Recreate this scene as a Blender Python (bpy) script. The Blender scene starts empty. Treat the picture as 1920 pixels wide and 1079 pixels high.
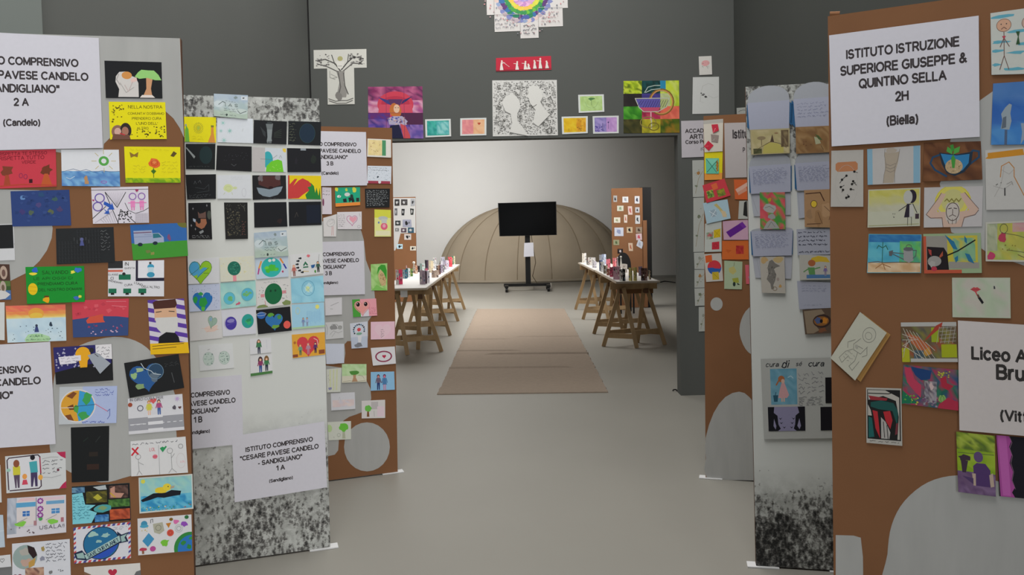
import bpy, math, random
from mathutils import Vector, Matrix
from mathutils.geometry import tessellate_polygon
sc = bpy.context.scene
COL = sc.collection
random.seed(7)

# ---------------------------------------------------------------- camera
F = 1500.0            # focal length in pixels of the 1920 x 1079 frame
CY = 485.0            # row of the principal point
PITCH, ROLL, CAMZ = math.atan(0.042), 0.021, 1.43
R0, U0, FW = Vector((1, 0, 0)), Vector((0, math.sin(PITCH), math.cos(PITCH))), Vector((0, math.cos(PITCH), -math.sin(PITCH)))
RT = R0*math.cos(ROLL) - U0*math.sin(ROLL)
UP = U0*math.cos(ROLL) + R0*math.sin(ROLL)
EYE = Vector((0, 0, CAMZ))
cam = bpy.data.cameras.new('camera')
camo = bpy.data.objects.new('camera', cam)
COL.objects.link(camo)
m = Matrix.Identity(4)
for i in range(3):
    m[i][0], m[i][1], m[i][2] = RT[i], UP[i], -FW[i]
m.translation = EYE
camo.matrix_world = m
cam.sensor_width = 36
cam.lens = 36*F/1920
cam.shift_y = (CY-539.5)/1920
cam.clip_start = 0.05
sc.camera = camo

# ---------------------------------------------------------------- world and light
sc.view_settings.view_transform = 'Standard'
sc.view_settings.look = 'None'
sc.view_settings.exposure = 0.0
sc.view_settings.gamma = 1
sc.view_settings.use_curve_mapping = False
w = bpy.data.worlds.new('daylight')
sc.world = w
w.use_nodes = True
bg = w.node_tree.nodes['Background']
bg.inputs[0].default_value = (0.80, 0.88, 1.0, 1)
bg.inputs[1].default_value = 0.65


def area(name, loc, aim, sx, sy, power, col):
    l = bpy.data.lights.new(name, 'AREA')
    l.shape = 'RECTANGLE'
    l.size, l.size_y, l.energy, l.color = sx, sy, power, col
    o = bpy.data.objects.new(name, l)
    COL.objects.link(o)
    o.location = loc
    o.rotation_euler = (Vector(aim)-Vector(loc)).to_track_quat('-Z', 'Y').to_euler()
    return o


area('fill_behind', (3.0, -7.0, 3.3), (-0.6, 5.0, 1.5), 3.0, 3.0, 470, (1.0, 0.99, 0.97))  # added fill from behind the camera for the board fronts, not a known window
area('skylight_gallery', (-0.1, 3.0, 4.9), (-0.1, 3.0, 0), 2.0, 6.0, 238, (1.0, 0.985, 0.965))
hw = area('window_hall_right', (4.05, 12.2, 2.9), (-2.0, 14.5, 2.0), 5.5, 2.4, 200, (1.0, 0.985, 0.97))
hw.data.spread = math.radians(112)
hs = area('fill_hall_top', (-1.5, 13.0, 4.9), (-1.5, 13.0, 0), 3, 5.4, 300, (1.0, 0.985, 0.965))  # added overhead fill that lifts the hall floor, no skylight known
hs.data.spread = math.radians(125)
hb = area('fill_hall_back', (-1.3, 14.0, 4.6), (-1.3, 20.6, 2.2), 2.2, 1.6, 96, (1.0, 0.985, 0.98))  # added narrow fill to brighten the left and middle of the back wall
hb.data.spread = math.radians(76)


# ---------------------------------------------------------------- pixels of the photograph to points of the place
def ray(px, py):
    return FW + RT*((px-960)/F) + UP*((CY-py)/F)


def at_z(px, py, z=0.0):
    d = ray(px, py)
    return EYE + d*((z-CAMZ)/d.z)


def at_y(px, py, y):
    d = ray(px, py)
    return EYE + d*(y/d.y)


class Plane:
    """an upright plane through two floor points; s runs along it, z is the height, n looks to the visitor"""
    def __init__(self, a, b):
        self.a = Vector((a[0], a[1], 0))
        self.d = (Vector((b[0], b[1], 0))-self.a).normalized()
        self.n = Vector((self.d.y, -self.d.x, 0))

    def hit(self, px, py):
        d = ray(px, py)
        return EYE + d*((self.a-EYE).dot(self.n)/d.dot(self.n))

    def sz(self, px, py):
        p = self.hit(px, py)
        return (p-self.a).dot(self.d), p.z

    def pt(self, s, z, e=0.0):
        return self.a + self.d*s + Vector((0, 0, z)) + self.n*e

    def edge(self, p, q):
        (s0, z0), (s1, z1) = self.sz(*p), self.sz(*q)
        return lambda z: s0 + (s1-s0)*(z-z0)/(z1-z0)


# ---------------------------------------------------------------- materials
def lin(h, g=1.0):
    h = h.lstrip('#')
    if len(h) == 3:
        h = ''.join(c*2 for c in h)
    o = []
    for i in (0, 2, 4):
        v = int(h[i:i+2], 16)/255
        v = v/12.92 if v <= .04045 else ((v+.055)/1.055)**2.4
        o.append(v*g)
    k = min(1.0, .9/max(max(o), 1e-6))
    return tuple(x*k for x in o)+(1.0,)


MATS = {}


def mat(name, col, rough=.7, noise=0.0, scale=8.0, metal=0.0, spec=.4, bump=0.0, bscale=60.0, stretch=None, g=1.0):
    if name in MATS:
        return MATS[name]
    mt = bpy.data.materials.new(name)
    mt.use_nodes = True
    nt = mt.node_tree
    b = nt.nodes['Principled BSDF']
    c = lin(col, g)
    b.inputs['Base Color'].default_value = c
    b.inputs['Roughness'].default_value = rough
    b.inputs['Metallic'].default_value = metal
    b.inputs['Specular IOR Level'].default_value = spec
    tc = nt.nodes.new('ShaderNodeTexCoord')
    vec = tc.outputs['Object']
    if stretch:
        mp = nt.nodes.new('ShaderNodeMapping')
        mp.inputs['Scale'].default_value = stretch
        nt.links.new(vec, mp.inputs[0])
        vec = mp.outputs[0]
    if noise:
        n = nt.nodes.new('ShaderNodeTexNoise')
        n.inputs['Scale'].default_value = scale
        n.inputs['Detail'].default_value = 6
        nt.links.new(vec, n.inputs['Vector'])
        r = nt.nodes.new('ShaderNodeValToRGB')
        r.color_ramp.elements[0].position, r.color_ramp.elements[1].position = .3, .7
        r.color_ramp.elements[0].color = tuple(x*(1-noise) for x in c[:3])+(1,)
        r.color_ramp.elements[1].color = tuple(min(.95, x*(1+noise)) for x in c[:3])+(1,)
        nt.links.new(n.outputs[0], r.inputs[0])
        nt.links.new(r.outputs[0], b.inputs['Base Color'])
    if bump:
        n2 = nt.nodes.new('ShaderNodeTexNoise')
        n2.inputs['Scale'].default_value = bscale
        n2.inputs['Detail'].default_value = 3
        nt.links.new(vec, n2.inputs['Vector'])
        bm = nt.nodes.new('ShaderNodeBump')
        bm.inputs['Strength'].default_value = bump
        bm.inputs['Distance'].default_value = .005
        nt.links.new(n2.outputs[0], bm.inputs['Height'])
        nt.links.new(bm.outputs[0], b.inputs['Normal'])
    MATS[name] = mt
    return mt


def print_mat():
    mt = bpy.data.materials.new('coloured_paper')
    mt.use_nodes = True
    nt = mt.node_tree
    b = nt.nodes['Principled BSDF']
    at = nt.nodes.new('ShaderNodeAttribute')
    at.attribute_name = 'Col'
    n = nt.nodes.new('ShaderNodeTexNoise')
    n.inputs['Scale'].default_value = 90
    n.inputs['Detail'].default_value = 4
    tc = nt.nodes.new('ShaderNodeTexCoord')
    nt.links.new(tc.outputs['Object'], n.inputs['Vector'])
    mr = nt.nodes.new('ShaderNodeMapRange')
    mr.inputs[3].default_value, mr.inputs[4].default_value = .965, 1.03
    nt.links.new(n.outputs[0], mr.inputs[0])
    mx = nt.nodes.new('ShaderNodeVectorMath')
    mx.operation = 'SCALE'
    nt.links.new(at.outputs['Color'], mx.inputs[0])
    nt.links.new(mr.outputs[0], mx.inputs['Scale'])
    nt.links.new(mx.outputs[0], b.inputs['Base Color'])
    b.inputs['Roughness'].default_value = .65
    b.inputs['Specular IOR Level'].default_value = .25
    return mt


PRINT = print_mat()
GAIN = 1.22


def moss_mat(name, stops, blur=.11, seedoff=0.0):
    """black and white leaf print; stops = (height in metres, density 0..1)"""
    mt = bpy.data.materials.new(name)
    mt.use_nodes = True
    nt = mt.node_tree
    N, Lk = nt.nodes, nt.links
    b = N['Principled BSDF']
    b.inputs['Roughness'].default_value = .6
    tc = N.new('ShaderNodeTexCoord')
    sp = N.new('ShaderNodeSeparateXYZ')
    Lk.new(tc.outputs['Object'], sp.inputs[0])
    mr = N.new('ShaderNodeMapRange')
    mr.inputs[1].default_value, mr.inputs[2].default_value = 0, 2.1
    Lk.new(sp.outputs['Z'], mr.inputs[0])
    rp = N.new('ShaderNodeValToRGB')
    el = rp.color_ramp.elements
    el[0].position, el[0].color = stops[0][0]/2.1, (stops[0][1],)*3+(1,)
    el[1].position, el[1].color = stops[-1][0]/2.1, (stops[-1][1],)*3+(1,)
    for z, v in stops[1:-1]:
        e = el.new(z/2.1)
        e.color = (v, v, v, 1)
    Lk.new(mr.outputs[0], rp.inputs[0])
    def noise(sc_, det, rg, dist=0):
        n = N.new('ShaderNodeTexNoise')
        mp = N.new('ShaderNodeMapping')
        mp.inputs['Location'].default_value = (seedoff+sc_, 3.1, 1.7)
        Lk.new(tc.outputs['Object'], mp.inputs[0])
        Lk.new(mp.outputs[0], n.inputs['Vector'])
        n.inputs['Scale'].default_value, n.inputs['Detail'].default_value = sc_, det
        n.inputs['Roughness'].default_value, n.inputs['Distortion'].default_value = rg, dist
        return n
    def math_(op, a, c, val=None):
        q = N.new('ShaderNodeMath')
        q.operation = op
        Lk.new(a, q.inputs[0])
        if c is None:
            q.inputs[1].default_value = val
        else:
            Lk.new(c, q.inputs[1])
        return q.outputs[0]
    n1, n2, n3 = noise(58, 5, .6, .5), noise(6, 6, .62, .3), noise(150, 3, .6, 0)
    wv = N.new('ShaderNodeTexVoronoi')
    wv.inputs['Scale'].default_value = 42
    wp = N.new('ShaderNodeMapping')
    wp.inputs['Rotation'].default_value = (.5, .9, .3)
    wp.inputs['Scale'].default_value = (1.6, 1.6, .8)
    Lk.new(tc.outputs['Object'], wp.inputs[0])
    Lk.new(wp.outputs[0], wv.inputs['Vector'])
    v = math_('MULTIPLY', n1.outputs[0], None, .34)
    v2 = math_('MULTIPLY', n2.outputs[0], None, .38)
    v3 = math_('MULTIPLY', wv.outputs['Distance'], None, .17)
    v4 = math_('MULTIPLY', n3.outputs[0], None, .2)
    v = math_('ADD', math_('ADD', v, v2), math_('ADD', v3, v4))
    d = math_('SUBTRACT', rp.outputs[0], v)          # positive = dark
    r2 = N.new('ShaderNodeMapRange')
    r2.inputs[1].default_value, r2.inputs[2].default_value = -.03, blur
    r2.inputs[3].default_value, r2.inputs[4].default_value = 0, 1
    Lk.new(d, r2.inputs[0])
    cr = N.new('ShaderNodeValToRGB')
    e = cr.color_ramp.elements
    e[0].color, e[1].color = lin('#c3c5c1', 1.35), lin('#161616')
    for p, c in ((.25, '#a8a8a4'), (.5, '#6f6e6b'), (.8, '#3a3938')):
        q = e.new(p)
        q.color = lin(c)
    Lk.new(r2.outputs[0], cr.inputs[0])
    # soft grey ground between the leaves
    gm = N.new('ShaderNodeMapRange')
    gm.inputs[1].default_value, gm.inputs[2].default_value = .37, .5
    Lk.new(rp.outputs[0], gm.inputs[0])
    n4 = noise(19, 7, .7, .4)
    g2 = N.new('ShaderNodeMapRange')
    g2.inputs[1].default_value, g2.inputs[2].default_value = .36, .62
    g2.inputs[3].default_value, g2.inputs[4].default_value = .35, 1
    Lk.new(n4.outputs[0], g2.inputs[0])
    gf = math_('MULTIPLY', gm.outputs[0], g2.outputs[0])
    mx = N.new('ShaderNodeMix')
    mx.data_type = 'RGBA'
    mx.blend_type = 'MULTIPLY'
    Lk.new(gf, mx.inputs[0])
    Lk.new(cr.outputs[0], mx.inputs[6])
    mx.inputs[7].default_value = (.52, .52, .51, 1)
    Lk.new(mx.outputs[2], b.inputs['Base Color'])
    return mt


BROWN = mat('brown_board', '#875e40', .8, .06, 3.0, spec=.2)
BROWN_EDGE = mat('brown_board_edge', '#5a3d2b', .85, .1, 30, spec=.2)
PALE = mat('pale_grey_paint', '#b2b2af', .75, .045, 4.0, spec=.2, stretch=(6, 6, 1))
WHITE = mat('white_board', '#dcdcdc', .6)
DARKWALL = mat('dark_grey_wall_paint', '#5d5f5c', .85, .02, 1.5, spec=.2)
FLOORM = mat('grey_resin_floor', '#918e86', .42, .035, .8, spec=.35, bump=.02, bscale=14)
WHITEWALL = mat('white_wall_paint', '#d6d5d1', .85, .01, 2, spec=.2)
WOOD = mat('pine_wood', '#a48863', .6, .16, 14, spec=.3, stretch=(1, 1, .15))
BLACK = mat('black_plastic', '#0c0c0d', .45)
SCREEN = mat('black_screen_glass', '#030303', .2, spec=.18)
BLACKM = mat('black_panel', '#0d0c0c', .7)


# ---------------------------------------------------------------- object helpers
def props(o, label=None, cat=None, group=None, kind=None):
    if label: o['label'] = label
    if cat: o['category'] = cat
    if group: o['group'] = group
    if kind: o['kind'] = kind
    return o


def empty(name, loc, label=None, cat=None, group=None):
    o = bpy.data.objects.new(name, None)
    COL.objects.link(o)
    o.location = loc
    o.empty_display_size = .1
    return props(o, label, cat, group)


def mesh_obj(name, verts, faces, mt, parent=None, loc=(0, 0, 0), smooth=False):
    """verts in world space; loc is where the origin sits (relative to the parent's origin when parented)"""
    base = Vector(loc)
    me = bpy.data.meshes.new(name)
    me.from_pydata([tuple(Vector(v)-base) for v in verts], [], faces)
    me.materials.append(mt)
    if smooth:
        me.polygons.foreach_set('use_smooth', [True]*len(me.polygons))
    me.update()
    o = bpy.data.objects.new(name, me)
    COL.objects.link(o)
    if parent is not None:
        o.parent = parent
        pm = parent.matrix_basis if parent.parent is None else parent.parent.matrix_basis @ parent.matrix_basis
        o.location = base - pm.translation
    else:
        o.location = base
    return o


class MB:
    def __init__(self):
        self.v, self.f = [], []

    def add(self, vs, fs):
        k = len(self.v)
        self.v += [Vector(v) for v in vs]
        self.f += [[i+k for i in f] for f in fs]
        return self

    def box(self, x0, x1, y0, y1, z0, z1):
        return self.add([(x, y, z) for z in (z0, z1) for y in (y0, y1) for x in (x0, x1)],
                        [(0, 2, 3, 1), (4, 5, 7, 6), (0, 1, 5, 4), (2, 6, 7, 3), (0, 4, 6, 2), (1, 3, 7, 5)])

    def bar(self, p, q, w, t, up=(0, 0, 1)):
        p, q = Vector(p), Vector(q)
        d = (q-p).normalized()
        u = Vector(up)
        a = d.cross(u)
        if a.length < 1e-4:
            a = d.cross(Vector((0, 1, 0)))
        a.normalize()
        b = d.cross(a).normalized()
        vs = [c + a*(i*w/2) + b*(j*t/2) for c in (p, q) for i, j in ((-1, -1), (1, -1), (1, 1), (-1, 1))]
        return self.add(vs, [(0, 1, 2, 3), (7, 6, 5, 4), (0, 4, 5, 1), (1, 5, 6, 2), (2, 6, 7, 3), (3, 7, 4, 0)])

    def tube(self, pts, r, n=8):
        pts = [Vector(p) for p in pts]
        rings = []
        for i, p in enumerate(pts):
            d = (pts[min(i+1, len(pts)-1)]-pts[max(i-1, 0)]).normalized()
            a = d.cross(Vector((0, 0, 1)))
            if a.length < .05:
                a = d.cross(Vector((0, 1, 0)))
            a.normalize()
            b = d.cross(a)
            rings.append([p+(a*math.cos(t)+b*math.sin(t))*r for t in [2*math.pi*k/n for k in range(n)]])
        vs = [v for q in rings for v in q]
        fs = [(i*n+k, i*n+(k+1) % n, (i+1)*n+(k+1) % n, (i+1)*n+k) for i in range(len(rings)-1) for k in range(n)]
        fs += [list(range(n))[::-1], list(range((len(rings)-1)*n, len(rings)*n))]
        return self.add(vs, fs)

    def prism(self, poly, off):
        """poly: world points; off: vector for the thickness behind the face"""
        n = len(poly)
        tri = tessellate_polygon([[Vector(p) for p in poly]])
        vs = [Vector(p) for p in poly]+[Vector(p)+Vector(off) for p in poly]
        fs = [tuple(t) for t in tri]+[tuple(i+n for i in t[::-1]) for t in tri]
        fs += [(i, (i+1) % n, (i+1) % n+n, i+n) for i in range(n)]
        return self.add(vs, fs)

    def build(self, name, mt, parent=None, loc=None, smooth=False):
        if loc is None:
            loc = sum(self.v, Vector())/len(self.v)
        return mesh_obj(name, self.v, self.f, mt, parent, loc, smooth)


# ---------------------------------------------------------------- drawings: flat print on paper
def _arc(cx, cy, rx, ry, a0, a1, n=None):
    n = n or max(4, int(abs(a1-a0)/26))
    return [(cx+rx*math.cos(math.radians(a0+(a1-a0)*i/n)), cy+ry*math.sin(math.radians(a0+(a1-a0)*i/n))) for i in range(n+1)]


# a plain monoline lettering; cap height 10, small letters 7.2
GLY = {
    'A': (8.6, [[(0, 0), (4.3, 10), (8.6, 0)], [(1.6, 3.4), (7, 3.4)]]),
    'B': (7, [[(0, 0), (0, 10), (3.8, 10)]+_arc(3.9, 7.6, 2.5, 2.4, 90, -90)+[(0, 5.2)], [(3.8, 5.2)]+_arc(4.1, 2.6, 2.9, 2.6, 90, -90)+[(0, 0)]]),
    'C': (8.2, [_arc(4.8, 5, 4.8, 5, 48, 312)]),
    'D': (7.8, [[(0, 0), (0, 10), (3, 10)]+_arc(3.2, 5, 4.6, 5, 90, -90)+[(0, 0)]]),
    'E': (6.6, [[(6.6, 0), (0, 0), (0, 10), (6.4, 10)], [(0, 5.2), (5.9, 5.2)]]),
    'F': (6.2, [[(0, 0), (0, 10), (6.2, 10)], [(0, 5.1), (5.4, 5.1)]]),
    'G': (9, [_arc(4.8, 5, 4.8, 5, 48, 322)+[(8.8, 4.6), (5.2, 4.6)]]),
    'H': (7.4, [[(0, 0), (0, 10)], [(7.4, 0), (7.4, 10)], [(0, 5.2), (7.4, 5.2)]]),
    'I': (0, [[(0, 0), (0, 10)]]),
    'L': (5.8, [[(0, 10), (0, 0), (5.8, 0)]]),
    'M': (8.8, [[(0, 0), (0, 10), (4.4, 1), (8.8, 10), (8.8, 0)]]),
    'N': (7.4, [[(0, 0), (0, 10), (7.4, 0), (7.4, 10)]]),
    'O': (9.6, [_arc(4.8, 5, 4.8, 5, 90, 450, 16)]),
    'P': (6.8, [[(0, 0), (0, 10), (3.8, 10)]+_arc(4, 7.2, 2.8, 2.8, 90, -90)+[(0, 4.4)]]),
    'Q': (9.6, [_arc(4.8, 5, 4.8, 5, 90, 450, 16), [(5.6, 2.6), (9.6, -.8)]]),
    'R': (7.4, [[(0, 0), (0, 10), (4, 10)]+_arc(4.2, 7.3, 2.7, 2.7, 90, -90)+[(0, 4.6)], [(4, 4.6), (7.4, 0)]]),
    'S': (7, [_arc(3.5, 7.4, 3.2, 2.6, 25, 265)+_arc(3.5, 2.5, 3.5, 2.5, 85, -155)]),
    'T': (7.6, [[(0, 10), (7.6, 10)], [(3.8, 10), (3.8, 0)]]),
    'U': (7.4, [[(0, 10)]+_arc(3.7, 3.6, 3.7, 3.6, 180, 360)+[(7.4, 10)]]),
    'V': (8.4, [[(0, 10), (4.2, 0), (8.4, 10)]]),
    'Z': (7, [[(0.2, 10), (6.8, 10), (0, 0), (7, 0)]]),
    '&': (8, [[(8, 0), (2.2, 7)]+_arc(3.6, 8, 1.7, 2, 200, -20)+[(1.2, 4.2)]+_arc(2.9, 2.4, 2.7, 2.4, 140, 300)+[(7.4, 4)]]),
    '1': (3.4, [[(0, 7.6), (3.2, 10), (3.2, 0)]]),
    '2': (6.2, [_arc(3.1, 7.1, 3, 2.9, 165, -20)+[(0, 0), (6.4, 0)]]),
    '3': (6.2, [_arc(3, 7.5, 2.7, 2.5, 150, -80)+_arc(3, 2.5, 3.1, 2.6, 80, -155)]),
    '(': (2.2, [_arc(4, 4, 3.8, 7, 125, 235)]), ')': (2.2, [_arc(-1.8, 4, 3.8, 7, 55, -55)]),
    '"': (2.6, [[(0, 10), (0, 7)], [(2.6, 10), (2.6, 7)]]), "'": (.4, [[(0, 10), (0, 7)]]), '-': (3, [[(0, 3.8), (3, 3.8)]]),
    '!': (.4, [[(0, 10), (0, 3)], [(0, .6), (0, 0)]]),
    'a': (5.8, [_arc(2.9, 5, 2.6, 2.1, 160, 20)+[(5.6, 4.6), (5.6, 0)], [(5.6, 4.2), (2.8, 3.9)]+_arc(2.5, 2.1, 2.4, 2, 90, 300)+[(5.6, 1.8)]]),
    'c': (5.4, [_arc(3.2, 3.6, 3.1, 3.6, 45, 315)]),
    'd': (6, [_arc(3, 3.6, 3, 3.6, 20, 340), [(6, 10), (6, 0)]]),
    'e': (6, [[(.2, 3.8), (6, 3.8)]+_arc(3.1, 3.6, 3, 3.6, 5, 315)]),
    'f': (3.4, [_arc(3.6, 8, 2, 2, 90, 180)+[(1.6, 0)], [(0, 7), (3.4, 7)]]),
    'g': (6, [_arc(3, 3.6, 3, 3.6, 20, 340), [(6, 7.2), (6, -.4)]+_arc(3, -.6, 3, 2.2, 0, -150)]),
    'i': (0, [[(0, 0), (0, 7.2)], [(0, 9.2), (0, 10)]]),
    'l': (0, [[(0, 0), (0, 10)]]),
    'n': (5.4, [[(0, 0), (0, 7.2)], [(0, 4.4)]+_arc(2.8, 4.4, 2.7, 2.7, 170, 0)+[(5.5, 0)]]),
    'o': (6.2, [_arc(3.1, 3.6, 3.1, 3.6, 90, 450, 14)]),
    'r': (3.2, [[(0, 0), (0, 7.2)], [(0, 4.2)]+_arc(2.8, 4.4, 2.6, 2.7, 170, 85)]),
    's': (5, [_arc(2.5, 5.4, 2.3, 1.8, 25, 265)+_arc(2.5, 1.8, 2.6, 1.8, 85, -155)]),
    't': (3, [[(1.4, 9.4), (1.4, 1.2)]+_arc(2.6, 1.2, 1.2, 1.2, 180, 270), [(0, 7), (3, 7)]]),
    'u': (5.4, [[(0, 7.2), (0, 2.8)]+_arc(2.7, 2.8, 2.7, 2.8, 180, 350)+[(5.4, 2.8)], [(5.4, 7.2), (5.4, 0)]]),
    'é': (6, [[(.2, 3.8), (6, 3.8)]+_arc(3.1, 3.6, 3, 3.6, 5, 315), [(2.8, 8.6), (4.4, 10.4)]]),
}


def lettering(s):
    """strokes of a text: list of polylines, and the width"""
    x, out = 0, []
    for ch in s:
        if ch == ' ':
            x += 4.2
            continue
        wd, st = GLY.get(ch, GLY['I'])
        out += [[(x+px, py) for px, py in q] for q in st]
        x += wd+2.7
    return out, max(.1, x-2.7)


def clip(poly, W, H):
    for ax, lim, sg in ((0, 0, 1), (0, W, -1), (1, 0, 1), (1, H, -1)):
        out = []
        for i in range(len(poly)):
            p, q = poly[i-1], poly[i]
            a, b = (p[ax]-lim)*sg >= 0, (q[ax]-lim)*sg >= 0
            if a != b:
                t = (lim-p[ax])/(q[ax]-p[ax])
                x = [p[0]+(q[0]-p[0])*t, p[1]+(q[1]-p[1])*t]
                x[ax] = lim
                out.append(tuple(x))
            if b:
                out.append(q)
        poly = out
        if len(poly) < 3:
            return []
    return poly


class Art:
    """things drawn on one sheet, in units of 1/100 of its long side; y runs down"""
    def __init__(self, W=100, H=68, seed=1):
        self.W, self.H = W, H
        self.v, self.f, self.c, self.layer = [], [], [], 1
        self.r = random.Random(seed)

    def _p(self, pts, col):
        pts = clip([tuple(p) for p in pts], self.W, self.H)
        if len(pts) < 3:
            return
        k = len(self.v)
        c = lin(col, GAIN)
        self.v += [(x, y, self.layer) for x, y in pts]
        self.c += [c]*len(pts)
        if len(pts) <= 4:
            self.f.append(tuple(range(k, k+len(pts))))
        else:
            for t in tessellate_polygon([[Vector((x, y, 0)) for x, y in pts]]):
                self.f.append(tuple(k+i for i in t))

    def P(self, c, *a):
        self._p(list(zip(a[::2], a[1::2])), c); self.layer += 1; return self

    def R(self, x0, y0, x1, y1, c):
        return self.P(c, x0, y0, x1, y0, x1, y1, x0, y1)

    def E(self, x, y, rx, ry, c, n=22, rot=0, a0=0, a1=360):
        pts = []
        cr, sr = math.cos(math.radians(rot)), math.sin(math.radians(rot))
        full = a1-a0 >= 360
        for i in range(n if full else n+1):
            t = math.radians(a0+(a1-a0)*i/n)
            u, v = rx*math.cos(t), ry*math.sin(t)
            pts.append((x+u*cr-v*sr, y+u*sr+v*cr))
        self._p(pts, c); self.layer += 1; return self

    def O(self, x, y, rx, ry, c, w=1, n=22):
        pts = [(x+rx*math.cos(2*math.pi*i/n), y+ry*math.sin(2*math.pi*i/n)) for i in range(n+1)]
        return self.L(c, w, *[q for p in pts for q in p])

    def L(self, c, w, *a, dl=.2):
        pts = list(zip(a[::2], a[1::2]))
        for p, q in zip(pts, pts[1:]):
            dx, dy = q[0]-p[0], q[1]-p[1]
            l = math.hypot(dx, dy) or 1
            nx, ny = -dy/l*w/2, dx/l*w/2
            ex, ey = dx/l*w*.3, dy/l*w*.3
            self._p([(p[0]+nx-ex, p[1]+ny-ey), (q[0]+nx+ex, q[1]+ny+ey), (q[0]-nx+ex, q[1]-ny+ey), (p[0]-nx-ex, p[1]-ny-ey)], c)
            self.layer += dl
        self.layer += 1
        return self

    def T(self, s, x, y, c='#2a2625', h=None, w=None, bold=.012, shear=0, rot=0, al='c'):
        """x, y: middle of the word (al='c') or the start of its line (al='l'); w: width, h: cap height"""
        st, tw = lettering(s)
        kx = w/tw if w else h/10
        ky = h/10 if h else kx
        wd = min(kx, ky)*(2.55 if bold > .015 else 1.55)
        cr, sr = math.cos(math.radians(rot)), math.sin(math.radians(rot))
        x0 = tw/2 if al == 'c' else 0
        jit = 0 if bold > .015 else .5
        for q in st:
            pts = []
            for u, v in q:
                u, v = u+self.r.uniform(-jit, jit)+shear*v, v+self.r.uniform(-jit, jit)
                X, Y = (u-x0)*kx, -(v-5)*ky
                pts += [x+X*cr-Y*sr, y+X*sr+Y*cr]
            k = self.layer
            self.L(c, wd, *pts, dl=.02)
            self.layer = k
        self.layer += 1.5
        return self

    def S(self, x0, y0, x1, y1, n, c='#444', w=.8, gap=.22):
        """n lines of small illegible handwriting"""
        for i in range(n):
            y = y0+(y1-y0)*(i+.5)/n
            hgt = min(2.2, (y1-y0)/n*.36)
            x = x0
            end = x1-self.r.random()*(x1-x0)*.25
            while x < end:
                wl = 4+self.r.random()*9
                pts = []
                t = x
                while t < min(x+wl, end+2):
                    pts += [t, y+self.r.uniform(-hgt, hgt)]
                    t += 1.3+self.r.random()
                if len(pts) >= 4:
                    self.L(c, w, *pts)
                x += wl+2+gap*10*self.r.random()
        return self

    def D(self, x0, y0, x1, y1, n, c, s=1.2, s2=None):
        for i in range(n):
            x, y = self.r.uniform(x0, x1), self.r.uniform(y0, y1)
            k = s if s2 is None else self.r.uniform(s, s2)
            cc = c if isinstance(c, str) else self.r.choice(c)
            a = self.r.random()*3
            self._p([(x+k*math.cos(a+q), y+k*(.55 if q % 2 < 1 else 1)*math.sin(a+q)) for q in (0, 1.6, 3.1, 4.7)], cc)
        self.layer += 1
        return self

    def W_(self, x0, y0, x1, y1, nx, ny, cols, jit=.35):
        """a painterly patch: a grid whose corners take colours from the list (rows of lists = top to bottom)"""
        k = len(self.v)
        rows = isinstance(cols[0], (list, tuple))
        for j in range(ny+1):
            for i in range(nx+1):
                x = x0+(x1-x0)*(i+(self.r.uniform(-jit, jit) if 0 < i < nx else 0))/nx
                y = y0+(y1-y0)*(j+(self.r.uniform(-jit, jit) if 0 < j < ny else 0))/ny
                cl = cols[min(len(cols)-1, int(j/(ny+.001)*len(cols)))] if rows else cols
                self.v.append((min(max(x, 0), self.W), min(max(y, 0), self.H), self.layer))
                self.c.append(lin(self.r.choice(cl), GAIN))
        for j in range(ny):
            for i in range(nx):
                a = k+j*(nx+1)+i
                self.f.append((a, a+1, a+nx+2, a+nx+1))
        self.layer += 1
        return self

    def H_(self, x, y, s, c, lw=0, lc='#333', sx=1.0, rot=0):
        pts = []
        for i in range(28):
            t = 2*math.pi*i/28
            u, v = 16*math.sin(t)**3*sx, -(13*math.cos(t)-5*math.cos(2*t)-2*math.cos(3*t)-math.cos(4*t))
            cr, sr = math.cos(rot), math.sin(rot)
            pts.append((x+(u*cr-v*sr)*s/16, y+(u*sr+v*cr)*s/16))
        if c:
            self._p(pts, c); self.layer += 1
        if lw:
            self.L(lc, lw, *[q for p in pts+pts[:1] for q in p])
        return self

    def B(self, x, y, rx, ry, c, n=11, wob=.3):
        pts = []
        for i in range(n):
            t, k = 2*math.pi*i/n, 1+self.r.uniform(-wob, wob)
            pts.append((x+rx*k*math.cos(t), y+ry*k*math.sin(t)))
        self._p(pts, c); self.layer += 1; return self

    def G(self, x, y, r, sea='#2a6fb0', land=('#3f9a4c',), ring=None, n=5):
        self.E(x, y, r, r, sea, 28)
        for i in range(n):
            a, d = self.r.random()*6.28, self.r.random()*r*.55
            self.B(x+d*math.cos(a), y+d*math.sin(a), r*self.r.uniform(.2, .36), r*self.r.uniform(.15, .3), self.r.choice(land))
        if ring:
            self.O(x, y, r, r, ring, 1.1, 28)
        return self

    def M(self, x, y, h, top='#3a6', leg='#333', hair='#532', skin='#e0b090', dress=False):
        """a small drawn figure; x = middle, y = feet, h = height"""
        u = h/10
        if dress:
            self.P(top, x-.9*u, y-7.6*u, x+.9*u, y-7.6*u, x+1.7*u, y-3.2*u, x-1.7*u, y-3.2*u)
            self.L(skin, .6*u, x-.6*u, y-3.2*u, x-.6*u, y).L(skin, .6*u, x+.6*u, y-3.2*u, x+.6*u, y)
        else:
            self.P(leg, x-1.1*u, y-4.8*u, x+1.1*u, y-4.8*u, x+1.0*u, y, x+.25*u, y, x, y-3.8*u, x-.25*u, y, x-1.0*u, y)
            self.P(top, x-1.4*u, y-7.8*u, x+1.4*u, y-7.8*u, x+1.2*u, y-4.6*u, x-1.2*u, y-4.6*u)
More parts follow.
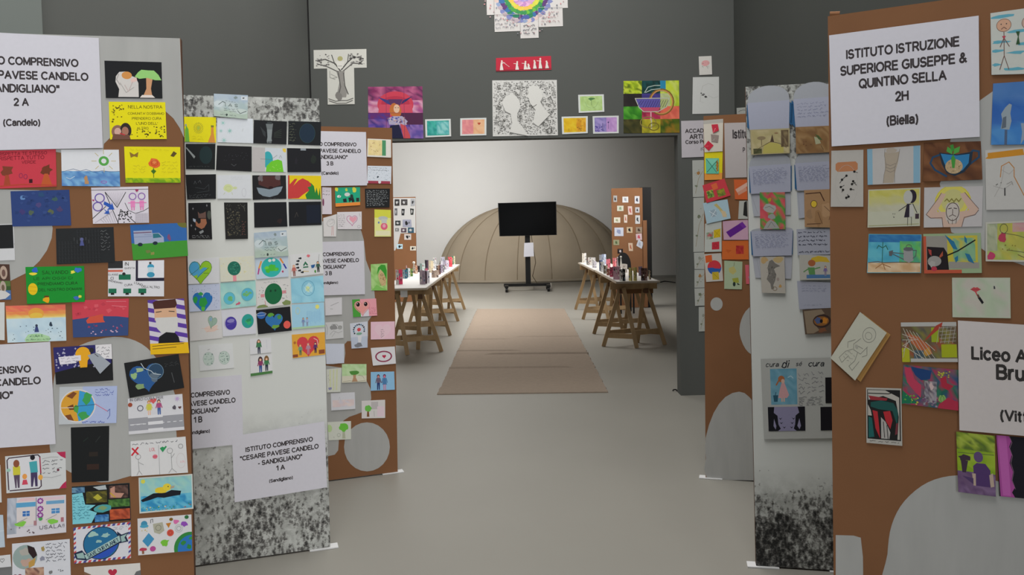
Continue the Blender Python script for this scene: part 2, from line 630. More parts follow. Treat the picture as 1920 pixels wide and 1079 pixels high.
        self.L(top, .6*u, x-1.2*u, y-7.5*u, x-2*u, y-4.6*u).L(top, .6*u, x+1.2*u, y-7.5*u, x+2*u, y-4.6*u)
        self.E(x, y-8.9*u, 1.15*u, 1.3*u, hair, 12)
        self.E(x, y-8.6*u, .8*u, .9*u, skin, 12)
        return self

    def tree(self, x, y, h, crown='#4a9a45', trunk='#7a5230'):
        self.P(trunk, x-h*.07, y-h*.55, x+h*.07, y-h*.55, x+h*.12, y, x-h*.12, y)
        return self.B(x, y-h*.7, h*.32, h*.26, crown, 14, .15)

    def sun(self, x, y, r, c, rays=12, w=1, k=1.8, rc=None):
        for i in range(rays):
            t = 2*math.pi*i/rays
            self.L(rc or c, w, x+r*1.2*math.cos(t), y+r*1.2*math.sin(t), x+r*k*math.cos(t), y+r*k*math.sin(t))
        return self.E(x, y, r, r, c)

    def Q(self, c, w, x, y, *a):
        """a line through points given as offsets from (x, y)"""
        return self.L(c, w, *[v+(x if i % 2 == 0 else y) for i, v in enumerate(a)])


SHEETS = []


def sheet(plane, quad, base, label, cat='postcard', name='postcard', e=1, lift=None, port=None, group=None, size=None, thick=.0005, shape=None, seed=None):
    """a paper sheet on a plane; quad = 'x,y x,y x,y x,y' in photo pixels: top left, top right, bottom right, bottom left"""
    q = [tuple(float(t) for t in p.split(',')) for p in quad.split()]
    if port is None:
        port = math.hypot(q[3][0]-q[0][0], q[3][1]-q[0][1]) > math.hypot(q[1][0]-q[0][0], q[1][1]-q[0][1])
    W, H = size or ((68, 100) if port else (100, 68))
    a = Art(W, H, seed if seed is not None else len(SHEETS)+11)
    SHEETS.append((plane, q, base, label, cat, name, e, lift, group, thick, shape, a))
    return a


def finish_sheets():
    for plane, q, base, label, cat, name, e, lift, group, thick, shape, a in SHEETS:
        rr = random.Random(len(label)*31+int(q[0][0]))
        P = [plane.hit(*p) for p in q]
        e0 = .0016*e
        l = rr.uniform(.001, .004) if lift is None else lift
        tilt = rr.uniform(-.0008, .0008)

        mid = (P[0]+P[1]+P[2]+P[3])/4
        hh = max(.05, (P[0].z+P[1].z-P[2].z-P[3].z)/2)
        ll = (P[1]-P[0]).length

        def pos(u, v, z):
            p = (P[0]*(1-u)+P[1]*u)*(1-v)+(P[3]*(1-u)+P[2]*u)*v
            return p+plane.n*(e0+l*(.5+(mid.z-p.z)/hh)+tilt*(p-mid).dot(plane.d)/ll+z)
        out = shape or [(0, 0), (a.W, 0), (a.W, a.H), (0, a.H)]
        n = len(out)
        V = [pos(x/a.W, y/a.H, 0) for x, y in out]+[pos(x/a.W, y/a.H, -thick) for x, y in out]
        C = [lin(base, GAIN)]*(2*n)
        if n == 4:
            Fc = [(0, 1, 2, 3), (7, 6, 5, 4)]
        else:
            tr = tessellate_polygon([[Vector((x, y, 0)) for x, y in out]])
            Fc = [tuple(t) for t in tr]+[tuple(i+n for i in t[::-1]) for t in tr]
        Fc += [(i, (i+1) % n, (i+1) % n+n, i+n) for i in range(n)]
        k = len(V)
        V += [pos(x/a.W, y/a.H, .00002*z) for x, y, z in a.v]
        C += a.c
        Fc += [tuple(k+i for i in f) for f in a.f]
        c0 = sum(P, Vector())/4
        o = mesh_obj(name, V, Fc, PRINT, None, c0)
        at = o.data.color_attributes.new('Col', 'FLOAT_COLOR', 'POINT')
        at.data.foreach_set('color', [x for c in C for x in c])
        props(o, label, cat, group)


def print_mesh(name, V, Fc, cols, parent=None, loc=None):
    loc = loc if loc is not None else sum((Vector(v) for v in V), Vector())/len(V)
    o = mesh_obj(name, V, Fc, PRINT, parent, loc)
    at = o.data.color_attributes.new('Col', 'FLOAT_COLOR', 'POINT')
    at.data.foreach_set('color', [x for c in cols for x in c])
    return o


def sign(plane, quad, rows, label, e=3, **kw):
    """rows: (text, centre y in 0..68, width) of a landscape sign"""
    a = sheet(plane, quad, '#c9c7cf', label, 'sign', 'paper_sign', e=e, port=False, **kw)
    for r in rows:
        a.T(r[0], r[3] if len(r) > 3 else 50, r[1], '#3a3436', w=r[2], h=r[4] if len(r) > 4 else None, bold=.022)
    return a
# ---------------------------------------------------------------- the room
def floor_y(px, py):
    return at_z(px, py)


YW = at_z(1290, 742).y                       # the dark wall with the opening
YB = 20.6                                    # back wall of the hall
JX = at_y(1275.0, 600, YW).x                 # right jamb of the opening
LZ = at_y(990, 259.5, YW).z                  # under side of the lintel
WXL = at_y(581, 60, YW).x                    # left and right walls of the gallery
WXR = at_y(1376, 60, YW).x
CH = 5.0


def struct(name, mb, mt):
    o = mb.build(name, mt)
    props(o, kind='structure')
    return o


struct('floor', MB().box(-8, 8, -3.0, YB+.2, -.1, 0), FLOORM)
struct('ceiling', MB().box(-8, 8, -3.0, YB+.2, CH, CH+.1), mat('grey_ceiling_paint', '#a3a39f', .9))
OL = WXL+.12                                 # left end of the opening
lw = MB()
lw.box(WXL-.15, WXR+.15, YW, YW+.14, LZ, CH)
lw.box(JX, WXR+.15, YW, YW+.14, 0, LZ)
lw.box(WXL-.15, OL, YW, YW+.14, 0, LZ)
struct('wall_middle', lw, DARKWALL)
struct('wall_left', MB().box(WXL-.15, WXL-.012, -3.0, YW-.02, 0, CH), DARKWALL)
struct('wall_right', MB().box(WXR, WXR+.15, -3.0, YW, 0, CH), mat('shaded_wall_paint', '#424441', .9, .02, 1.5, spec=.15))  # darker copy of the wall paint: this side's shade put into the colour
struct('corner_gap_shade', MB().box(WXL-.15, WXL-.004, YW-.02, YW, 0, CH), BLACKM)  # black strip standing in for the dark of the corner gap
struct('trim_2', MB().box(WXL-.02, WXL+.045, 1.75, 2.69, 0, CH), mat('light_grey_pillar_paint', '#767d79', .85, .02, 2))
struct('wall_back', MB().box(-8, 8, YB, YB+.15, 0, CH), WHITEWALL)
struct('wall_hall_left', MB().box(-7.1, -7.0, YW+.14, YB, 0, CH), mat('grey_hall_paint', '#8c8c8a', .9))
struct('wall_hall_right', MB().box(4.25, 4.35, YW+.14, YB, 0, CH), mat('grey_hall_paint', '#8c8c8a', .9))
struct('wall_hall_front', MB().box(-7.1, WXL-.15, YW, YW+.14, 0, CH).box(WXR+.15, 4.35, YW, YW+.14, 0, CH), WHITEWALL)
struct('baseboard_back', MB().box(-7, 4.25, YB-.012, YB, 0, .05), mat('grey_skirting', '#9c9a94', .7))

# ---------------------------------------------------------------- display boards
WALL = Plane((0, YW), (1, YW))


def pl_top(pa, pb, z):
    return Plane(at_z(*pa, z), at_z(*pb, z))


def board(name, plane, left, right, H, mt, label, thick=.03, edge_mt=None, cut=None):
    """left / right: a number (s along the board) or two photo points on that edge; returns the Empty"""
    L_ = plane.edge(*left) if isinstance(left, tuple) else (lambda z: left)
    R_ = plane.edge(*right) if isinstance(right, tuple) else (lambda z: right)
    base = plane.pt((L_(0)+R_(0))/2, 0)
    root = empty(name, base, label, 'display board')
    c = [plane.pt(L_(0.007), .007), plane.pt(R_(0.007), .007), plane.pt(R_(H), H), plane.pt(L_(H), H)]
    g = MB().prism([p for p in c], -plane.n*.004)
    fo = mesh_obj('face_sheet', g.v, g.f, mt, root, c[0].lerp(c[1], .5)*1.0 - Vector((0, 0, .007)))
    b = MB().prism([p-plane.n*.005 for p in c], -plane.n*(thick-.005))
    b.build('board_core', edge_mt or BROWN_EDGE, root)
    left_one = plane.pt(0, 0).x+plane.d.x*L_(0) < 0
    for s, k in ((L_(0), -1), (R_(0), 1)):
        if (k < 0) == left_one:
            s -= k*.06
        q = [plane.pt(s-k*.09, .006, .012), plane.pt(s+k*.035, .006, .012), plane.pt(s+k*.035, .006, -thick-.012), plane.pt(s-k*.09, .006, -thick-.012)]
        MB().prism(q, Vector((0, 0, -.005))).build('foot', WHITE, root)
    return root


def paint(root, plane, pts, mt=None, e=.0006, name='painted_shape'):
    """pts: outline in photo pixels"""
    w = [plane.hit(x, y)+plane.n*e for x, y in pts]
    return MB().prism(w, -plane.n*.0005).build(name, mt or PALE, root)


def smooth_pts(pts, n=4):
    out = []
    k = len(pts)
    for i in range(k):
        p0, p1, p2, p3 = (Vector(pts[(i+j-1) % k]) for j in range(4))
        for t in range(n):
            u = t/n
            out.append(tuple(.5*((2*p1)+(p2-p0)*u+(2*p0-5*p1+4*p2-p3)*u*u+(3*p1-p0-3*p2+p3)*u**3)))
    return out


P1 = pl_top((0, 62), (338, 72), 2.0)
b1 = board('display_board', P1, P1.sz(0, 500)[0]-.13, ((338, 72), (364, 1079)), 2.0, BROWN,
           'big brown board at the left edge, pale paint patches, black hug and tree card')
P1s = P1.edge((338, 72), (364, 1079))
lx = P1.sz(0, 500)[0]-.13
# pale patches
pp = [P1.pt(lx, 2.0), P1.pt(P1s(2.0)-.001, 2.0), P1.hit(345, 258)]+[P1.hit(*p) for p in ((337, 240), (325, 222), (306, 205), (300, 200), (260, 215), (225, 240), (195, 270), (192, 300), (105, 285), (0, 290))]+[P1.pt(lx, 1.65)]
MB().prism([p+P1.n*.0006 for p in pp], -P1.n*.0005).build('painted_shape', PALE, b1)
paint(b1, P1, [(-75, 354), (74, 357), (90, 395), (99, 428), (97, 447), (88, 470), (74, 490), (52, 511), (20, 527), (-20, 535), (-75, 536)])
paint(b1, P1, smooth_pts([(100, 720), (112, 682), (150, 648), (215, 632), (265, 645), (300, 682), (328, 740), (330, 800), (326, 872), (245, 893), (190, 905), (130, 885), (95, 850), (98, 790)]))
paint(b1, P1, [(-75, 1060), (21, 1054), (24, 1085), (-75, 1090)], mat('grey_paint', '#7c7c7c'), name='painted_patch')

P2 = pl_top((343, 178), (598, 185), 2.0)
MOSS2 = moss_mat('moss_print_left', [(0, .545), (.2, .53), (.36, .505), (.5, .455), (.62, .39), (.8, .27), (1.2, .26), (1.5, .33), (1.66, .37), (1.8, .41), (1.9, .52), (2.0, .53)], .14)
b2 = board('display_board', P2, P2.sz(343, 300)[0]-.22, ((598, 185), (620, 1057)), 2.0, MOSS2,
           'white board with black and white leaf print at its foot, behind the big left board')

P3 = pl_top((600, 237), (735, 240), 2.0)
b3 = board('display_board', P3, P3.sz(600, 500)[0]-.2, ((735, 240), (746, 899)), 2.0, BROWN,
           'narrow brown board with a white painted disc near its foot, left side')
paint(b3, P3, smooth_pts([(560, 455), (606, 415), (640, 399), (668, 414), (682, 450), (686, 488), (698, 520), (703, 560), (702, 588), (690, 603), (688, 652), (660, 640), (646, 646), (645, 680), (600, 683), (560, 683)], 2))
paint(b3, P3, smooth_pts([(560, 700), (640, 690), (686, 712), (696, 748), (682, 772), (655, 782), (637, 800), (634, 845), (615, 856), (560, 860)], 2))
paint(b3, P3, [(688+43*math.cos(t*.2618), 838.5+46*math.sin(t*.2618)) for t in range(24)])

# right side
RN = pl_top((1556, 30), (1762, 1), 2.0)
b4 = board('display_board', RN, ((1552, 31), (1563, 1079)), RN.sz(1920, 500)[0]+.25, 2.0, BROWN,
           'big brown board at the right edge with a pale painted dome at its foot')
rx = RN.sz(1920, 500)[0]+.25
RNl = RN.edge((1552, 31), (1563, 1079))
paint(b4, RN, [(1762, 345), (1778, 300), (1782, 262), (1838, 188), (1862, 171), (1990, 160), (1990, 520), (1925, 500), (1852, 475), (1812, 445), (1784, 436)])
paint(b4, RN, smooth_pts([(1663, 1110), (1664, 1040), (1672, 985), (1696, 940), (1740, 905), (1795, 892), (1860, 900), (1930, 925), (1990, 950), (1990, 1120), (1800, 1130)]))
paint(b4, RN, [(1567, 1004), (1600, 1005), (1614, 1009), (1618, 1045), (1619, 1120), (1567, 1120)])
MB().tube([RN.pt(RNl(2)+.004, 2.006, -.008), RN.pt(RNl(2)+.03, 2.004, -.012)], .008, 10).build('rolled_top_corner', BROWN, b4)

R3 = pl_top((1398, 163), (1548, 155), 1.965)
MOSS3 = moss_mat('moss_print_right', [(0, .64), (.18, .62), (.27, .54), (.36, .42), (.5, .32), (.8, .28), (1.5, .28), (1.62, .42), (1.75, .55), (2.0, .58)], .15, 5.0)
b5 = board('display_board', R3, ((1398, 163), (1418, 1072)), R3.sz(1548, 500)[0]+.16, 1.965, MOSS3,
           'white board with dark leaf print at its foot and open envelopes, right side')

R2 = Plane(at_z(1323, 898), at_z(1413, 904))
b6 = board('display_board', R2, ((1319, 223), (1323, 897)), R2.sz(1405, 500)[0]+.22, 2.0, BROWN,
           'narrow brown board with folded paper squares, in front of the dark jamb')
paint(b6, R2, smooth_pts([(1323, 822), (1338, 775), (1360, 745), (1386, 735), (1405, 745), (1425, 775), (1450, 830), (1460, 880), (1462, 900), (1390, 901), (1325, 896), (1323.5, 860)], 2))
paint(b6, R2, [(1343.5+11.5*math.cos(t*.3142), 570.5+12.5*math.sin(t*.3142)) for t in range(20)])
paint(b6, R2, smooth_pts([(1440, 560), (1405, 577), (1390, 600), (1387, 627), (1398, 655), (1415, 668), (1440, 672)], 3))

# far boards
FL = Plane((-3.0, 15.2), (0, 15.2))
b7 = board('display_board', FL, FL.sz(735, 450)[0]-.25, ((779, 372), (781, 500)), 2.0, BROWN,
           'far board beyond the left table, grey photo sheets above brown')
paint(b7, FL, [(700, 372), (779, 371.5), (779.5, 437), (751, 438), (746, 458), (741, 470), (700, 472)], mat('far_grey_paper', '#c2c1bf'))
FR = Plane((0, 13.3), (1, 13.3))
b8 = empty('display_column', FR.pt(FR.sz(1185, 400)[0], 0), 'far brown and black column board beyond the right table', 'display board')
fx0, fx1, fx2, fx3 = (at_y(x, 400, 13.3).x for x in (1147, 1205, 1209, 1222))
MB().box(fx0, fx1, 13.3, 13.33, .01, 2.0).build('brown_sheet', BROWN, b8)
MB().box(fx1, fx2+.03, 13.29, 13.31, .01, 1.46).build('brown_flap', BROWN, b8)
MB().box(fx1-.02, fx3, 13.34, 13.75, 0, 2.01).build('black_box_side', BLACKM, b8)
# small paper sheet of the dark wall
# ---------------------------------------------------------------- sheets on the big left board
def school(plane, quad, cls, town, label, e=3, mid=50, **kw):
    return sign(plane, quad, [('ISTITUTO COMPRENSIVO', 16, 72, mid), ('"CESARE PAVESE CANDELO', 24.2, 84, mid), ('- SANDIGLIANO"', 32, 47, mid), (cls, 40, 8.4, mid), (town, 52, 22 if 'Cand' in town else 25, mid)], label, e, **kw)


school(P1, '-92,57 186,72 194,278 -86,284', '2 A', '(Candelo)', 'large white school sign reading 2 A, top left corner', mid=41.8, size=(91.8, 68))
a = sheet(P1, '-90,651 95,641 106,832 -82,845', '#c9c7cf', 'large white school sign, half cut by left frame edge, left board middle', 'sign', 'paper_sign', e=3, port=False, size=(64, 68))
a.T('ISTITUTO COMPRENSIVO', 14, 17, '#3a3436', w=72, bold=.022).T('"CESARE PAVESE CANDELO', 14, 25, '#3a3436', w=84, bold=.022).T('- SANDIGLIANO"', 14, 33.5, '#3a3436', w=47, bold=.022)

a = sheet(P1, '196,114 303,117 305,185 199,184', '#15171a', 'black card with hugging couple in white and a green tree')
a.P('#c9c4c0', 22, 66, 24, 52, 18, 38, 19, 28, 25, 20, 36, 19, 44, 26, 54, 30, 58, 40, 58, 66).E(38, 26, 9, 7, '#c98a4a').P('#d8b9b0', 44, 33, 55, 29, 56, 36, 46, 40).L('#9a9490', 1, 26, 40, 36, 58, 50, 48).L('#b9a9a6', 1.5, 34, 44, 40, 56, 48, 38)
a.L('#8b8784', 1, 24, 24, 20, 34, 26, 44).P('#c3906a', 72, 30, 84, 28, 80, 50, 82, 64, 66, 64, 72, 50).P('#8fc472', 52, 28, 58, 20, 64, 15, 76, 16, 86, 16, 94, 24, 99, 34, 88, 34, 74, 30, 60, 32).P('#d9cfc8', 60, 67, 64, 62, 82, 62, 87, 67)
a = sheet(P1, '204,191 310,192 313,261 207,262', '#f1e40c', 'yellow card with handwritten NELLA NOSTRA and a small photo of two children')
a.T('NELLA NOSTRA', 64, 9, '#5b5208', w=60).T("COMUNITA' DOBBIAMO", 65, 21, '#5b5208', w=64).T('PRENDERCI CURA', 66, 30, '#5b5208', w=52).T("L'UNO DELL'", 66, 39, '#5b5208', w=38).T('ALTRO', 58, 48, '#5b5208', w=20)
a.D(3, 5, 26, 38, 22, '#6b5c10', 1.3, 2.4).D(36, 50, 97, 64, 26, '#4a4010', 1.2, 2.2).D(78, 40, 98, 50, 6, '#4a4010', 1.3, 2).E(14, 54, 11, 12, '#8b6455').E(28, 52, 10, 14, '#2e2320').E(14, 54, 6, 7, '#c9a294').E(27, 53, 6, 8, '#a2705c').P('#6e4a3c', 3, 68, 6, 58, 34, 60, 36, 68).L('#b8343a', 2, 18, 57, 26, 60)
a = sheet(P1, '-2,283 105,280 107,350 -1,354', '#c23a48', 'red card with two brown trees and RISPETTA written at the top')
a.T("RISPETTA TE STESSO", 42, 6, '#6e1622', w=84).T('RISPETTA TUTTO', 40, 14, '#6e1622', w=78).T('VERDE', 52, 22, '#6e1622', w=24).B(14, 36, 10, 9, '#7a3a28').P('#a0442c', 11, 44, 17, 44, 20, 64, 8, 64).B(82, 37, 10, 9, '#6d3520', 12).P('#b8562c', 79, 44, 85, 44, 93, 67, 72, 67).L('#b0402e', 2, 0, 64, 40, 62, 100, 66).R(52, 53, 58, 60, '#3a1018').O(38, 46, 3, 4, '#8b2b52', 1).O(46, 48, 3, 4, '#8b2b52', 1)
a = sheet(P1, '115,281 223,281 226,350 117,349', '#d5d6da', 'white card with blue sea and a green recycling sun')
a.W_(0, 40, 100, 68, 14, 5, ['#6f9fcb', '#4f7fb8', '#7fb0d4', '#5a86bd']).L('#3e5a80', .8, 0, 42, 10, 39, 20, 36, 32, 40, 42, 37, 55, 42, 70, 39, 85, 41, 100, 40).E(73, 21, 9, 9, '#55a04a').E(73, 21, 4.5, 4.5, '#d5d6da')
for t in range(8):
    a.L('#b9a860', .9, 73+13*math.cos(t*.785), 21+13*math.sin(t*.785), 73+21*math.cos(t*.785), 21+21*math.sin(t*.785))
a.B(42, 55, 3.5, 6, '#b4875c').R(39, 58, 46, 64, '#b58a60').O(72, 60, 5, 2, '#9a5bb0', 1).L('#c9dce8', 1, 8, 52, 14, 55, 22, 50)
a = sheet(P1, '233,275 338,276 339,343 236,343', '#efe30e', 'yellow card with one orange rose and two butterflies')
a.W_(0, 59, 100, 68, 20, 2, ['#8fb010', '#6d9a14', '#a8c010']).L('#3f6b1a', 1.3, 51, 58, 51, 40).P('#3f6b1a', 46, 46, 51, 42, 56, 46, 51, 52).B(53, 31, 10, 9.5, '#d9622c', 12, .14).B(53, 29, 5, 4, '#e8864a').O(53, 31, 6, 5, '#b8431c', 1).L('#b8431c', .8, 47, 30, 53, 34, 59, 28).P('#8a6a28', 9, 10, 17, 15, 25, 10, 23, 20, 17, 18, 11, 21).P('#5a4a20', 82, 17, 88, 8, 94, 12, 88, 19).S(15, 34, 40, 50, 3, '#b8ac20', .5).S(66, 26, 98, 50, 4, '#b8ac20', .5).S(10, 3, 90, 8, 1, '#c2b61a', .5)
a = sheet(P1, '20,359 130,356 134,423 24,425', '#2b4076', 'dark blue card with faint coloured blots')
for x, y, c in ((20, 13, '#5f83b5'), (74, 17, '#3c5a5a'), (46, 28, '#4b4476'), (18, 40, '#403a70'), (33, 42, '#4f5f50'), (66, 42, '#5a6448'), (82, 37, '#4a3f6a'), (52, 8, '#2a4a72')):
    a.B(x, y, 4.5, 5, c).B(x+1, y, 2, 2, c)
a.D(4, 4, 96, 60, 30, ['#33497f', '#263a6c'], 2, 5)
a = sheet(P1, '171,352 278,350 280,418 175,420', '#d3cdd6', 'white zentangle card with violet gears, blue arrows and pink figures')
a.L('#333', 1, 0, 5, 100, 5).L('#333', 1.3, 24, 9, 44, 38, 60, 10).L('#333', 1.3, 24, 10, 45, 68).L('#333', 1.3, 0, 58, 24, 36).L('#333', 1.3, 44, 68, 50, 42, 76, 68).L('#333', 1, 58, 30, 64, 44, 76, 50, 90, 46, 100, 40)
a.O(14, 20, 8, 8, '#6a55a0', 2).O(10, 36, 8, 8, '#6a55a0', 2).P('#2a55ae', 22, 26, 34, 33, 35, 28, 39, 42, 26, 42, 30, 38, 20, 32).P('#2a55ae', 20, 40, 26, 45, 28, 41, 31, 51, 20, 49, 24, 46).D(46, 45, 70, 66, 26, '#2b2b2b', 1.5, 2.2)
for x in (72, 88):
    a.O(x, 18, 6, 6, '#8a5ca8', 1.6).R(x-4, 26, x+4, 38, '#e58abf').R(x-3, 37, x-1, 44, '#d873ac').R(x+1, 37, x+3, 44, '#d873ac').L('#d873ac', 1.5, x-8, 30, x+8, 30)
for i in range(9):
    a.L('#9a949e', .4, 76+i*2.6, 50, 76+i*2.6, 68).L('#9a949e', .4, 76, 50+i*2, 100, 50+i*2).L('#aaa4ae', .4, 28+i*3.4, 10, 44, 34)
for i in range(6):
    a.L('#8e8892', .5, 4+i*5, 66-i*3, 14+i*4, 60-i*3, 20+i*4, 66)
a.H_(80, 7, 3, '#a03060').H_(3, 24, 2, '#a03060')
a = sheet(P1, '105,429 213,426 216,492 107,496', '#222426', 'black card covered in a fine grid of small figures, violet figure in middle')
for i in range(14):
    for j in range(9):
        if 24 < j*7+5 < 64 or 30 < i*5.6 < 90:
            a.L('#36383b', .7, 5+i*5.3, 4+j*7, 5+i*5.3, 8+j*7).L('#36383b', .6, 4+i*5.3, 9+j*7, 7+i*5.3, 9+j*7)
for i in range(6):
    a.L('#55585a', .7, 32+i*5, 18+(i % 2)*5, 32+i*5, 24+(i % 2)*6)
a.E(45, 22, 3, 3.5, '#5a5f8c').P('#4d5488', 41, 34, 43, 25, 47, 25, 49, 34).S(78, 4, 96, 46, 7, '#6b6d6f', .7)
a = sheet(P1, '244,422 349,418 353,480 250,488', '#2f63a4', 'card with pale blue van on green meadow under blue sky')
a.R(0, 36, 100, 68, '#3f8f30').E(98, 0, 14, 10, '#6b6b2e').P('#9aa4bd', 5, 12, 38, 12, 38, 18, 50, 18, 58, 27, 58, 37, 5, 38).P('#2c6f7c', 39, 19, 49, 19, 55, 27, 39, 28).R(5, 15, 37, 17, '#74566e').E(15, 39, 4.5, 3.5, '#1d2a38').E(42, 38, 4.5, 3.5, '#1d2a38').L('#7a86a8', .8, 5, 24, 38, 24).B(68, 28, 3, 7, '#7a4a72').B(28, 54, 5, 3, '#6b7c40').B(36, 58, 4, 3, '#8a8a48').L('#7f8ba8', .7, 24, 20, 36, 21)
a = sheet(P1, '-30,422 26,420 29,488 -28,490', '#c9c9cb', 'white card edge with handwritten LA SALUTE beside black, left frame edge')
a.R(0, 2, 66, 67, '#1b1c1e')
for i, t in enumerate(['LA', 'SALUTE', 'DI TUTTI', "E' LA", 'COSA', "PIU'", 'IMPORTANTE']):
    a.T(t, 82, 8+i*8, '#3a3a3c', w=(12, 28, 26, 20, 22, 16, 28)[i])
a = sheet(P1, '-40,495 18,496 22,562 -38,563', '#4b352d', 'dark photo card with pale curled figures over green and blue bands, left edge', port=False)
a.R(0, 32, 100, 42, '#55703a').R(0, 42, 100, 50, '#37552c').R(0, 50, 100, 68, '#4a6a9c').E(80, 16, 12, 13, '#b09a8a').E(80, 17, 6, 7, '#6b5048').E(76, 44, 10, 12, '#ad9c90').E(76, 45, 5, 6, '#6b5a48').P('#c9c6c4', 50, 62, 66, 50, 84, 52, 98, 58, 82, 66, 60, 68)
a = sheet(P1, '48,501 158,499 160,566 52,570', '#158a2c', 'bright green card reading SALVANDO with yellow cut-outs')
a.T('SALVANDO', 50, 11, '#173d12', w=44, h=6).T('LE API OGGI CI', 46, 22, '#123a12', w=66, h=4.5).T('PRENDIAMO CURA', 54, 32, '#123a12', w=68, h=5).T('DEL NOSTRO DOMANI', 58, 43, '#123a12', w=74, h=4.5)
a.E(11, 41, 8, 11, '#f0c818').L('#caa010', 1, 5, 36, 17, 38).L('#caa010', 1, 5, 44, 17, 45).B(34, 61, 5.5, 6, '#e8a81c').P('#5a3a10', 30, 54, 38, 54, 38, 57, 30, 57).B(16, 6, 6, 4, '#2c60b8').B(13, 13, 8, 2.5, '#e0d040').B(90, 7, 6, 4.5, '#3a70c0').B(80, 11, 4, 3, '#e8e050').B(86, 60, 5, 4, '#3a66b0').B(92, 58, 3, 2.5, '#d8c84a')
a = sheet(P1, '203,490 308,488 308,556 203,556', '#d3d2d6', 'white collage card about a class with green desks and a screen')
a.R(0, 0, 28, 14, '#2a2a2c').R(0, 17, 26, 21, '#c96a58').R(26, 0, 48, 30, '#d6d5d8').R(49, 0, 53, 36, '#242034').R(49, 33, 100, 39, '#242034').R(54, 1, 99, 33, '#dcdbe0').T('IN', 33, 6, w=6).T('QUESTA', 38, 14, w=18).T('CLASSE', 9, 26, w=17).T('CI', 7, 33, w=5).T('PRENDIAMO', 13, 40, w=25, rot=12).T('CURA', 36, 46, w=14, rot=-6).T("L'UNO", 54, 44, w=15, rot=20).T("DELL'ALTRO", 76, 50, w=32, rot=4)
a.R(19, 26, 40, 36, '#1c6b4c').E(28, 25, 3, 3, '#2b2b2b')
for x in (7, 33, 60):
    a.R(x-6, 53, x+8, 62, '#1c6b4c').R(x-2, 61, x+4, 65, '#24201e')
a.E(76, 12, 6, 5, '#3f97b8').R(71, 13, 81, 28, '#b9cfd8').E(76, 27, 7, 5, '#3b8fae').R(73, 3, 77, 7, '#444').L('#777', .6, 70, 34, 80, 33)
a = sheet(P1, '11,574 123,571 125,639 15,643', '#bccdd6', 'sunset card, orange sky bands over pale blue water and small figures')
a.W_(0, 0, 100, 12, 12, 3, ['#e2705a', '#e88a5c', '#dd6a58']).W_(0, 11, 100, 24, 12, 3, [['#e58452', '#ea9a58'], ['#e8bb5c', '#ecc468'], ['#e6d79a']]).E(50, 16, 13, 11, '#e5a044').E(50, 20, 11, 6, '#ecc24e').W_(0, 24, 100, 68, 10, 4, ['#bcd2dd', '#c2d4dc', '#b4cbd8'])
a.B(50, 64, 22, 12, '#a8cda0', 14, .1).D(8, 36, 95, 64, 26, '#4a6070', .9, 1.6).P('#3a4478', 46, 50, 48, 40, 52, 40, 54, 50).E(50, 38, 2.2, 2.6, '#333a50').B(74, 36, 3, 4, '#2d3c4a').T('CURA E', 50, 57, '#4a7a4a', w=20).T('LA CURA DELL ALTRO', 52, 64, '#4a7a4a', w=40)
a = sheet(P1, '135,564 242,560 241,629 138,633', '#344878', 'card with red sky over dark blue sea, a red cone island')
a.P('#c4404e', 0, 0, 100, 0, 100, 35, 80, 32, 60, 31, 40, 29, 20, 33, 0, 35).P('#c9503c', 30, 31, 54, 27, 55, 38, 58, 42, 26, 43, 24, 38).D(8, 6, 96, 26, 14, ['#cf5560', '#b83a4a'], 2, 6).L('#e0909a', .6, 60, 4, 95, 5).L('#e0909a', .6, 70, 12, 96, 15).D(30, 50, 80, 64, 12, ['#c9a8c0', '#b06080'], 1.2, 2.2).D(14, 46, 90, 58, 10, '#93385a', 1, 3)
a = sheet(P1, '277,563 345,560 355,662 283,665', '#c9c2cc', 'upright card, boy in white face mask on violet striped ground, yellow foot strip')
for i in range(7):
    a.P('#5a3a98', 0, i*17-20, 68, i*17-4, 68, i*17+4, 0, i*17-12)
a.P('#d0a584', 11, 12, 52, 12, 52, 38, 11, 38).P('#4a2820', 9, 5, 15, 2, 52, 0, 54, 10, 50, 16, 11, 17).P('#c9c7c4', 12, 33, 53, 33, 52, 52, 45, 62, 22, 62, 14, 52).L('#222', 1.4, 14, 23, 24, 22).L('#222', 1.4, 38, 22, 48, 23).P('#17161a', 14, 84, 17, 68, 30, 60, 46, 62, 52, 70, 54, 84).R(0, 80, 68, 100, '#e3b414').L('#3c3010', 1, 4, 85, 60, 82).L('#3c3010', 1, 4, 90, 46, 88)
a = sheet(P1, '-40,569 9,567 10,638 -40,636', '#c9cac8', 'blank white card edge by left frame, beside the sunset card')
a.L('#999', .8, 70, 40, 96, 42)
a = sheet(P1, '100,652 210,645 213,713 106,721', '#1a1a1c', 'card with night stars, yellow lamp bulb and a grey cape')
a.P('#2d2a66', 0, 0, 72, 0, 80, 6, 98, 26, 98, 36, 70, 34, 50, 36, 0, 46)
for i in range(46):
    x, y = a.r.uniform(2, 68), a.r.uniform(2, 40)
    a.L('#c9c6dc', .7, x-1.6, y, x+1.6, y).L('#c9c6dc', .7, x, y-1.6, x, y+1.6)
a.E(50, 16, 13, 14, '#e3a420').P('#e3a420', 42, 24, 58, 24, 56, 40, 44, 40).P('#d8d4dc', 8, 18, 46, 17, 46, 27, 38, 27, 38, 31, 10, 32).S(12, 19, 44, 30, 2, '#7a7686', .6).P('#d9d6d8', 72, 0, 100, 0, 100, 28, 84, 26, 72, 14).S(74, 3, 97, 26, 4, '#55525a', .7).E(65, 9, 4, 4.5, '#26262a').P('#9aa0a8', 58, 18, 74, 14, 97, 36, 78, 54, 66, 34).L('#1a1a1c', 1, 70, 16, 76, 22)
a = sheet(P1, '233,681 335,664 346,727 244,746', '#17181a', 'tilted black card with an earth drawn as a heart', e=2)
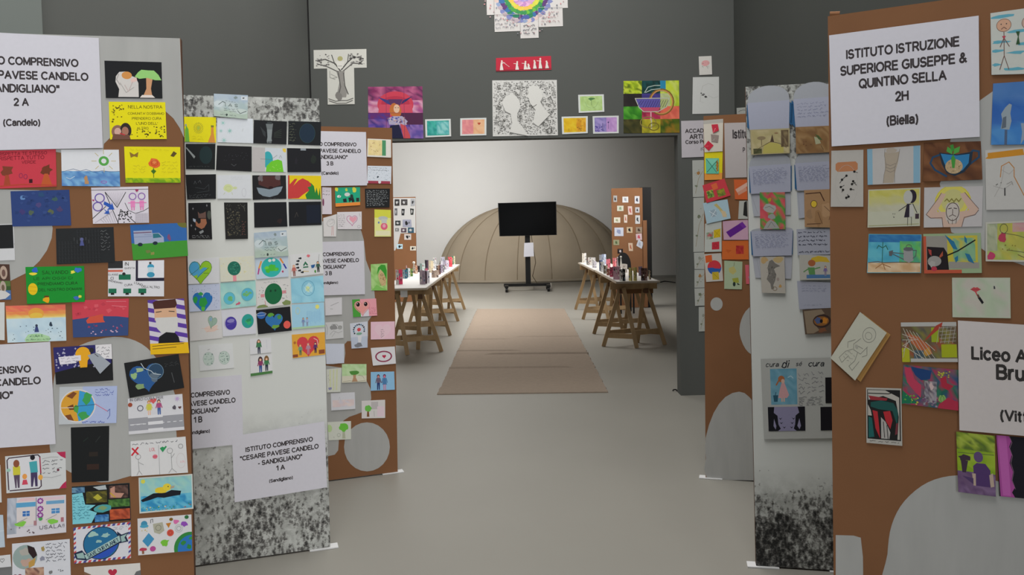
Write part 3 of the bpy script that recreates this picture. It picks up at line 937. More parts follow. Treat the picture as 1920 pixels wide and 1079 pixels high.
a.H_(36, 32, 30, '#27548c').B(14, 28, 7, 6, '#8fb07a').B(26, 18, 8, 4, '#9ab088').B(22, 50, 7, 6, '#7f9a6a').E(54, 26, 14, 16, '#27425c').B(50, 36, 8, 9, '#5a6a78').O(54, 26, 14, 15, '#6d8aa0', .9).L('#b9c6cc', 1.2, 30, 6, 34, 16, 46, 24, 50, 30, 62, 34).L('#55585a', 1, 82, 34, 84, 54).S(72, 12, 96, 22, 2, '#3a3c3e', .7)
a = sheet(P1, '112,726 220,724 219,793 111,796', '#a8b4d6', 'card with a globe half burnt orange half blue and green')
a.R(0, 0, 40, 68, '#b8bcc0').E(32, 35, 31, 30, '#d2cfd0', 30).E(32, 35, 29, 28, '#d39a34', 30).P('#3a96c8', 34, 7, 46, 11, 56, 20, 61, 32, 60, 42, 54, 53, 44, 60, 34, 63, 30, 45, 33, 25).B(48, 22, 8, 10, '#3f9a50').B(42, 54, 9, 7, '#3f9a50').B(29, 40, 6, 8, '#4a9a48').P('#7a4626', 12, 17, 24, 9, 30, 12, 22, 22).P('#7a4626', 10, 52, 20, 50, 26, 62, 16, 60).P('#6b3a20', 14, 36, 24, 32, 26, 42, 18, 42).L('#d9c8b0', 1.4, 2, 38, 24, 38).L('#33333c', .8, 26, 36, 62, 33).L('#c8627a', 1.1, 62, 32, 84, 46).L('#4a5aa0', 1, 84, 46, 88, 42, 88, 54, 84, 60).S(62, 3, 98, 18, 3, '#5a66a8', .8).S(40, 62, 86, 68, 1, '#4a56a0', .8)
a = sheet(P1, '240,748 342,739 346,806 242,815', '#cfced2', 'white card with a couple above a grey road with dashes')
a.R(0, 38, 100, 62, '#96969c').L('#c9c9cc', 1.5, 3, 50, 28, 50)
for i in range(9):
    a.L('#d4d4d6', 1.5, 4+i*11, 50.5, 9+i*11, 50.5)
a.R(35, 34, 62, 40, '#d6d5d8').R(35, 47, 62, 53, '#d6d5d8').R(35, 60, 62, 66, '#d6d5d8').M(38, 34, 27, '#c9c24a', '#c9a890', '#a8742e', dress=True).M(56, 35, 28, '#a84a78', '#3f5f9a', '#3a2c28').H_(46, 8, 6, '#cf5a5c').O(22, 20, 5, 5, '#5a5a68', 1.4).E(4, 12, 4, 4, '#9a4a34').B(84, 24, 3, 4, '#55505a').H_(94, 25, 3, '#5a3a3c').sun(90, 8, 3, '#b9a0c8', 8, .7).T('IN GIRO CURA PER', 34, 3, '#66636a', w=60)
a = sheet(P1, '133,802 205,799 204,902 135,905', '#161819', 'upright plain black card with faint brown marks')
a.R(32, 46, 48, 54, '#2a231e').R(28, 68, 50, 78, '#33221c').L('#2c3030', 1.3, 44, 28, 52, 18).L('#22302a', 1.3, 22, 26, 30, 20)
a = sheet(P1, '245,828 348,819 353,886 247,893', '#d0cfcf', 'white card with red cross, LOL and a green tick over stick figures')
a.S(3, 4, 97, 9, 1, '#55555c', .9).L('#c22a38', 3, 3, 14, 13, 26).L('#c22a38', 3, 13, 13, 2, 27).T('LOL', 39, 19, '#c8404e', w=10, h=6).P('#2c8f56', 52, 18, 57, 15, 60, 17, 63, 14, 65, 16, 57, 26).L('#9a9a9c', .8, 50, 12, 50, 68).O(13, 31, 4.5, 4.5, '#888', .8).L('#888', .8, 13, 36, 14, 58, 10, 66).L('#888', .8, 14, 58, 19, 66).L('#888', .8, 14, 42, 22, 47).E(43, 33, 4.5, 4, '#cf6878').L('#b04a5c', .8, 40, 33, 46, 33).O(70, 24, 5, 5, '#888', .8).L('#888', .8, 72, 29, 72, 58, 66, 66).L('#888', .8, 72, 58, 80, 66).L('#888', .8, 72, 38, 78, 30).O(90, 17, 4, 4, '#777', .8).O(89, 44, 8, 14, '#c0b8b8', .6).T('LOL', 92, 46, '#d49aa2', w=8)
a = sheet(P1, '10,856 123,847 125,915 13,925', '#c8c9c9', 'white card of a family from behind with red corners and handwriting')
a.P('#d3d2d6', 3, 4, 56, 4, 58, 62, 4, 62).L('#4a3a46', 2, 4, 62, 3, 8, 6, 4, 54, 2, 57, 6, 58, 60, 54, 64, 6, 64).L('#a03850', 2, 57, 8, 58, 36).P('#b02a50', 85, 0, 100, 0, 100, 13, 92, 8).P('#b02a50', 100, 55, 100, 68, 88, 68, 94, 60)
a.P('#c8c03c', 12, 20, 24, 20, 24, 36, 12, 36).E(18, 15, 5, 7, '#8a5038').P('#5a4a5e', 13, 36, 23, 36, 22, 60, 19, 60, 18, 42, 17, 60, 15, 60).P('#46a0a8', 39, 14, 52, 13, 53, 34, 41, 35).E(45, 6, 4, 5, '#1f1c22').P('#463a5c', 41, 34, 52, 34, 52, 60, 48, 60, 47, 42, 44, 60, 41, 60).E(31, 40, 4, 5, '#e29a50').P('#c8485c', 28, 46, 34, 46, 36, 55, 26, 55).E(57, 44, 4, 5, '#e2a64a').E(5, 26, 3.5, 3, '#9ac0b0').S(61, 12, 96, 40, 4, '#4a4a50', .8).L('#888', .6, 61, 10, 75, 8, 88, 9).L('#888', .6, 62, 44, 76, 46, 92, 43).E(87, 33, 2.2, 2.2, '#6a2a3a')
a = sheet(P1, '260,896 361,889 363,954 262,963', '#8fc0c2', 'painting of a yellow duck on a black raft over blue waves')
a.W_(3, 3, 97, 38, 12, 5, ['#8fc4c0', '#8abfc4', '#9cc6bc', '#84b8c0']).W_(3, 36, 97, 65, 14, 6, ['#3f9ac0', '#5aaac8', '#2f86b4', '#64b4cc']).D(4, 56, 96, 65, 36, ['#2f8a80', '#9a5a50', '#d0c8a0', '#3a8a50'], .8, 2).P('#131722', 3, 43, 26, 32, 50, 32, 60, 28, 78, 31, 76, 39, 62, 40, 46, 42, 34, 40, 20, 44, 6, 47).B(42, 27, 13, 6, '#d9be32', 12, .12).E(52, 22, 8, 7, '#dcc63c').P('#a89c86', 58, 21, 66, 20, 65, 24, 58, 26).E(54, 21, 1.1, 1.1, '#222').E(8, 8, 4, 4, '#d0cc50')
for q in ((0, 0, 100, 2.5), (0, 65.5, 100, 68), (0, 0, 2, 68), (98, 0, 100, 68)):
    a.R(*q, '#c9cac4')
a = sheet(P1, '135,913 243,906 246,975 137,983', '#79c4d0', 'photo collage card of nature patches outlined in black on turquoise')
a.P('#141516', 0, 0, 100, 0, 100, 68, 32, 68, 42, 50, 28, 44, 40, 36, 22, 34, 18, 12, 0, 14).W_(0, 2, 22, 12, 5, 3, ['#2c4a6c', '#4a7498', '#6b90a8']).P('#aab2b4', 36, 3, 58, 1, 60, 9, 46, 9).W_(24, 11, 60, 32, 8, 6, ['#4a4620', '#6b6428', '#3a3a1c', '#55521e']).P('#b0a838', 36, 22, 44, 16, 52, 24, 44, 28).W_(64, 3, 97, 26, 7, 5, ['#5a4038', '#3c2c28', '#6a5048']).P('#b98a78', 66, 8, 74, 4, 74, 16, 90, 18, 84, 26, 66, 24).L('#c0a030', 2, 66, 16, 74, 24).W_(62, 28, 99, 42, 8, 4, ['#3f6a30', '#2c5026', '#55803c']).B(52, 43, 15, 7, '#4a9a9c', 12, .12).B(52, 42, 8, 4, '#7c9a68').W_(64, 46, 99, 65, 8, 5, ['#a8482c', '#c05a34', '#8a3a26', '#b5553a']).W_(38, 54, 62, 67, 6, 4, ['#2a5a94', '#3a78b0', '#5a94c0']).S(1, 17, 20, 34, 4, '#3a7a8a', .8).S(1, 36, 36, 60, 5, '#3a7a8a', .8)
a = sheet(P1, '14,935 124,928 125,998 14,1009', '#cdc9cf', 'card of two house fronts with purple flowers reading USALA')
a.W_(0, 0, 16, 62, 4, 7, ['#aab0bc', '#b8bcc6', '#9aa0ac']).R(16, 6, 48, 48, '#d3cac9').R(58, 6, 96, 48, '#d2c9c9').P('#d8b8bc', 16, 7, 24, 1, 46, 1, 48, 7).R(58, 2, 97, 7, '#d5bcc4').R(15, 9, 48, 17, '#5a9cc4').R(66, 9, 97, 15, '#6a9cc0').R(26, 24, 38, 33, '#3a6cb0').R(75, 23, 89, 32, '#4a86bc').L('#c0d0dc', .8, 32, 24, 32, 33).L('#c0d0dc', .8, 26, 28, 38, 28).L('#c0d0dc', .8, 82, 23, 82, 32).L('#c0d0dc', .8, 75, 27, 89, 27).L('#5a5a70', 1, 49, 2, 49, 50)
for y in (8, 22, 33):
    for t in range(8):
        a.E(56+4*math.cos(t*.785), y+4*math.sin(t*.785), 1.8, 1.5, '#8a3a90', 8)
    a.E(56, y, 2, 2, '#d0b8d8', 10)
a.B(23, 46, 9, 5, '#7fc24a').B(76, 45, 9, 5, '#7fc24a').B(57, 40, 4, 3, '#4a9a50').R(45, 42, 50, 50, '#a87a80').R(91, 40, 96, 48, '#a86a74').L('#777', .7, 16, 44, 34, 36).L('#777', .7, 66, 42, 84, 34).T('USALA!!', 76, 55, '#55525a', w=42, h=6).D(4, 52, 50, 64, 8, '#6a5a60', 1.2, 2).L('#b8b0b8', .5, 0, 51, 50, 51)
a = sheet(P1, '138,990 245,979 246,1046 140,1057', '#cfcfd6', 'airmail edged card with a globe and ribbon SAVE OUR PLANET')
for i in range(12):
    for y0 in (0, 64):
        a.P('#c8484c' if i % 2 else '#4a4a90', i*8.6, y0, i*8.6+5, y0, i*8.6+3, y0+4, i*8.6-2, y0+4)
for i in range(8):
    for x0 in (0, 96):
        a.P('#c8484c' if i % 2 else '#4a4a90', x0, i*8.6+3, x0+4, i*8.6, x0+4, i*8.6+4, x0, i*8.6+7)
a.E(48, 34, 32, 31, '#1e2a44', 30).E(48, 34, 30.5, 29.5, '#256a94', 30).P('#2b50b0', 24, 52, 76, 30, 78, 38, 72, 50, 60, 60, 46, 63, 34, 60).B(34, 16, 9, 5, '#9abcb4').B(56, 20, 7, 4, '#93b8b4').B(44, 30, 5, 3, '#8fb4b0').P('#1e2a44', 0, 48, 14, 44, 20, 52, 77, 27, 76, 15, 84, 22, 98, 18, 92, 26, 96, 36, 80, 38, 22, 64, 4, 60)
a.P('#9fbcb8', 18, 54, 80, 23, 82, 34, 22, 62).P('#93b0ac', 4, 50, 16, 48, 19, 60, 6, 58).P('#93b0ac', 82, 25, 94, 21, 89, 28, 92, 34, 84, 36).T('SAVE OUR PLANET', 51, 43.5, '#18324a', w=60, h=6.5, rot=-25.5, bold=.03).S(70, 6, 94, 13, 2, '#8a8a94', .7)
a = sheet(P1, '258,973 359,965 361,1032 260,1041', '#cfced0', 'white card full of small icons, rocket mushroom pizza and a globe corner')
a.E(96, 62, 30, 30, '#2f7f3c', 30).E(98, 64, 25, 26, '#2a6fb4', 30).B(84, 52, 5, 4, '#2f7f3c').B(94, 60, 4, 5, '#2f7f3c').B(98, 44, 4, 3, '#2f8f4c').E(12, 11, 6, 6, '#3f88a8').E(12, 15, 8, 3, '#4a9ab8').D(6, 18, 18, 26, 5, '#c0ac50', 1.3).P('#a8a694', 28, 12, 46, 10, 49, 26, 40, 32, 30, 28).O(38, 20, 5, 5, '#6a6a5c', .8).P('#b8772c', 52, 13, 62, 12, 57, 22).E(60, 31, 6.5, 6.5, '#c85040').O(60, 31, 3, 3, '#a03828', .8).P('#3f8ab4', 20, 28, 30, 40, 18, 54, 8, 42).B(50, 48, 7, 7, '#74b83a', 14, .35).B(9, 58, 6, 3.5, '#b03a52').R(7, 60, 11, 66, '#8a5a40').E(27, 58, 5.5, 5, '#b04a8a').B(71, 11, 5, 4, '#cf6aa0').B(87, 16, 6, 5, '#8a4aac').E(91, 4, 4, 3.5, '#2c6a3a').E(62, 6, 3.5, 3, '#7a5a20').L('#55555a', 1, 24, 10, 24, 4, 28, 3, 28, 9).O(76, 24, 4, 4, '#999', 1).O(76, 24, 7, 7, '#aaa', .8)
a = sheet(P1, '23,1020 131,1011 134,1098 24,1104', '#cdced4', 'white card with a round photo, a dark heart and paw prints', size=(100, 82))
a.E(22, 26, 21, 22, '#8fa09c').B(24, 16, 10, 8, '#a8a49c').P('#2c1e20', 26, 5, 38, 10, 43, 24, 36, 30, 28, 18).B(24, 36, 10, 7, '#b89a8c').P('#b8904a', 28, 36, 40, 28, 38, 42, 28, 46).W_(22, 46, 54, 82, 6, 6, ['#a8806c', '#8a5c50', '#b89880', '#6b4a44']).H_(9, 62, 8, '#7c2c44').S(58, 4, 98, 38, 6, '#55565e', .9).B(53, 13, 3, 4, '#a08a50').B(52, 31, 4, 4, '#888a9a').B(66, 56, 3, 3, '#777').D(78, 52, 88, 58, 6, '#555', 1.2)
a = sheet(P1, '158,1064 263,1056 268,1130 160,1135', '#cfccc8', 'white card top with a red heart, bottom frame edge of left board')
a.H_(50, 13, 8, '#b02c44').P('#666', 84, 26, 92, 14, 100, 12, 100, 30).P('#7a5c48', 0, 8, 12, 14, 8, 26, 0, 26)
a = sheet(P1, '-60,965 6,966 10,1026 -58,1033', '#b4c0cc', 'pale blue card edge at left frame, below the family card')
a.L('#8aa0b0', .8, 70, 20, 98, 24).L('#d0d6dc', 1.2, 60, 50, 98, 44)
a = sheet(P1, '-85,879 1,872 4,942 -83,949', '#cccccb', 'white card sliver at left frame beside the family card')
a.L('#aaa', .7, 20, 30, 90, 34)
a = sheet(P1, '-80,1052 20,1040 22,1062 -80,1072', '#cacacc', 'white strip with a small grey heart at the bottom left frame corner', size=(100, 22))
a.H_(84, 9, 4, None, .9, '#666')

# ---------------------------------------------------------------- sheets on the white printed board
def ticket(quad, num, label):
    a = sheet(P2, quad, '#a9b8b6', label, 'postcard', 'ticket_card', e=3)
    a.W_(0, 0, 100, 68, 8, 5, [['#9fb0c0', '#aab8c4'], ['#a4b6b8', '#b8c4c4'], ['#a8b8ac', '#aebfb0']]).E(14, 30, 14, 10, '#c2cdd0').E(80, 48, 20, 8, '#bcc8c4').R(80, 4, 99, 15, '#c8cfd4').B(87, 9, 3, 2, '#444').B(64, 9, 5, 4, '#7f8c8c')
    a.T(num, 52, 32, '#3c4a48', w=36, h=8).L('#3a4645', 1.5, 14, 32, 26, 22, 34, 26).L('#3a4645', 1.5, 70, 46, 78, 54, 96, 46).S(30, 40, 70, 52, 2, '#55625f', .8).S(34, 18, 66, 24, 1, '#6a7674', .7).B(38, 61, 3, 3.5, '#33403e').S(18, 59, 34, 63, 1, '#6a7674', .8).S(46, 59, 66, 63, 1, '#6a7674', .8)
    return a


ticket('401,176 465,179 464,224 401,218', 'I A S', 'small grey green class card reading A, at the board top edge')
ticket('476,437 537,432 541,480 478,484', 'I B S', 'small grey green class card reading B, board middle')
a = sheet(P2, '344,219 405,220 405,268 346,266', '#efe312', 'yellow card with a spiky sun and green and orange bottles')
a.sun(45, 30, 9, '#c2b81c', 20, 1.2, 1.7, '#8a8a30').B(45, 30, 5, 5, '#a8b83a').P('#6aaa3c', 2, 68, 3, 36, 8, 24, 14, 34, 16, 68).P('#d08c3c', 74, 68, 84, 46, 85, 26, 92, 26, 93, 44, 98, 68).R(4, 20, 9, 26, '#8a9a9a').R(84, 22, 93, 27, '#7a7430').S(26, 50, 60, 62, 2, '#c0b61c', .6)
a = sheet(P2, '407,221 474,223 475,269 408,267', '#cfd4da', 'white card with pale green virus balls, beside the yellow bottle card')
for x, y, r in ((16, 14, 6), (34, 36, 6), (10, 36, 4), (18, 62, 6), (36, 34, 3)):
    a.sun(x, y, r*.6, '#9ac4be', 8, .8, 2.2)
a.L('#aaa', .7, 72, 28, 70, 36)
a = sheet(P2, '476,225 538,228 537,271 475,269', '#15161a', 'black card with a grey raised arm and rays')
a.P('#7f8688', 40, 26, 56, 26, 54, 52, 56, 60, 40, 62, 42, 48).P('#6a7072', 36, 10, 58, 8, 56, 26, 40, 26).R(40, 4, 54, 10, '#33383a')
for t in range(5):
    a.L('#4a5052', .8, 20+t*2, 20+t*5, 36, 36+t*3).L('#3f4a3f', .8, 62, 36+t*3, 84, 24+t*6)
for t in range(4):
    a.L('#7f8688', 1.8, 42+t*3.6, 58, 42+t*3.6, 66)
a = sheet(P2, '541,227 602,229 601,273 540,271', '#14181c', 'black card with a dark blue globe outline and writing column')
a.E(58, 34, 24, 28, '#172a3c', 26).O(58, 34, 24, 28, '#2c4a4a', .9).S(3, 4, 22, 60, 7, '#6a6f5c', .9)
a = sheet(P2, '348,270 404,270 403,318 349,317', '#14181a', 'black card with a grey spyglass and dim green disc')
a.P('#8a9090', 0, 10, 4, 10, 32, 34, 28, 40).E(68, 30, 22, 24, '#1a2e30').S(10, 58, 92, 64, 1, '#4a4e4e', .7)
a = sheet(P2, '407,273 472,275 472,322 405,319', '#131317', 'black card sprinkled with tiny grey dots')
a.D(18, 16, 90, 40, 22, '#44464c', .7, 1.3).L('#55585c', 1, 42, 50, 50, 55, 56, 50)
a = sheet(P2, '473,276 536,279 536,323 473,322', '#b8b5b6', 'card half grey and half green hill with a blue globe')
a.R(38, 0, 100, 68, '#c6ccd2').E(46, 34, 15, 24, '#34a0a8').R(0, 0, 38, 68, '#b5b1b0').P('#6cc22c', 40, 68, 42, 52, 56, 38, 76, 32, 88, 36, 93, 68).E(97, 3, 7, 8, '#e2c44c').L('#666', .8, 24, 32, 56, 33, 74, 20).D(50, 48, 84, 64, 7, '#b9dc7a', 1.3).L('#777', .8, 80, 28, 84, 20, 88, 28)
a = sheet(P2, '538,278 601,279 602,323 539,323', '#14151a', 'black card with a small grey patch on its top rim')
a.R(40, 0, 56, 6, '#8a9298').B(78, 30, 7, 14, '#1e2620').B(26, 36, 4, 10, '#1e1c24')
a = sheet(P2, '348,328 405,327 405,373 351,374', '#15171a', 'black card with faint drawing of a small house, above the fox card')
a.L('#55595c', 1.1, 26, 26, 30, 18, 34, 26).L('#55595c', 1.1, 40, 22, 46, 16, 50, 24).L('#3e4446', 1, 30, 36, 60, 40, 76, 28, 76, 46, 34, 50).S(8, 54, 80, 66, 2, '#55595c', .7).D(10, 10, 90, 50, 10, '#33383a', .8)
a = sheet(P2, '407,329 470,328 472,373 408,373', '#cdd0d4', 'white card with a pale yellow green turtle')
a.B(32, 38, 15, 11, '#c8d09a', 12, .12).E(52, 37, 6, 4, '#c4cc9c').L('#b9c09a', 1.5, 22, 50, 18, 56).L('#b9c09a', 1.5, 42, 50, 44, 56).O(32, 38, 8, 6, '#aebc7a', .7).O(78, 50, 6, 12, '#b0aeb8', .7).S(40, 4, 88, 14, 2, '#c0c4c8', .6)
a = sheet(P2, '473,329 536,329 537,373 474,375', '#17171a', 'black card with a reddish animal muzzle and grey moustache')
a.P('#4a2826', 18, 2, 82, 2, 84, 28, 50, 38, 18, 26).B(24, 8, 7, 9, '#6a6264').B(76, 6, 7, 8, '#6a6264').P('#7f8c96', 12, 34, 28, 36, 50, 40, 72, 34, 90, 32, 84, 46, 74, 56, 50, 62, 30, 58, 18, 50).E(54, 35, 7, 4, '#2a0c10').S(24, 64, 80, 68, 1, '#55585c', .6)
a = sheet(P2, '540,329 602,330 602,374 540,373', '#e8cc10', 'yellow card with a red hand and a green hand')
a.P('#c03a38', 0, 0, 4, 0, 5, 26, 20, 10, 28, 10, 16, 30, 32, 14, 44, 8, 62, 16, 70, 24, 76, 36, 56, 48, 44, 56, 32, 66, 0, 68).P('#247c34', 52, 56, 64, 42, 58, 34, 70, 30, 68, 20, 78, 30, 82, 50, 86, 34, 92, 58, 96, 34, 99, 68, 56, 68)
a = sheet(P2, '353,381 395,380 398,449 354,449', '#17171a', 'upright black card with an orange fox and stars')
a.P('#a0684c', 20, 48, 30, 58, 36, 54, 36, 44, 52, 44, 54, 56, 46, 68, 38, 72, 22, 64).P('#6a5048', 28, 24, 34, 30, 44, 28, 52, 24, 52, 42, 30, 42).P('#a8b4c4', 13, 42, 22, 46, 20, 54, 14, 50).P('#8a8e90', 30, 80, 42, 74, 44, 80, 34, 86).E(62, 34, 6, 12, '#4a5048')
for x, y in ((14, 16), (56, 8), (8, 62), (20, 72)):
    a.L('#a8a8ac', .9, x-2, y, x+2, y).L('#a8a8ac', .9, x, y-3, x, y+3)
a.S(10, 88, 64, 97, 2, '#8a8c8e', .9)
a = sheet(P2, '420,380 464,380 465,448 423,449', '#1b1b1b', 'upright black card scribbled with a dense gold doodle')
a.D(8, 24, 46, 90, 130, ['#55503e', '#6a6450', '#44423a', '#3a3a38'], 1, 2.6)
a.D(6, 4, 62, 22, 30, ['#4a4a46', '#5a584c'], .8, 2).S(50, 50, 62, 90, 6, '#7a5048', .8).L('#66665c', .9, 50, 8, 58, 14, 60, 24)
a = sheet(P2, '476,380 537,379 539,425 477,427', '#14161a', 'plain black card under the muzzle card')
a.B(76, 52, 8, 7, '#2a1c1c')
a = sheet(P2, '541,379 602,378 603,422 542,424', '#121419', 'blank black card with tiny brown mark, under the red hand card')
a.L('#4a4440', 1.1, 18, 44, 24, 30, 28, 42)
a.R(54, 10, 96, 62, '#121a2a')
a = sheet(P2, '352,487 411,483 411,531 353,533', '#d0d1d4', 'white card with a heart shaped blue and green world')
a.H_(40, 34, 36, '#8fc22f').E(20, 26, 17, 20, '#4fa0cc').P('#4fa0cc', 30, 36, 50, 24, 62, 26, 44, 42, 30, 52).H_(40, 34, 36, None, 1.3, '#3a6a34').L('#3a6a34', 1.1, 6, 44, 30, 30, 38, 22).L('#3a6a34', 1.1, 26, 56, 40, 42, 66, 26).L('#3a6a34', 1, 50, 40, 66, 40)
a = sheet(P2, '411,484 476,480 478,525 414,529', '#cfcfbf', 'cream card with one dark green ball on a pink stem')
a.D(2, 2, 98, 60, 70, ['#d8d4a8', '#cfccb4', '#d4d0b0'], 1, 3).R(36, 50, 46, 68, '#e0909a').E(41, 32, 19, 20, '#1f6a58', 26).D(28, 18, 54, 46, 40, ['#3f8f78', '#174c44', '#2f7a60'], 1, 2.4)
a = sheet(P2, '478,483 540,480 541,519 481,524', '#bccad8', 'card of a smiling earth with arms, under the B class card', e=2)
a.G(48, 34, 31, '#2fb0a8', ('#5cc040', '#6ccc44', '#4ab838'), None, 7).E(44, 12, 5, 5, '#e8ece8').E(56, 11, 5, 5, '#e8ece8').L('#e09a4c', 5, 18, 14, 10, 34).L('#b03a80', 4, 10, 36, 6, 52).L('#e08a3c', 5, 76, 8, 84, 22).L('#26349a', 4.5, 86, 26, 93, 40).B(82, 50, 3, 4, '#b03a60')
a = sheet(P2, '543,478 604,473 607,513 546,520', '#cfcfcf', 'white card with a recycling sign ringed by little black figures')
a.O(46, 34, 15, 15, '#b8c4bc', .8).P('#246a4a', 46, 24, 54, 36, 50, 38, 46, 32, 42, 38, 38, 36).R(38, 40, 54, 44, '#246a4a')
for t in range(6):
    x, y = 46+24*math.cos(2.0+t*.42), 34+25*math.sin(2.0+t*.42)
    a.E(x, y, 3.2, 3.2, '#1c2024').E(x-4, y, 2.4, 2.4, '#2a3034')
a.B(56, 8, 5, 4, '#d06a72').P('#2a5a90', 62, 38, 76, 36, 72, 46, 64, 48).M(84, 62, 34, '#3c5a4c', '#333').M(10, 66, 34, '#b86a60', '#8a5a50', '#d09a80').B(74, 58, 3, 5, '#4a8a3c').L('#cca83a', 1.5, 38, 54, 54, 56).L('#666', .8, 86, 30, 90, 6)
a = sheet(P2, '352,535 412,532 413,581 356,585', '#bcc4da', 'lilac card with a blue and green heart earth and small birds')
a.H_(44, 44, 32, '#2470b4').B(46, 48, 12, 14, '#2f9a44').B(20, 38, 7, 10, '#2f9a44').B(38, 24, 8, 4, '#3aa04a').B(44, 64, 7, 6, '#5cb83c').L('#e4e8ee', 1.6, 58, 20, 68, 22, 72, 30).D(8, 4, 96, 20, 14, '#5a6a9a', .8, 1.4).D(76, 20, 96, 62, 14, '#5a6a9a', .8, 1.3)
a = sheet(P2, '413,531 479,526 480,573 415,580', '#9fcfc8', 'turquoise card with two small globes and a red arrow')
a.W_(0, 0, 100, 68, 8, 5, ['#a0d0c8', '#98c8c6', '#aad4cc']).G(24, 42, 16, '#5fb8cc', ('#74b86a', '#6ab074'), '#6aa8a8').G(76, 36, 17, '#58b0cc', ('#7ab85c', '#6ab074'), '#6aa8a8').P('#c85a74', 42, 58, 50, 55, 50, 52, 56, 57, 50, 62, 50, 60, 42, 62)
a = sheet(P2, '480,528 543,522 545,571 482,578', '#cfcdca', 'white card with a large dark green face and two hills')
a.E(50, 36, 26, 27, '#13643c', 28).E(42, 28, 3, 3, '#0c3a24').E(56, 28, 3, 3, '#0c3a24').B(16, 66, 18, 7, '#7a8a54').B(88, 62, 16, 7, '#7a8a54').R(12, 34, 23, 42, '#cf8a90').R(76, 30, 88, 38, '#cf8a90').D(4, 4, 22, 54, 9, '#6a6c70', 1, 1.8).D(80, 4, 96, 52, 9, '#6a6c70', 1, 1.8).L('#c0505c', 1.3, 24, 52, 26, 64).S(22, 3, 80, 8, 1, '#8a8a8e', .7).S(76, 46, 96, 54, 1, '#555', .9)
a = sheet(P2, '545,523 606,517 608,566 547,569', '#8fc6d8', 'light blue card with a crystal ball')
a.W_(0, 0, 100, 68, 7, 5, ['#90c8da', '#88c0d4', '#9acede']).O(52, 30, 19, 20, '#5a9ab8', 1.4).B(52, 30, 12, 12, '#b4dce4', 9).B(50, 32, 6, 7, '#d0dc9a').L('#78b0c8', 1, 38, 20, 52, 34, 66, 22).L('#78b0c8', 1, 40, 44, 52, 34, 64, 46)
a = sheet(P2, '355,587 415,582 417,634 357,640', '#d0cecc', 'white card with a pale leaf green heart over faint orange scribble')
a.B(66, 42, 22, 9, '#dcc6ba').L('#d4b4a4', .8, 36, 40, 90, 46, 50, 50, 86, 36).H_(70, 26, 16, '#9ab4a4', .9, '#6a8a74', .9, .35).L('#7c9a88', .9, 66, 44, 72, 22).B(66, 20, 4, 5, '#8aa8c0')
a = sheet(P2, '415,582 479,576 480,626 418,631', '#cdced6', 'white card with one purple and one green globe')
a.E(24, 36, 19, 18, '#b8b4c8', 26).E(26, 36, 17, 17, '#46389a', 24).B(26, 30, 9, 6, '#8880bc').L('#6a5fae', 1, 14, 40, 38, 34).G(76, 34, 18, '#2a9a90', ('#34b070', '#2c8a5c'), None)
a = sheet(P2, '480,582 544,575 547,620 484,627', '#15161a', 'black card with a blue green heart earth, striped planet and red moon')
a.H_(50, 36, 26, '#2e6ea8').B(42, 18, 10, 5, '#5a9a3c').B(52, 52, 10, 6, '#6a9a3c').B(66, 26, 6, 7, '#4a8a44').E(14, 16, 12, 10, '#2c60a8').O(14, 13, 14, 4, '#b0b8c0', 1.2).E(87, 50, 10.5, 11, '#dc5a50')
a = sheet(P2, '547,572 607,567 609,613 548,618', '#9cc8dc', 'light blue card with pencilled rain, a moon and two stick friends')
for i in range(14):
    a.L('#84b4d4', 1, 46+i*3.3, 18+a.r.random()*8, 46+i*3.3, 50+a.r.random()*8)
a.E(79, 11, 6, 6, '#dcd874').O(18, 18, 6, 9, '#c8cc9a', 1.2).M(34, 62, 24, '#7a8ab0', '#8890a8', '#4a4458').M(46, 62, 24, '#9ab0d0', '#8890a8', '#5a5468').R(0, 63, 100, 68, '#a8c8a0')
a = sheet(P2, '372,648 436,644 439,690 375,696', '#d2d4d4', 'white card with two grey green pencil globes')
for x in (27, 73):
    a.E(x, 38, 16, 18, '#bccac2', 26).D(x-12, 24, x+12, 52, 26, ['#8fa89c', '#a4b8ac', '#7c8f8a'], 1, 2.8).O(x, 38, 16, 18, '#98a8a0', .7)
a.L('#777', 1, 26, 14, 32, 12)
a = sheet(P2, '468,636 508,633 509,661 469,665', '#d2d2d4', 'small white card with one long haired girl in green')
a.E(42, 26, 11, 20, '#6a4a2c').M(42, 68, 62, '#3f7a54', '#33384a', '#6a4a2c').L('#aab', .8, 78, 8, 80, 50)
a = sheet(P2, '469,666 510,663 511,700 470,706', '#d2d2d2', 'small white card with two girls holding hands on grass', size=(100, 92))
a.R(0, 80, 100, 92, '#4a7a44').E(46, 28, 11, 18, '#4a3438').E(74, 26, 11, 18, '#7a5a34').M(46, 80, 64, '#8a3a60', '#33508a', '#4a3438').M(74, 78, 62, '#3f7a4c', '#2a3040', '#7a5a34')
a = sheet(P2, '547,628 609,623 610,665 549,672', '#dca23a', 'orange card with a big red heart and three small people')
a.H_(48, 34, 34, '#cc4048').L('#e8c0b8', 2, 66, 16, 76, 22, 78, 36).M(24, 62, 32, '#6a9a7c', '#4a6a50', '#b07a40').M(48, 62, 34, '#b08a9c', '#b87a8c', '#c06a70').M(70, 60, 32, '#5a3468', '#3c2448', '#3a1c30').R(0, 58, 16, 66, '#8a4a2c').R(80, 52, 98, 64, '#8a4a2c').E(8, 24, 4, 4, '#b06a30')
school(P2, '283,716 453,703 456,832 287,850', '1 B', '(Sandigliano)', 'white school sign reading 1 B, partly behind the 1 A sign', e=2)
school(P2, '435,818 608,790 613,913 440,941', '1 A', '(Sandigliano)', 'tilted white school sign reading 1 A on the leaf printed board', e=5)

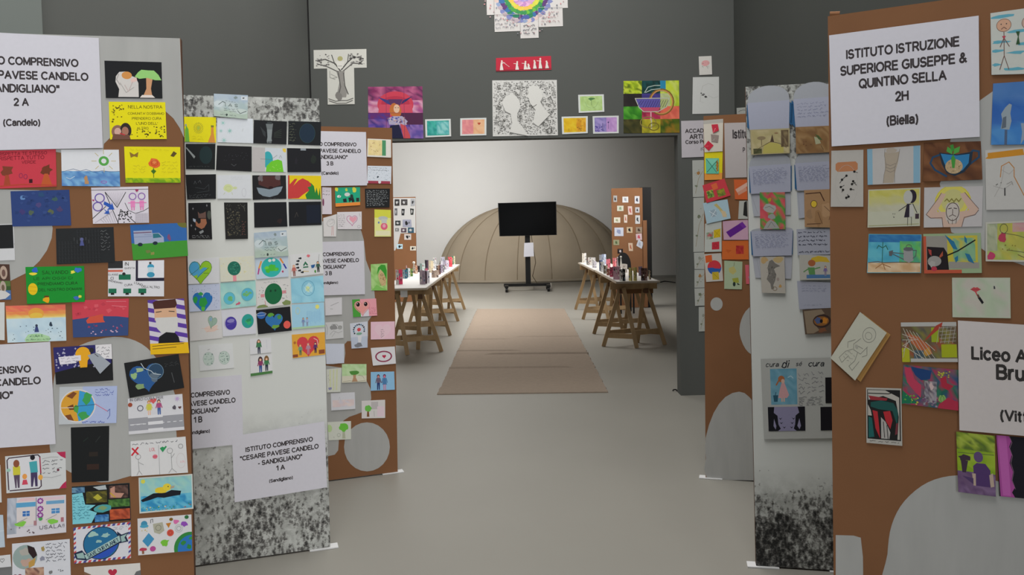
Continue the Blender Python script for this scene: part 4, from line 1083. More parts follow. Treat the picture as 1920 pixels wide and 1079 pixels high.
# ---------------------------------------------------------------- sheets on the narrow brown board, left
school(P3, '546,245 686,248 688,348 548,350', '3 B', '(Candelo)', 'white school sign 3 B Candelo at the top of the narrow board')
school(P3, '545,455 682,452 684,552 547,556', '3 B', '(Sandigliano)', 'white school sign 3 B Sandigliano in the middle of narrow board')
a = sheet(P3, '689,260 733,262 733,296 688,294', '#d4d0c8', 'white framed card with a yellow dotted face and green band')
a.W_(4, 4, 62, 62, 7, 5, ['#dcc88c', '#d4c088', '#e0cc98']).R(62, 4, 78, 62, '#4a8a60').D(14, 14, 56, 54, 8, '#8a4a34', 1.6, 2.4).L('#7a6a40', .9, 26, 44, 34, 48, 40, 40)
a = sheet(P3, '689,311 734,312 733,345 688,344', '#ccd2da', 'pale speckled card with a dark red foot strip')
a.D(4, 16, 96, 56, 60, ['#8a9aa8', '#a4b0bc', '#6c7c8c'], .9, 1.8).R(4, 58, 96, 68, '#9a3a4c').E(52, 62, 6, 6, '#d4d0d4').S(4, 4, 90, 20, 2, '#4a4e56', .9).B(44, 42, 4, 4, '#33404a')
a = sheet(P3, '628,352 675,351 675,385 629,388', '#1fa07c', 'teal card with yellow stars and black horses on orange')
a.R(0, 56, 100, 68, '#e0883a').B(6, 6, 8, 7, '#d8d040').B(45, 8, 5, 6, '#b8cc50').B(78, 10, 9, 9, '#cccc4c').E(15, 32, 8, 5, '#d8d8d0').E(48, 26, 11, 7, '#c8cdc8').L('#26302c', 1.4, 22, 24, 14, 38).P('#22262a', 30, 42, 44, 40, 46, 54, 32, 54).P('#1c2024', 52, 38, 72, 36, 78, 54, 68, 56, 64, 48, 56, 56).R(84, 40, 96, 54, '#26302c').E(66, 34, 6, 8, '#26362f')
a = sheet(P3, '684,354 731,354 730,389 685,390', '#1a1c1e', 'black card densely handwritten in white')
a.S(6, 5, 94, 62, 9, '#a8acae', .9)
a = sheet(P3, '604,351 621,352 622,402 604,402', '#cfc6ce', 'narrow pale pink card strip, half behind the printed board', size=(34, 100))
a.S(2, 8, 30, 18, 2, '#777', .8).S(2, 24, 28, 30, 1, '#333', 1.3).E(4, 56, 3, 14, '#7a3a58')
a = sheet(P3, '606,409 631,402 630,444 607,444', '#d2cfce', 'upright white card with a pencilled head and red pigtail', size=(60, 100))
a.O(34, 34, 18, 18, '#6a6a6e', 1).L('#8a8a8e', .9, 22, 28, 40, 20, 48, 34, 30, 40).L('#c06a6c', 1.6, 40, 52, 38, 94).L('#c06a6c', 1.6, 46, 52, 46, 94)
a = sheet(P3, '632,398 678,397 678,430 633,430', '#d2cdd0', 'white card with a pink heart in two parts and doodles')
a.H_(60, 32, 22, None, 1.8, '#b0508c').H_(64, 30, 15, '#dc9aa8').S(4, 8, 32, 60, 7, '#7a7478', .9).O(88, 58, 6, 5, '#8a8a8e', .9).L('#777', .9, 90, 6, 94, 20)
a = sheet(P3, '702,393 733,394 733,444 702,444', '#dcdc8c', 'upright yellow card with a pink potion jar', size=(62, 100))
a.R(0, 0, 62, 30, '#d0d048').E(32, 32, 18, 8, '#b4b8b4').E(36, 62, 13, 13, '#d8607c').E(36, 60, 6, 7, '#f0b0bc').R(26, 34, 46, 50, '#c0c4bc').B(16, 48, 3, 4, '#6a80b0').R(4, 78, 58, 96, '#e0dcb4')
a = sheet(P3, '695,496 726,494 726,545 696,545', '#9cc46c', 'upright green card with a hooded bearded face', size=(60, 100))
a.W_(0, 0, 60, 100, 6, 9, ['#98c474', '#8abc64', '#a8cc84']).P('#3a9430', 22, 40, 26, 14, 38, 4, 52, 6, 58, 26, 57, 60, 46, 34, 34, 20).P('#c4aa7c', 26, 44, 36, 22, 48, 38, 56, 62, 54, 80, 40, 84, 30, 64).D(32, 50, 54, 82, 26, ['#8a6a48', '#b06a4c', '#a08a60'], 1.4, 2.6).O(40, 42, 5, 3.5, '#5a4a30', 1.3).P('#7cb85a', 2, 100, 20, 78, 40, 90, 58, 96, 58, 100)
a = sheet(P3, '660,562 705,560 707,592 662,595', '#e09aa4', 'pink card with a heart with two black eyes')
a.R(0, 0, 32, 68, '#4a9a3c').R(32, 40, 66, 68, '#d0ccd4').H_(40, 32, 32, None, 2.5, '#d4848c').H_(40, 31, 29, '#e49a94').E(24, 20, 11, 12, '#e8aaa4').E(54, 20, 11, 12, '#e8aaa4').E(23, 20, 7.5, 8.5, '#200c10').E(55, 20, 7.5, 8.5, '#200c10').E(21, 17, 2, 2, '#ccc').E(53, 17, 2, 2, '#ccc').S(68, 34, 98, 62, 4, '#a8485c', .9)
a = sheet(P3, '609,560 641,558 641,590 610,592', '#cfcdd0', 'white card with a faint pencil stroke, left of heart eyes card', size=(80, 80))
a.L('#9a989c', 2.2, 26, 36, 64, 22).L('#8a888c', 1.6, 24, 50, 36, 52)
a = sheet(P3, '610,605 643,603 644,634 611,637', '#c8c8c8', 'pencil sketch card of bowed heads in grey', size=(90, 84))
a.B(42, 26, 18, 14, '#8c8c8c').L('#555', 1.5, 26, 24, 34, 12, 58, 14, 70, 30).B(74, 30, 10, 10, '#a0a09e').L('#666', 1.3, 4, 10, 10, 30, 6, 60).L('#777', 1.2, 20, 62, 40, 44, 64, 56, 84, 50).L('#888', 1.2, 30, 74, 50, 50).O(74, 30, 9, 9, '#555', 1)
a = sheet(P3, '656,607 689,603 689,652 659,654', '#c9ccd6', 'upright card with a red virus ball in a grey vase', size=(64, 100))
a.R(0, 56, 64, 100, '#b8c0d0').P('#d4d4d8', 26, 52, 42, 52, 38, 78, 28, 78).E(32, 28, 7, 7, '#cf4a50').E(32, 44, 11, 5, '#7aa48c').B(28, 88, 16, 8, '#7a7c84')
for t in range(12):
    a.E(32+20*math.cos(2.6+t*.36), 30+22*math.sin(2.6+t*.36), 3.2, 3.4, ('#30343c', '#5a7a90', '#4a5460')[t % 3], 8)
a = sheet(P3, '695,604 740,603 740,636 695,637', '#dfb9c6', 'pink card with a pale heart and small writing down the middle')
a.H_(50, 36, 34, '#e0c0ca').S(42, 28, 56, 62, 5, '#4a3c40', 1)
a = sheet(P3, '610,645 645,645 645,681 612,683', '#c6cbd8', 'plain pale bluish card below the grey sketch', size=(80, 90))
a.L('#b4b8c4', .8, 10, 84, 70, 84)
a = sheet(P3, '695,653 740,650 742,682 699,686', '#d2d0d2', 'white card with a red oval ring and heart')
a.E(50, 36, 36, 22, '#8a3450', 30).E(50, 36, 30, 17, '#d2d0d2', 30).H_(52, 36, 8, '#b02848')
a = sheet(P3, '641,683 687,683 687,716 641,718', '#b6cda0', 'green card with a broad crowned tree')
a.W_(0, 0, 100, 42, 8, 4, ['#b4d09c', '#a8c890', '#bcd4a8']).R(0, 44, 100, 68, '#d0ccb8').P('#b08a6a', 44, 36, 58, 36, 56, 50, 64, 66, 40, 66, 46, 50).B(50, 32, 20, 8, '#4f8a3c', 12, .15).L('#66604c', 1, 4, 64, 30, 62, 60, 66, 96, 62).L('#77705c', 1, 66, 42, 84, 46, 90, 56)
a = sheet(P3, '612,693 640,690 638,735 613,736', '#cccec4', 'upright pale striped card at the edge of the printed board', size=(60, 100))
for x in (12, 26, 40):
    a.R(x, 4, x+5, 92, '#ccd0a4')
a.B(14, 84, 8, 6, '#8a8ab0').D(2, 20, 14, 60, 6, '#7a5a70', 1.5)
a = sheet(P3, '695,698 739,697 740,731 695,733', '#8ab8d8', 'light blue card with a boy and a girl holding hands')
a.M(32, 66, 56, '#6a5c70', '#24346a', '#3a2c34', '#c8807c').M(58, 66, 56, '#4a7aa8', '#c0a0a0', '#5a2c48', '#c8708c', True).L('#6a5c70', 1.5, 38, 36, 52, 38)
a = sheet(P3, '620,738 665,736 666,767 621,770', '#cdcdd2', 'white card with faint pink wash, below the tree card')
a.W_(6, 28, 96, 56, 6, 3, ['#d6c4c4', '#ccc8d0', '#dcccc8']).L('#b0aeb8', .8, 30, 30, 36, 16, 40, 28)
a = sheet(P3, '678,752 722,750 722,784 678,785', '#cfcac8', 'card with one small green tree, grey and pink wash')
a.R(40, 6, 70, 34, '#b8b2b2').R(66, 24, 96, 62, '#d8c4cc').tree(27, 62, 46, '#6ab84c').L('#777', 1, 52, 40, 54, 62)
a = sheet(P3, '614,792 658,790 658,824 616,826', '#cdd0c4', 'card with two round green trees, above the painted disc')
a.E(6, 24, 12, 14, '#b4cc94').tree(68, 64, 60, '#6cc040', '#b0b49c').O(46, 50, 7, 6, '#8a9484', 1).D(20, 54, 50, 64, 4, '#555', 1)

# ---------------------------------------------------------------- art on the dark wall over the opening
a = sheet(WALL, '588,94 687,92 689,195 590,197', '#c9c8c0', 'T shaped sheet with an ink tree growing from hands', 'drawing', 'tree_drawing', size=(100, 103), shape=[(0, 0), (100, 0), (100, 35), (76, 35), (76, 103), (25, 103), (25, 35), (0, 35)])
a.P('#8e8b86', 42, 40, 58, 40, 56, 62, 62, 80, 60, 90, 46, 90, 44, 78, 48, 60).L('#4a4846', 2.2, 50, 40, 40, 26, 22, 18, 4, 20).L('#4a4846', 2.2, 52, 38, 64, 24, 76, 14, 94, 18).L('#5c5a57', 2, 46, 42, 26, 32, 6, 26).L('#5c5a57', 2, 56, 40, 74, 26, 92, 28).L('#4a4846', 1.6, 40, 28, 34, 10).L('#4a4846', 1.6, 64, 24, 66, 9).L('#5c5a57', 2, 46, 44, 50, 70, 44, 92).L('#5c5a57', 2, 56, 44, 58, 68, 64, 84)
a.D(3, 8, 30, 30, 30, ['#6a6865', '#8f8d89', '#4c4a48'], 1, 3).D(68, 8, 96, 30, 36, ['#6a6865', '#8f8d89', '#4c4a48'], 1, 3.4).B(46, 88, 6, 9, '#7d7a76').L('#6c6a66', 1.8, 27, 92, 40, 97, 50, 96, 62, 96, 73, 92).L('#6c6a66', 1.8, 28, 96, 42, 101, 60, 101, 72, 96).P('#d6d4cc', 42, 22, 58, 22, 55, 34, 50, 37, 45, 34).L('#777', .9, 46, 31, 53, 31).E(50, 17, 5, 4.5, '#a8a470').L('#8a8a84', 1, 32, 46, 44, 52, 34, 54).L('#8a8a84', 1, 30, 40, 30, 52, 40, 56)
a = sheet(WALL, '690,163 792,162 794,260 691,259', '#8a3a70', 'square painting of a red haired woman before a pink ring', 'painting', 'sheet_painting', size=(100, 98))
a.W_(0, 0, 100, 26, 12, 5, ['#8a3a68', '#a04a74', '#7a2c58', '#b05c80', '#5c2a50']).W_(0, 26, 100, 50, 12, 4, ['#b45c80', '#c88aa4', '#9a4a84', '#cf9ab0']).W_(0, 50, 100, 98, 12, 8, ['#4a3a8c', '#5c4aa0', '#3a2c70', '#6a4a8c', '#8a5a94']).E(50, 34, 33, 25, '#c23c50', 30).E(50, 32, 26, 14, '#b03048').P('#c4485c', 20, 34, 80, 34, 82, 54, 18, 56).R(56, 50, 100, 72, '#4c2444').W_(0, 50, 40, 62, 6, 3, ['#5c2c70', '#4a3484', '#6a2c60'])
a.P('#3a3a78', 18, 20, 38, 26, 44, 36, 34, 32).P('#2c2c60', 82, 18, 64, 26, 60, 34, 70, 28).P('#54305a', 36, 24, 64, 24, 58, 36, 42, 36).B(50, 46, 10, 15, '#b86a34', 14, .15).E(52, 42, 5.5, 8, '#d8b498').L('#4a3028', 1, 49, 40, 51, 40).L('#4a3028', 1, 54, 40, 56, 40).P('#a8a0b8', 36, 60, 46, 56, 62, 56, 72, 66, 66, 74, 38, 72).D(36, 58, 70, 72, 34, ['#d8ccd0', '#5a5aa0', '#8a5a60', '#c0a0a0'], 1.3, 2.6).P('#1c1c3a', 40, 74, 56, 72, 64, 98, 34, 98).P('#c04a50', 58, 70, 68, 74, 78, 98, 64, 98).W_(76, 72, 100, 98, 4, 4, ['#5a4a94', '#7a5aa0', '#8a6aa8'])
a.L('#6a2c58', .6, 33, 0, 33, 98).L('#6a2c58', .6, 66, 0, 66, 98).L('#6a2c58', .6, 0, 50, 100, 50)


def framed(quad, cols, label, **kw):
    a = sheet(WALL, quad, '#cdd0cd', label, 'watercolour', 'watercolour_card', **kw)
    return a.W_(7, 6, a.W-7, a.H-6, 9, 6, cols)


framed('797,224 845,223 846,256 798,258', ['#2f9a8c', '#3aa896', '#268a84', '#4aa8a0'], 'small teal watercolour, right of the woman painting').W_(44, 10, 92, 58, 6, 5, ['#6ab4b4', '#8ac4c0', '#4aa4a4'])
framed('863,222 912,221 912,254 863,255', ['#d8888a', '#dc9490', '#d07f84'], 'small pink and peach watercolour, left of the black and white faces').W_(50, 6, 93, 62, 5, 5, ['#dcac84', '#e0b48c', '#d8a078']).H_(72, 22, 6, '#b04a34')
framed('1053,219 1102,218 1102,250 1054,252', ['#d8b020', '#dcbc2c', '#d0a418'], 'small yellow watercolour, right of the faces drawing').W_(56, 8, 93, 60, 5, 5, ['#d09a24', '#c88a20', '#dcac34']).D(60, 14, 82, 56, 16, '#7a5a20', 1.2, 3).L('#7a6020', 1.1, 26, 56, 27, 46)
framed('1084,178 1132,177 1133,210 1085,212', ['#a8c47c', '#b0cc88', '#a0bc74'], 'small green watercolour of a tree held by two hands').B(50, 17, 13, 5, '#4c7a44').L('#55704a', 1.2, 50, 20, 51, 40).L('#7a9a64', 1.1, 26, 28, 34, 46, 50, 52).L('#7a9a64', 1.1, 78, 28, 68, 46, 54, 52)
framed('1111,218 1160,217 1160,250 1112,251', ['#8a80b8', '#a090c4', '#7c70ac', '#9a8cc0'], 'small violet watercolour with two tiny figures').W_(52, 6, 93, 62, 5, 5, ['#b890c4', '#c09acc', '#ac84bc']).D(8, 40, 44, 60, 26, '#54489a', 1.2, 3.5).L('#3c3466', 1.8, 38, 28, 38, 56).L('#4a3c74', 1.4, 60, 26, 60, 50).E(60, 25, 3, 3, '#4a3c74')
a = sheet(WALL, '923,151 1044,150 1046,254 924,256', '#cbcac6', 'large black and white leaf drawing with two blank faces', 'drawing', 'faces_drawing', size=(100, 86))
a.D(2, 2, 98, 84, 1500, ['#8c8b88', '#a5a4a1', '#6a6967', '#b4b3af'], .6, 1.7)
for t in range(150):
    x, y, k = a.r.uniform(3, 96), a.r.uniform(3, 82), a.r.uniform(1, 2.6)
    a.O(x, y, k, k*.8, a.r.choice(['#6a6966', '#85847f', '#55544f']), .5, 7)
a.P('#cfcec9', 14, 34, 20, 26, 28, 21, 36, 24, 42, 32, 43, 42, 38, 52, 38, 64, 46, 72, 54, 86, 26, 80, 30, 66, 28, 52, 20, 48).P('#cfcec9', 54, 14, 60, 9, 68, 9, 76, 16, 78, 26, 74, 34, 78, 42, 88, 54, 76, 66, 70, 72, 62, 66, 66, 46, 58, 36, 56, 28, 52, 26, 56, 20).L('#55544f', .9, 56, 40, 64, 41, 68, 38).O(87, 79, 4, 4, '#4a4946', 1).O(12, 66, 4, 4, '#5a5955', .8)
a = sheet(WALL, '930,109 1033,105 1034,131 930,134', '#b5263a', 'long red strip with white cut-out figures in a row', 'drawing', 'figure_frieze', size=(100, 26))
a.L('#3a1c22', .9, 0, 24.6, 100, 23.6)
for x, y, h, k in ((10, 24, 19, 1), (38, 24, 16, 1), (53, 24, 16, 1), (59, 24, 10, 0), (70, 23, 16, 0), (80, 23, 20, 1), (92, 23, 14, 0)):
    a.P('#d8cfc8', x-1.3, y-h*.8, x+1.5, y-h*.85, x+3.4, y, x-3, y).E(x-.5+k, y-h*.92, 1.6, 1.7, '#d8c8bc').L('#d8cfc8', 1, x, y-h*.7, x+(6 if x < 20 else -6)*k, y-h*.75).L('#5a1c28', .6, x+1.6, y-h*.6, x+4, y)
a.L('#d8cfc8', .7, 12, 8, 24, 18)
# mandala of overlapping sheets, its lower half in view
a = sheet(WALL, '880,-92 1080,-98 1084,70 884,78', '#c9c5c2', 'big mandala collage of sheets with rainbow centre at top frame edge', 'drawing', 'mandala_collage', size=(200, 168),
          shape=[(32, 20), (70, 20), (70, 4), (130, 4), (130, 20), (168, 20), (168, 50), (182, 50), (182, 112), (172, 112), (172, 146), (126, 146), (126, 166), (92, 166), (92, 152), (44, 152), (44, 120), (30, 120), (30, 60), (18, 60), (18, 30), (32, 30)])
for r_, cs in ((50, ['#8a9ab8', '#d0b8b0', '#7a80b0', '#b0a0a8']), (42, ['#3a6a9c', '#4a5a9a', '#2c7a5c', '#5a3a70']), (34, ['#4a9a44', '#6ab03c', '#3a8a50']), (26, ['#d0cc4c', '#e0b850', '#c8c84c']), (18, ['#c89ac0', '#b884b8', '#d8a8c8']), (9, ['#9a8ac8', '#b0a0d0'])):
    for t in range(40):
        an = t*math.pi/20+r_*.05
        a.B(100+r_*math.cos(an), 84+r_*math.sin(an), 5.5, 4.6, a.r.choice(cs), 7, .35)
a.E(100, 84, 8, 8, '#8a6ab8')
for t in range(90):
    an, rr_ = t*.0698, a.r.uniform(56, 76)
    a.B(100+rr_*math.cos(an), 84+rr_*math.sin(an), 1.6, 1.4, a.r.choice(['#7a7a80', '#b89a9c', '#c88a8c', '#8a90a0']), 5)
for q in ((44, 120, 92, 121), (92, 120, 92, 152), (126, 110, 126, 146), (126, 110, 172, 111), (44, 70, 44, 120)):
    a.L('#a5a19e', .7, *q)
a.S(46, 126, 90, 148, 3, '#8a8a90', .8).S(98, 140, 122, 160, 3, '#55555c', 1).S(132, 116, 166, 140, 3, '#a88a8c', .8)
a = sheet(WALL, '1169,152 1273,151 1274,249 1169,250', '#5c6a20', 'square painting of a cup with a serpent on a colour patchwork', 'painting', 'sheet_painting', size=(100, 98))
a.W_(0, 0, 33, 24, 8, 6, ['#a0b820', '#b8c82c', '#5a7014', '#88a01c', '#c0cc40']).W_(33, 0, 66, 24, 6, 4, ['#0e3a38', '#14484a', '#0c2e2c']).W_(66, 0, 100, 48, 6, 6, ['#a8bc2c', '#bccc38', '#98b02c', '#c0cc60']).R(66, 0, 76, 20, '#2880a4').W_(0, 24, 36, 48, 5, 3, ['#241e1e', '#2c2424']).W_(33, 24, 66, 34, 5, 2, ['#3c3478', '#463c88']).W_(66, 24, 84, 48, 4, 4, ['#b8c08c', '#a8b480']).W_(0, 48, 33, 72, 5, 4, ['#3c8a20', '#2c741c', '#54a030']).W_(33, 54, 66, 72, 5, 3, ['#a82c4c', '#8c2040', '#b84058']).W_(66, 48, 100, 72, 5, 3, ['#dc6850', '#e0745c', '#cc5c4c']).W_(0, 72, 33, 98, 5, 4, ['#3c3a18', '#2c3014', '#4c4820']).W_(33, 72, 66, 98, 6, 4, ['#a89c24', '#8a8820', '#b8ac34']).W_(66, 72, 100, 98, 6, 4, ['#4a5c14', '#6a6a18', '#8a6a1c', '#385010'])
a.O(68, 40, 22, 24, '#7a5c28', 2.6).O(68, 40, 20, 22, '#c08a50', 2.2).P('#5c54a0', 22, 34, 66, 34, 66, 50, 28, 50).P('#b84a68', 28, 50, 66, 50, 62, 57, 34, 57).P('#a8b078', 66, 34, 82, 34, 78, 50, 66, 54)
a.L('#b8b8ac', 1.4, 21, 33, 82, 33).L('#b8b8ac', 1.4, 21, 33, 28, 50, 36, 58, 62, 58, 76, 50, 82, 33).L('#d0a0a4', 2.2, 49, 58, 49, 74).L('#b8b8a0', 1.8, 50, 74, 50, 90)
for i in range(12):
    a.L('#2c2850' if i < 8 else '#4a5030', .8, 26+i*4.4, 50-(4 if i < 2 else 0), 32+i*4.4, 37)
a.L('#a0b0a8', 1.6, 38, 22, 44, 12, 56, 9, 66, 9).L('#a0b0a8', 1.6, 40, 22, 50, 17, 66, 15).O(44, 78, 14, 10, '#8a7c40', 1.6).O(54, 86, 9, 7, '#6c6020', 1.4)
a = sheet(WALL, '1310,106 1334,105 1335,140 1311,141', '#c9c6c0', 'tiny upright card with a pink brain', 'drawing', 'brain_card', size=(70, 100))
a.B(36, 38, 22, 16, '#d09a9a', 14, .1).D(16, 34, 56, 60, 16, '#7a7a6c', 1.2, 3).L('#555', 1.3, 44, 54, 48, 68)
a = sheet(WALL, '1299,145 1348,144 1348,213 1298,214', '#c2c3c0', 'upright sheet with a faint pencil profile and dark smudge', 'drawing', 'profile_drawing')
a.L('#a8a8a4', .8, 20, 66, 22, 40, 26, 24, 40, 18, 54, 22).L('#a8a8a4', .8, 40, 50, 54, 58, 66, 54).B(27, 48, 4, 3, '#6a6a68').B(34, 54, 4, 3, '#4a4a48').B(22, 44, 2, 1.6, '#3a3a38').L('#b0b0ac', .8, 18, 66, 30, 70)
a = sheet(WALL, '1277,227 1376,224 1378,292 1278,296', '#b6b1b6', 'white sign reading ACCADEMIA on the dark jamb', 'sign', 'paper_sign', e=1, port=False)
a.T('ACCADEMIA', 8, 19, '#3c3638', w=56, bold=.03, al='l').T('ARTI DI', 16, 30, '#3c3638', w=36, bold=.03, al='l').T('Corso Prof', 8, 39.5, '#3c3638', w=44, bold=.02, al='l').T('(C)', 36, 53, '#3c3638', w=9, bold=.01, al='l')
for i, (q, d) in enumerate((('1298,301 1330,300 1331,369 1299,370', 'first'), ('1300,371 1331,370 1331,472 1300,473', 'second'), ('1301,474 1331,473 1331,505 1302,505', 'third'), ('1302,506 1331,505 1331,539 1302,540', 'fourth'), ('1302,541 1331,540 1331,573 1303,574', 'fifth'), ('1310,576 1334,575 1334,621 1310,622', 'lowest'))):
    p = q.split()
    hgt = float(p[3].split(',')[1])-float(p[0].split(',')[1])
    a = sheet(WALL, q, '#a8aaa4', 'pale botanical sheet on dark jamb, %s from top' % d, 'drawing', 'botanical_sheet', size=(40, round(hgt*1.3)), group='botanical sheets down the jamb')
    H = a.H
    a.L('#8a7c60', 1, 6, H*.9, 14, H*.5, 24, H*.3).B(14, H*.35, 4, 4, ('#9a7040', '#6a705c', '#888a80')[i % 3]).B(8, H*.7, 3, 2.4, '#6c7460').D(6, H*.2, 26, H*.8, 5, '#8a8c80', 1, 2)

# ---------------------------------------------------------------- narrow brown board, right
a = sheet(R2, '1381,201 1420,198 1420,226 1382,228', '#8e918c', 'grey sheet peeping over the narrow board with a dark arc', 'drawing', 'drawing_sheet', e=-21, lift=0, size=(100, 68))
a.L('#3c3e3c', 2, 8, 20, 18, 14, 34, 12, 44, 14)
a = sheet(R2, '1319,226 1356,223 1355,284 1321,286', '#c3bcaf', 'cream sheet with red and grey folded squares at board top', size=(62, 100), port=True)
a.R(0, 0, 62, 12, '#a8a49c')
sq = [(1340, 234, 1350, 250, '#c42c3c'), (1336, 252, 1348, 268, '#8a7d76'), (1322, 266, 1336, 281, '#c02a3c')]
a = sheet(R2, '1321,285 1355,284 1354,337 1321,338', '#d2c414', 'yellow and orange sheet carrying a folded teal square', port=True, size=(64, 100))
a.R(0, 76, 64, 100, '#d8903c')
a = sheet(R2, '1323,297 1348,297 1348,326 1324,326', '#5fb49a', 'folded teal square crossed with black lines', 'origami', 'folded_square', e=3, size=(80, 80))
a.L('#1e3c34', 2.4, 6, 6, 66, 74).L('#1e3c34', 2.4, 72, 10, 6, 72).P('#78c0a8', 6, 4, 74, 4, 40, 36).B(70, 40, 8, 26, '#a8772c').D(58, 20, 78, 66, 10, '#6a4a1c', 2, 4)
for i, (q, c, c2, t) in enumerate((('1334,234 1346,233 1348,245 1337,250', '#b5263a', '#d08088', 'small red folded square, top one on the cream sheet'), ('1333,252 1348,254 1346,268 1334,266', '#8a7d76', '#a09890', 'small grey folded square between two red ones'), ('1328,264 1338,273 1329,283 1320,275', '#b82238', '#cc5560', 'small red folded square, lower one on the cream sheet'))):
    a = sheet(R2, q, c, t, 'origami', 'folded_square', e=3, size=(60, 60))
    a.P(c2, 2, 58, 30, 28, 34, 32, 6, 58).L('#7a1c28' if i != 1 else '#6a605c', 1.5, 2, 2, 58, 58)
a = sheet(R2, '1317,348 1358,335 1370,367 1325,381', '#c03a44', 'tilted red card with orange and green leaf squares', e=3)
a.P('#d0623a', 36, 8, 62, 6, 62, 28, 40, 30).W_(10, 26, 38, 54, 5, 5, ['#6a8a3c', '#8aa04c', '#3c5a24', '#b8b050']).W_(52, 34, 84, 60, 5, 5, ['#7a7c34', '#94902c', '#5c6c28'])
a = sheet(R2, '1318,381 1364,374 1370,410 1325,420', '#9db6c2', 'pale blue card with crumpled cream bows', e=2)
a.P('#b4a468', 42, 12, 54, 8, 78, 40, 88, 52, 74, 56, 60, 30).P('#c4b08c', 66, 34, 84, 40, 86, 60, 70, 58).B(34, 38, 14, 13, '#8fa0ac').L('#d0d8dc', 1.5, 20, 30, 44, 48).L('#d0d8dc', 1.5, 24, 50, 46, 30)
a = sheet(R2, '1322,420 1353,410 1353,472 1321,473', '#b2b6b0', 'pale grey upright card holding yellow, red and floral squares', port=True, size=(60, 108), e=1)
a.W_(6, 36, 30, 62, 4, 4, ['#8a9a8c', '#a8aca0', '#b04a50', '#6a8a60']).R(32, 32, 56, 60, '#c4a81c').L('#a08810', 1.2, 32, 32, 56, 60).L('#a08810', 1.2, 56, 32, 32, 60).R(26, 74, 52, 100, '#b52c3c').O(39, 87, 6, 6, '#94202e', 1.4)
a = sheet(R2, '1320,477 1352,475 1356,527 1324,529', '#b9b4ac', 'upright card with a red and blue ball and two square envelopes', size=(62, 100))
a.E(34, 50, 25, 26, '#2454a0', 28).E(34, 50, 25, 26, '#c03440', 20, 0, 180, 360).B(46, 50, 13, 5, '#c03440').P('#c85a28', 4, 6, 28, 4, 28, 28, 4, 32).P('#b8a02c', 24, 66, 48, 66, 48, 94, 24, 94).L('#8a7818', 1.2, 24, 66, 48, 92)
a = sheet(R2, '1358,231 1455,228 1455,331 1360,334', '#aaa3a2', 'white sign starting Istituto, half behind the envelope board', 'sign', 'paper_sign', e=1, port=False)
a.T('Istituto', 17, 14, '#3c3638', w=42, bold=.03, al='l').T('P', 36, 34, '#3c3638', h=5, bold=.03, al='l')
a = sheet(R2, '1376,337 1422,337 1422,375 1378,374', '#c05a2c', 'orange card with a pale strip of tape, under the Istituto sign')
a.P('#c8a090', 4, 34, 60, 6, 66, 16, 12, 46).P('#c08a74', 12, 44, 50, 26, 52, 38, 16, 54)
a = sheet(R2, '1386,377 1422,376 1422,411 1384,411', '#a6a8a2', 'white card with a black blot, right of the red leaf card')
a.P('#1c1c1c', 26, 6, 40, 0, 46, 60, 24, 54)
a = sheet(R2, '1355,415 1408,412 1408,450 1357,450', '#b994a8', 'pink card with a slanted purple paper strip')
a.P('#5a1c80', 10, 40, 70, 6, 84, 24, 24, 60).P('#6a2890', 58, 12, 70, 6, 84, 24, 74, 30)
a = sheet(R2, '1354,452 1406,451 1406,487 1354,487', '#c2622a', 'orange card with one dark red square')
a.W_(50, 18, 78, 48, 4, 4, ['#a82c2c', '#b43834', '#982424']).P('#b85824', 12, 30, 34, 34, 22, 46).L('#a84c20', 1, 10, 38, 34, 36)
a = sheet(R2, '1358,489 1392,491 1391,543 1358,542', '#9fae90', 'upright green card with yellow paper flowers', size=(64, 100))
a.P('#b0a868', 16, 26, 34, 18, 44, 36, 32, 48, 18, 40).L('#6a6440', 1.4, 36, 4, 34, 18).P('#94983c', 28, 62, 50, 58, 54, 76, 34, 78).E(36, 82, 5, 8, '#22302c').P('#2a3020', 46, 76, 58, 84, 48, 84)
a = sheet(R2, '1397,497 1440,497 1440,533 1399,533', '#c25a66', 'pink card edge beside the envelope board')
a.E(22, 44, 9, 8, '#9a90a8')

# ---------------------------------------------------------------- board with open envelopes
def envelope(plane, pts, label, flap_h, sides, lines, group='opened envelopes on the right board'):
    """pts: photo points of the letter: tl, tr, br, bl; flap arc on top; sides = blue inner flaps"""
    W_ = [plane.hit(*p) for p in pts]
    root = empty('open_envelope', sum(W_, Vector())/4, label, 'envelope', group)
    n = plane.n
    def pr(poly, e, col, nm, art=None):
        V = [p+n*e for p in poly]
        k = len(V)
        tr = tessellate_polygon([V])
        Fc = [tuple(t) for t in tr]+[tuple(i+k for i in t[::-1]) for t in tr]+[(i, (i+1) % k, (i+1) % k+k, i+k) for i in range(k)]
        VV = V+[p-n*.0006 for p in V]
        C = [lin(col, GAIN)]*(2*k)
        if art:
            b = len(VV)
            for x, y, z in art.v:
                u, v = x/art.W, y/art.H
                VV.append(((poly[0]*(1-u)+poly[1]*u)*(1-v)+(poly[3]*(1-u)+poly[2]*u)*v)+n*(e+.00002*z))
            C += art.c
            Fc += [tuple(b+i for i in f) for f in art.f]
        print_mesh(nm, VV, Fc, C, root)
    art = Art(100, 68, len(label))
    if lines:
        art.S(8, 8, 94, 46, lines, '#8084a0', .7)
    pr(W_, .007, '#a6a9ba', 'letter_sheet', art)
    (x0, y0), (x1, y1) = pts[0], pts[1]
    arc = []
    for i in range(13):
        t = math.pi*i/12
        arc.append(plane.hit((x0+x1)/2-(x1-x0)/2*math.cos(t), (y0+y1)/2+(y1-y0)/2*(-math.cos(t))-flap_h*math.sin(t)**.8))
    pr(arc, .0055, '#a2a5ac', 'envelope_flap')
    for s in sides:
        pr([plane.hit(*p) for p in s], .0045, '#2c5c86', 'side_flap')
    return root


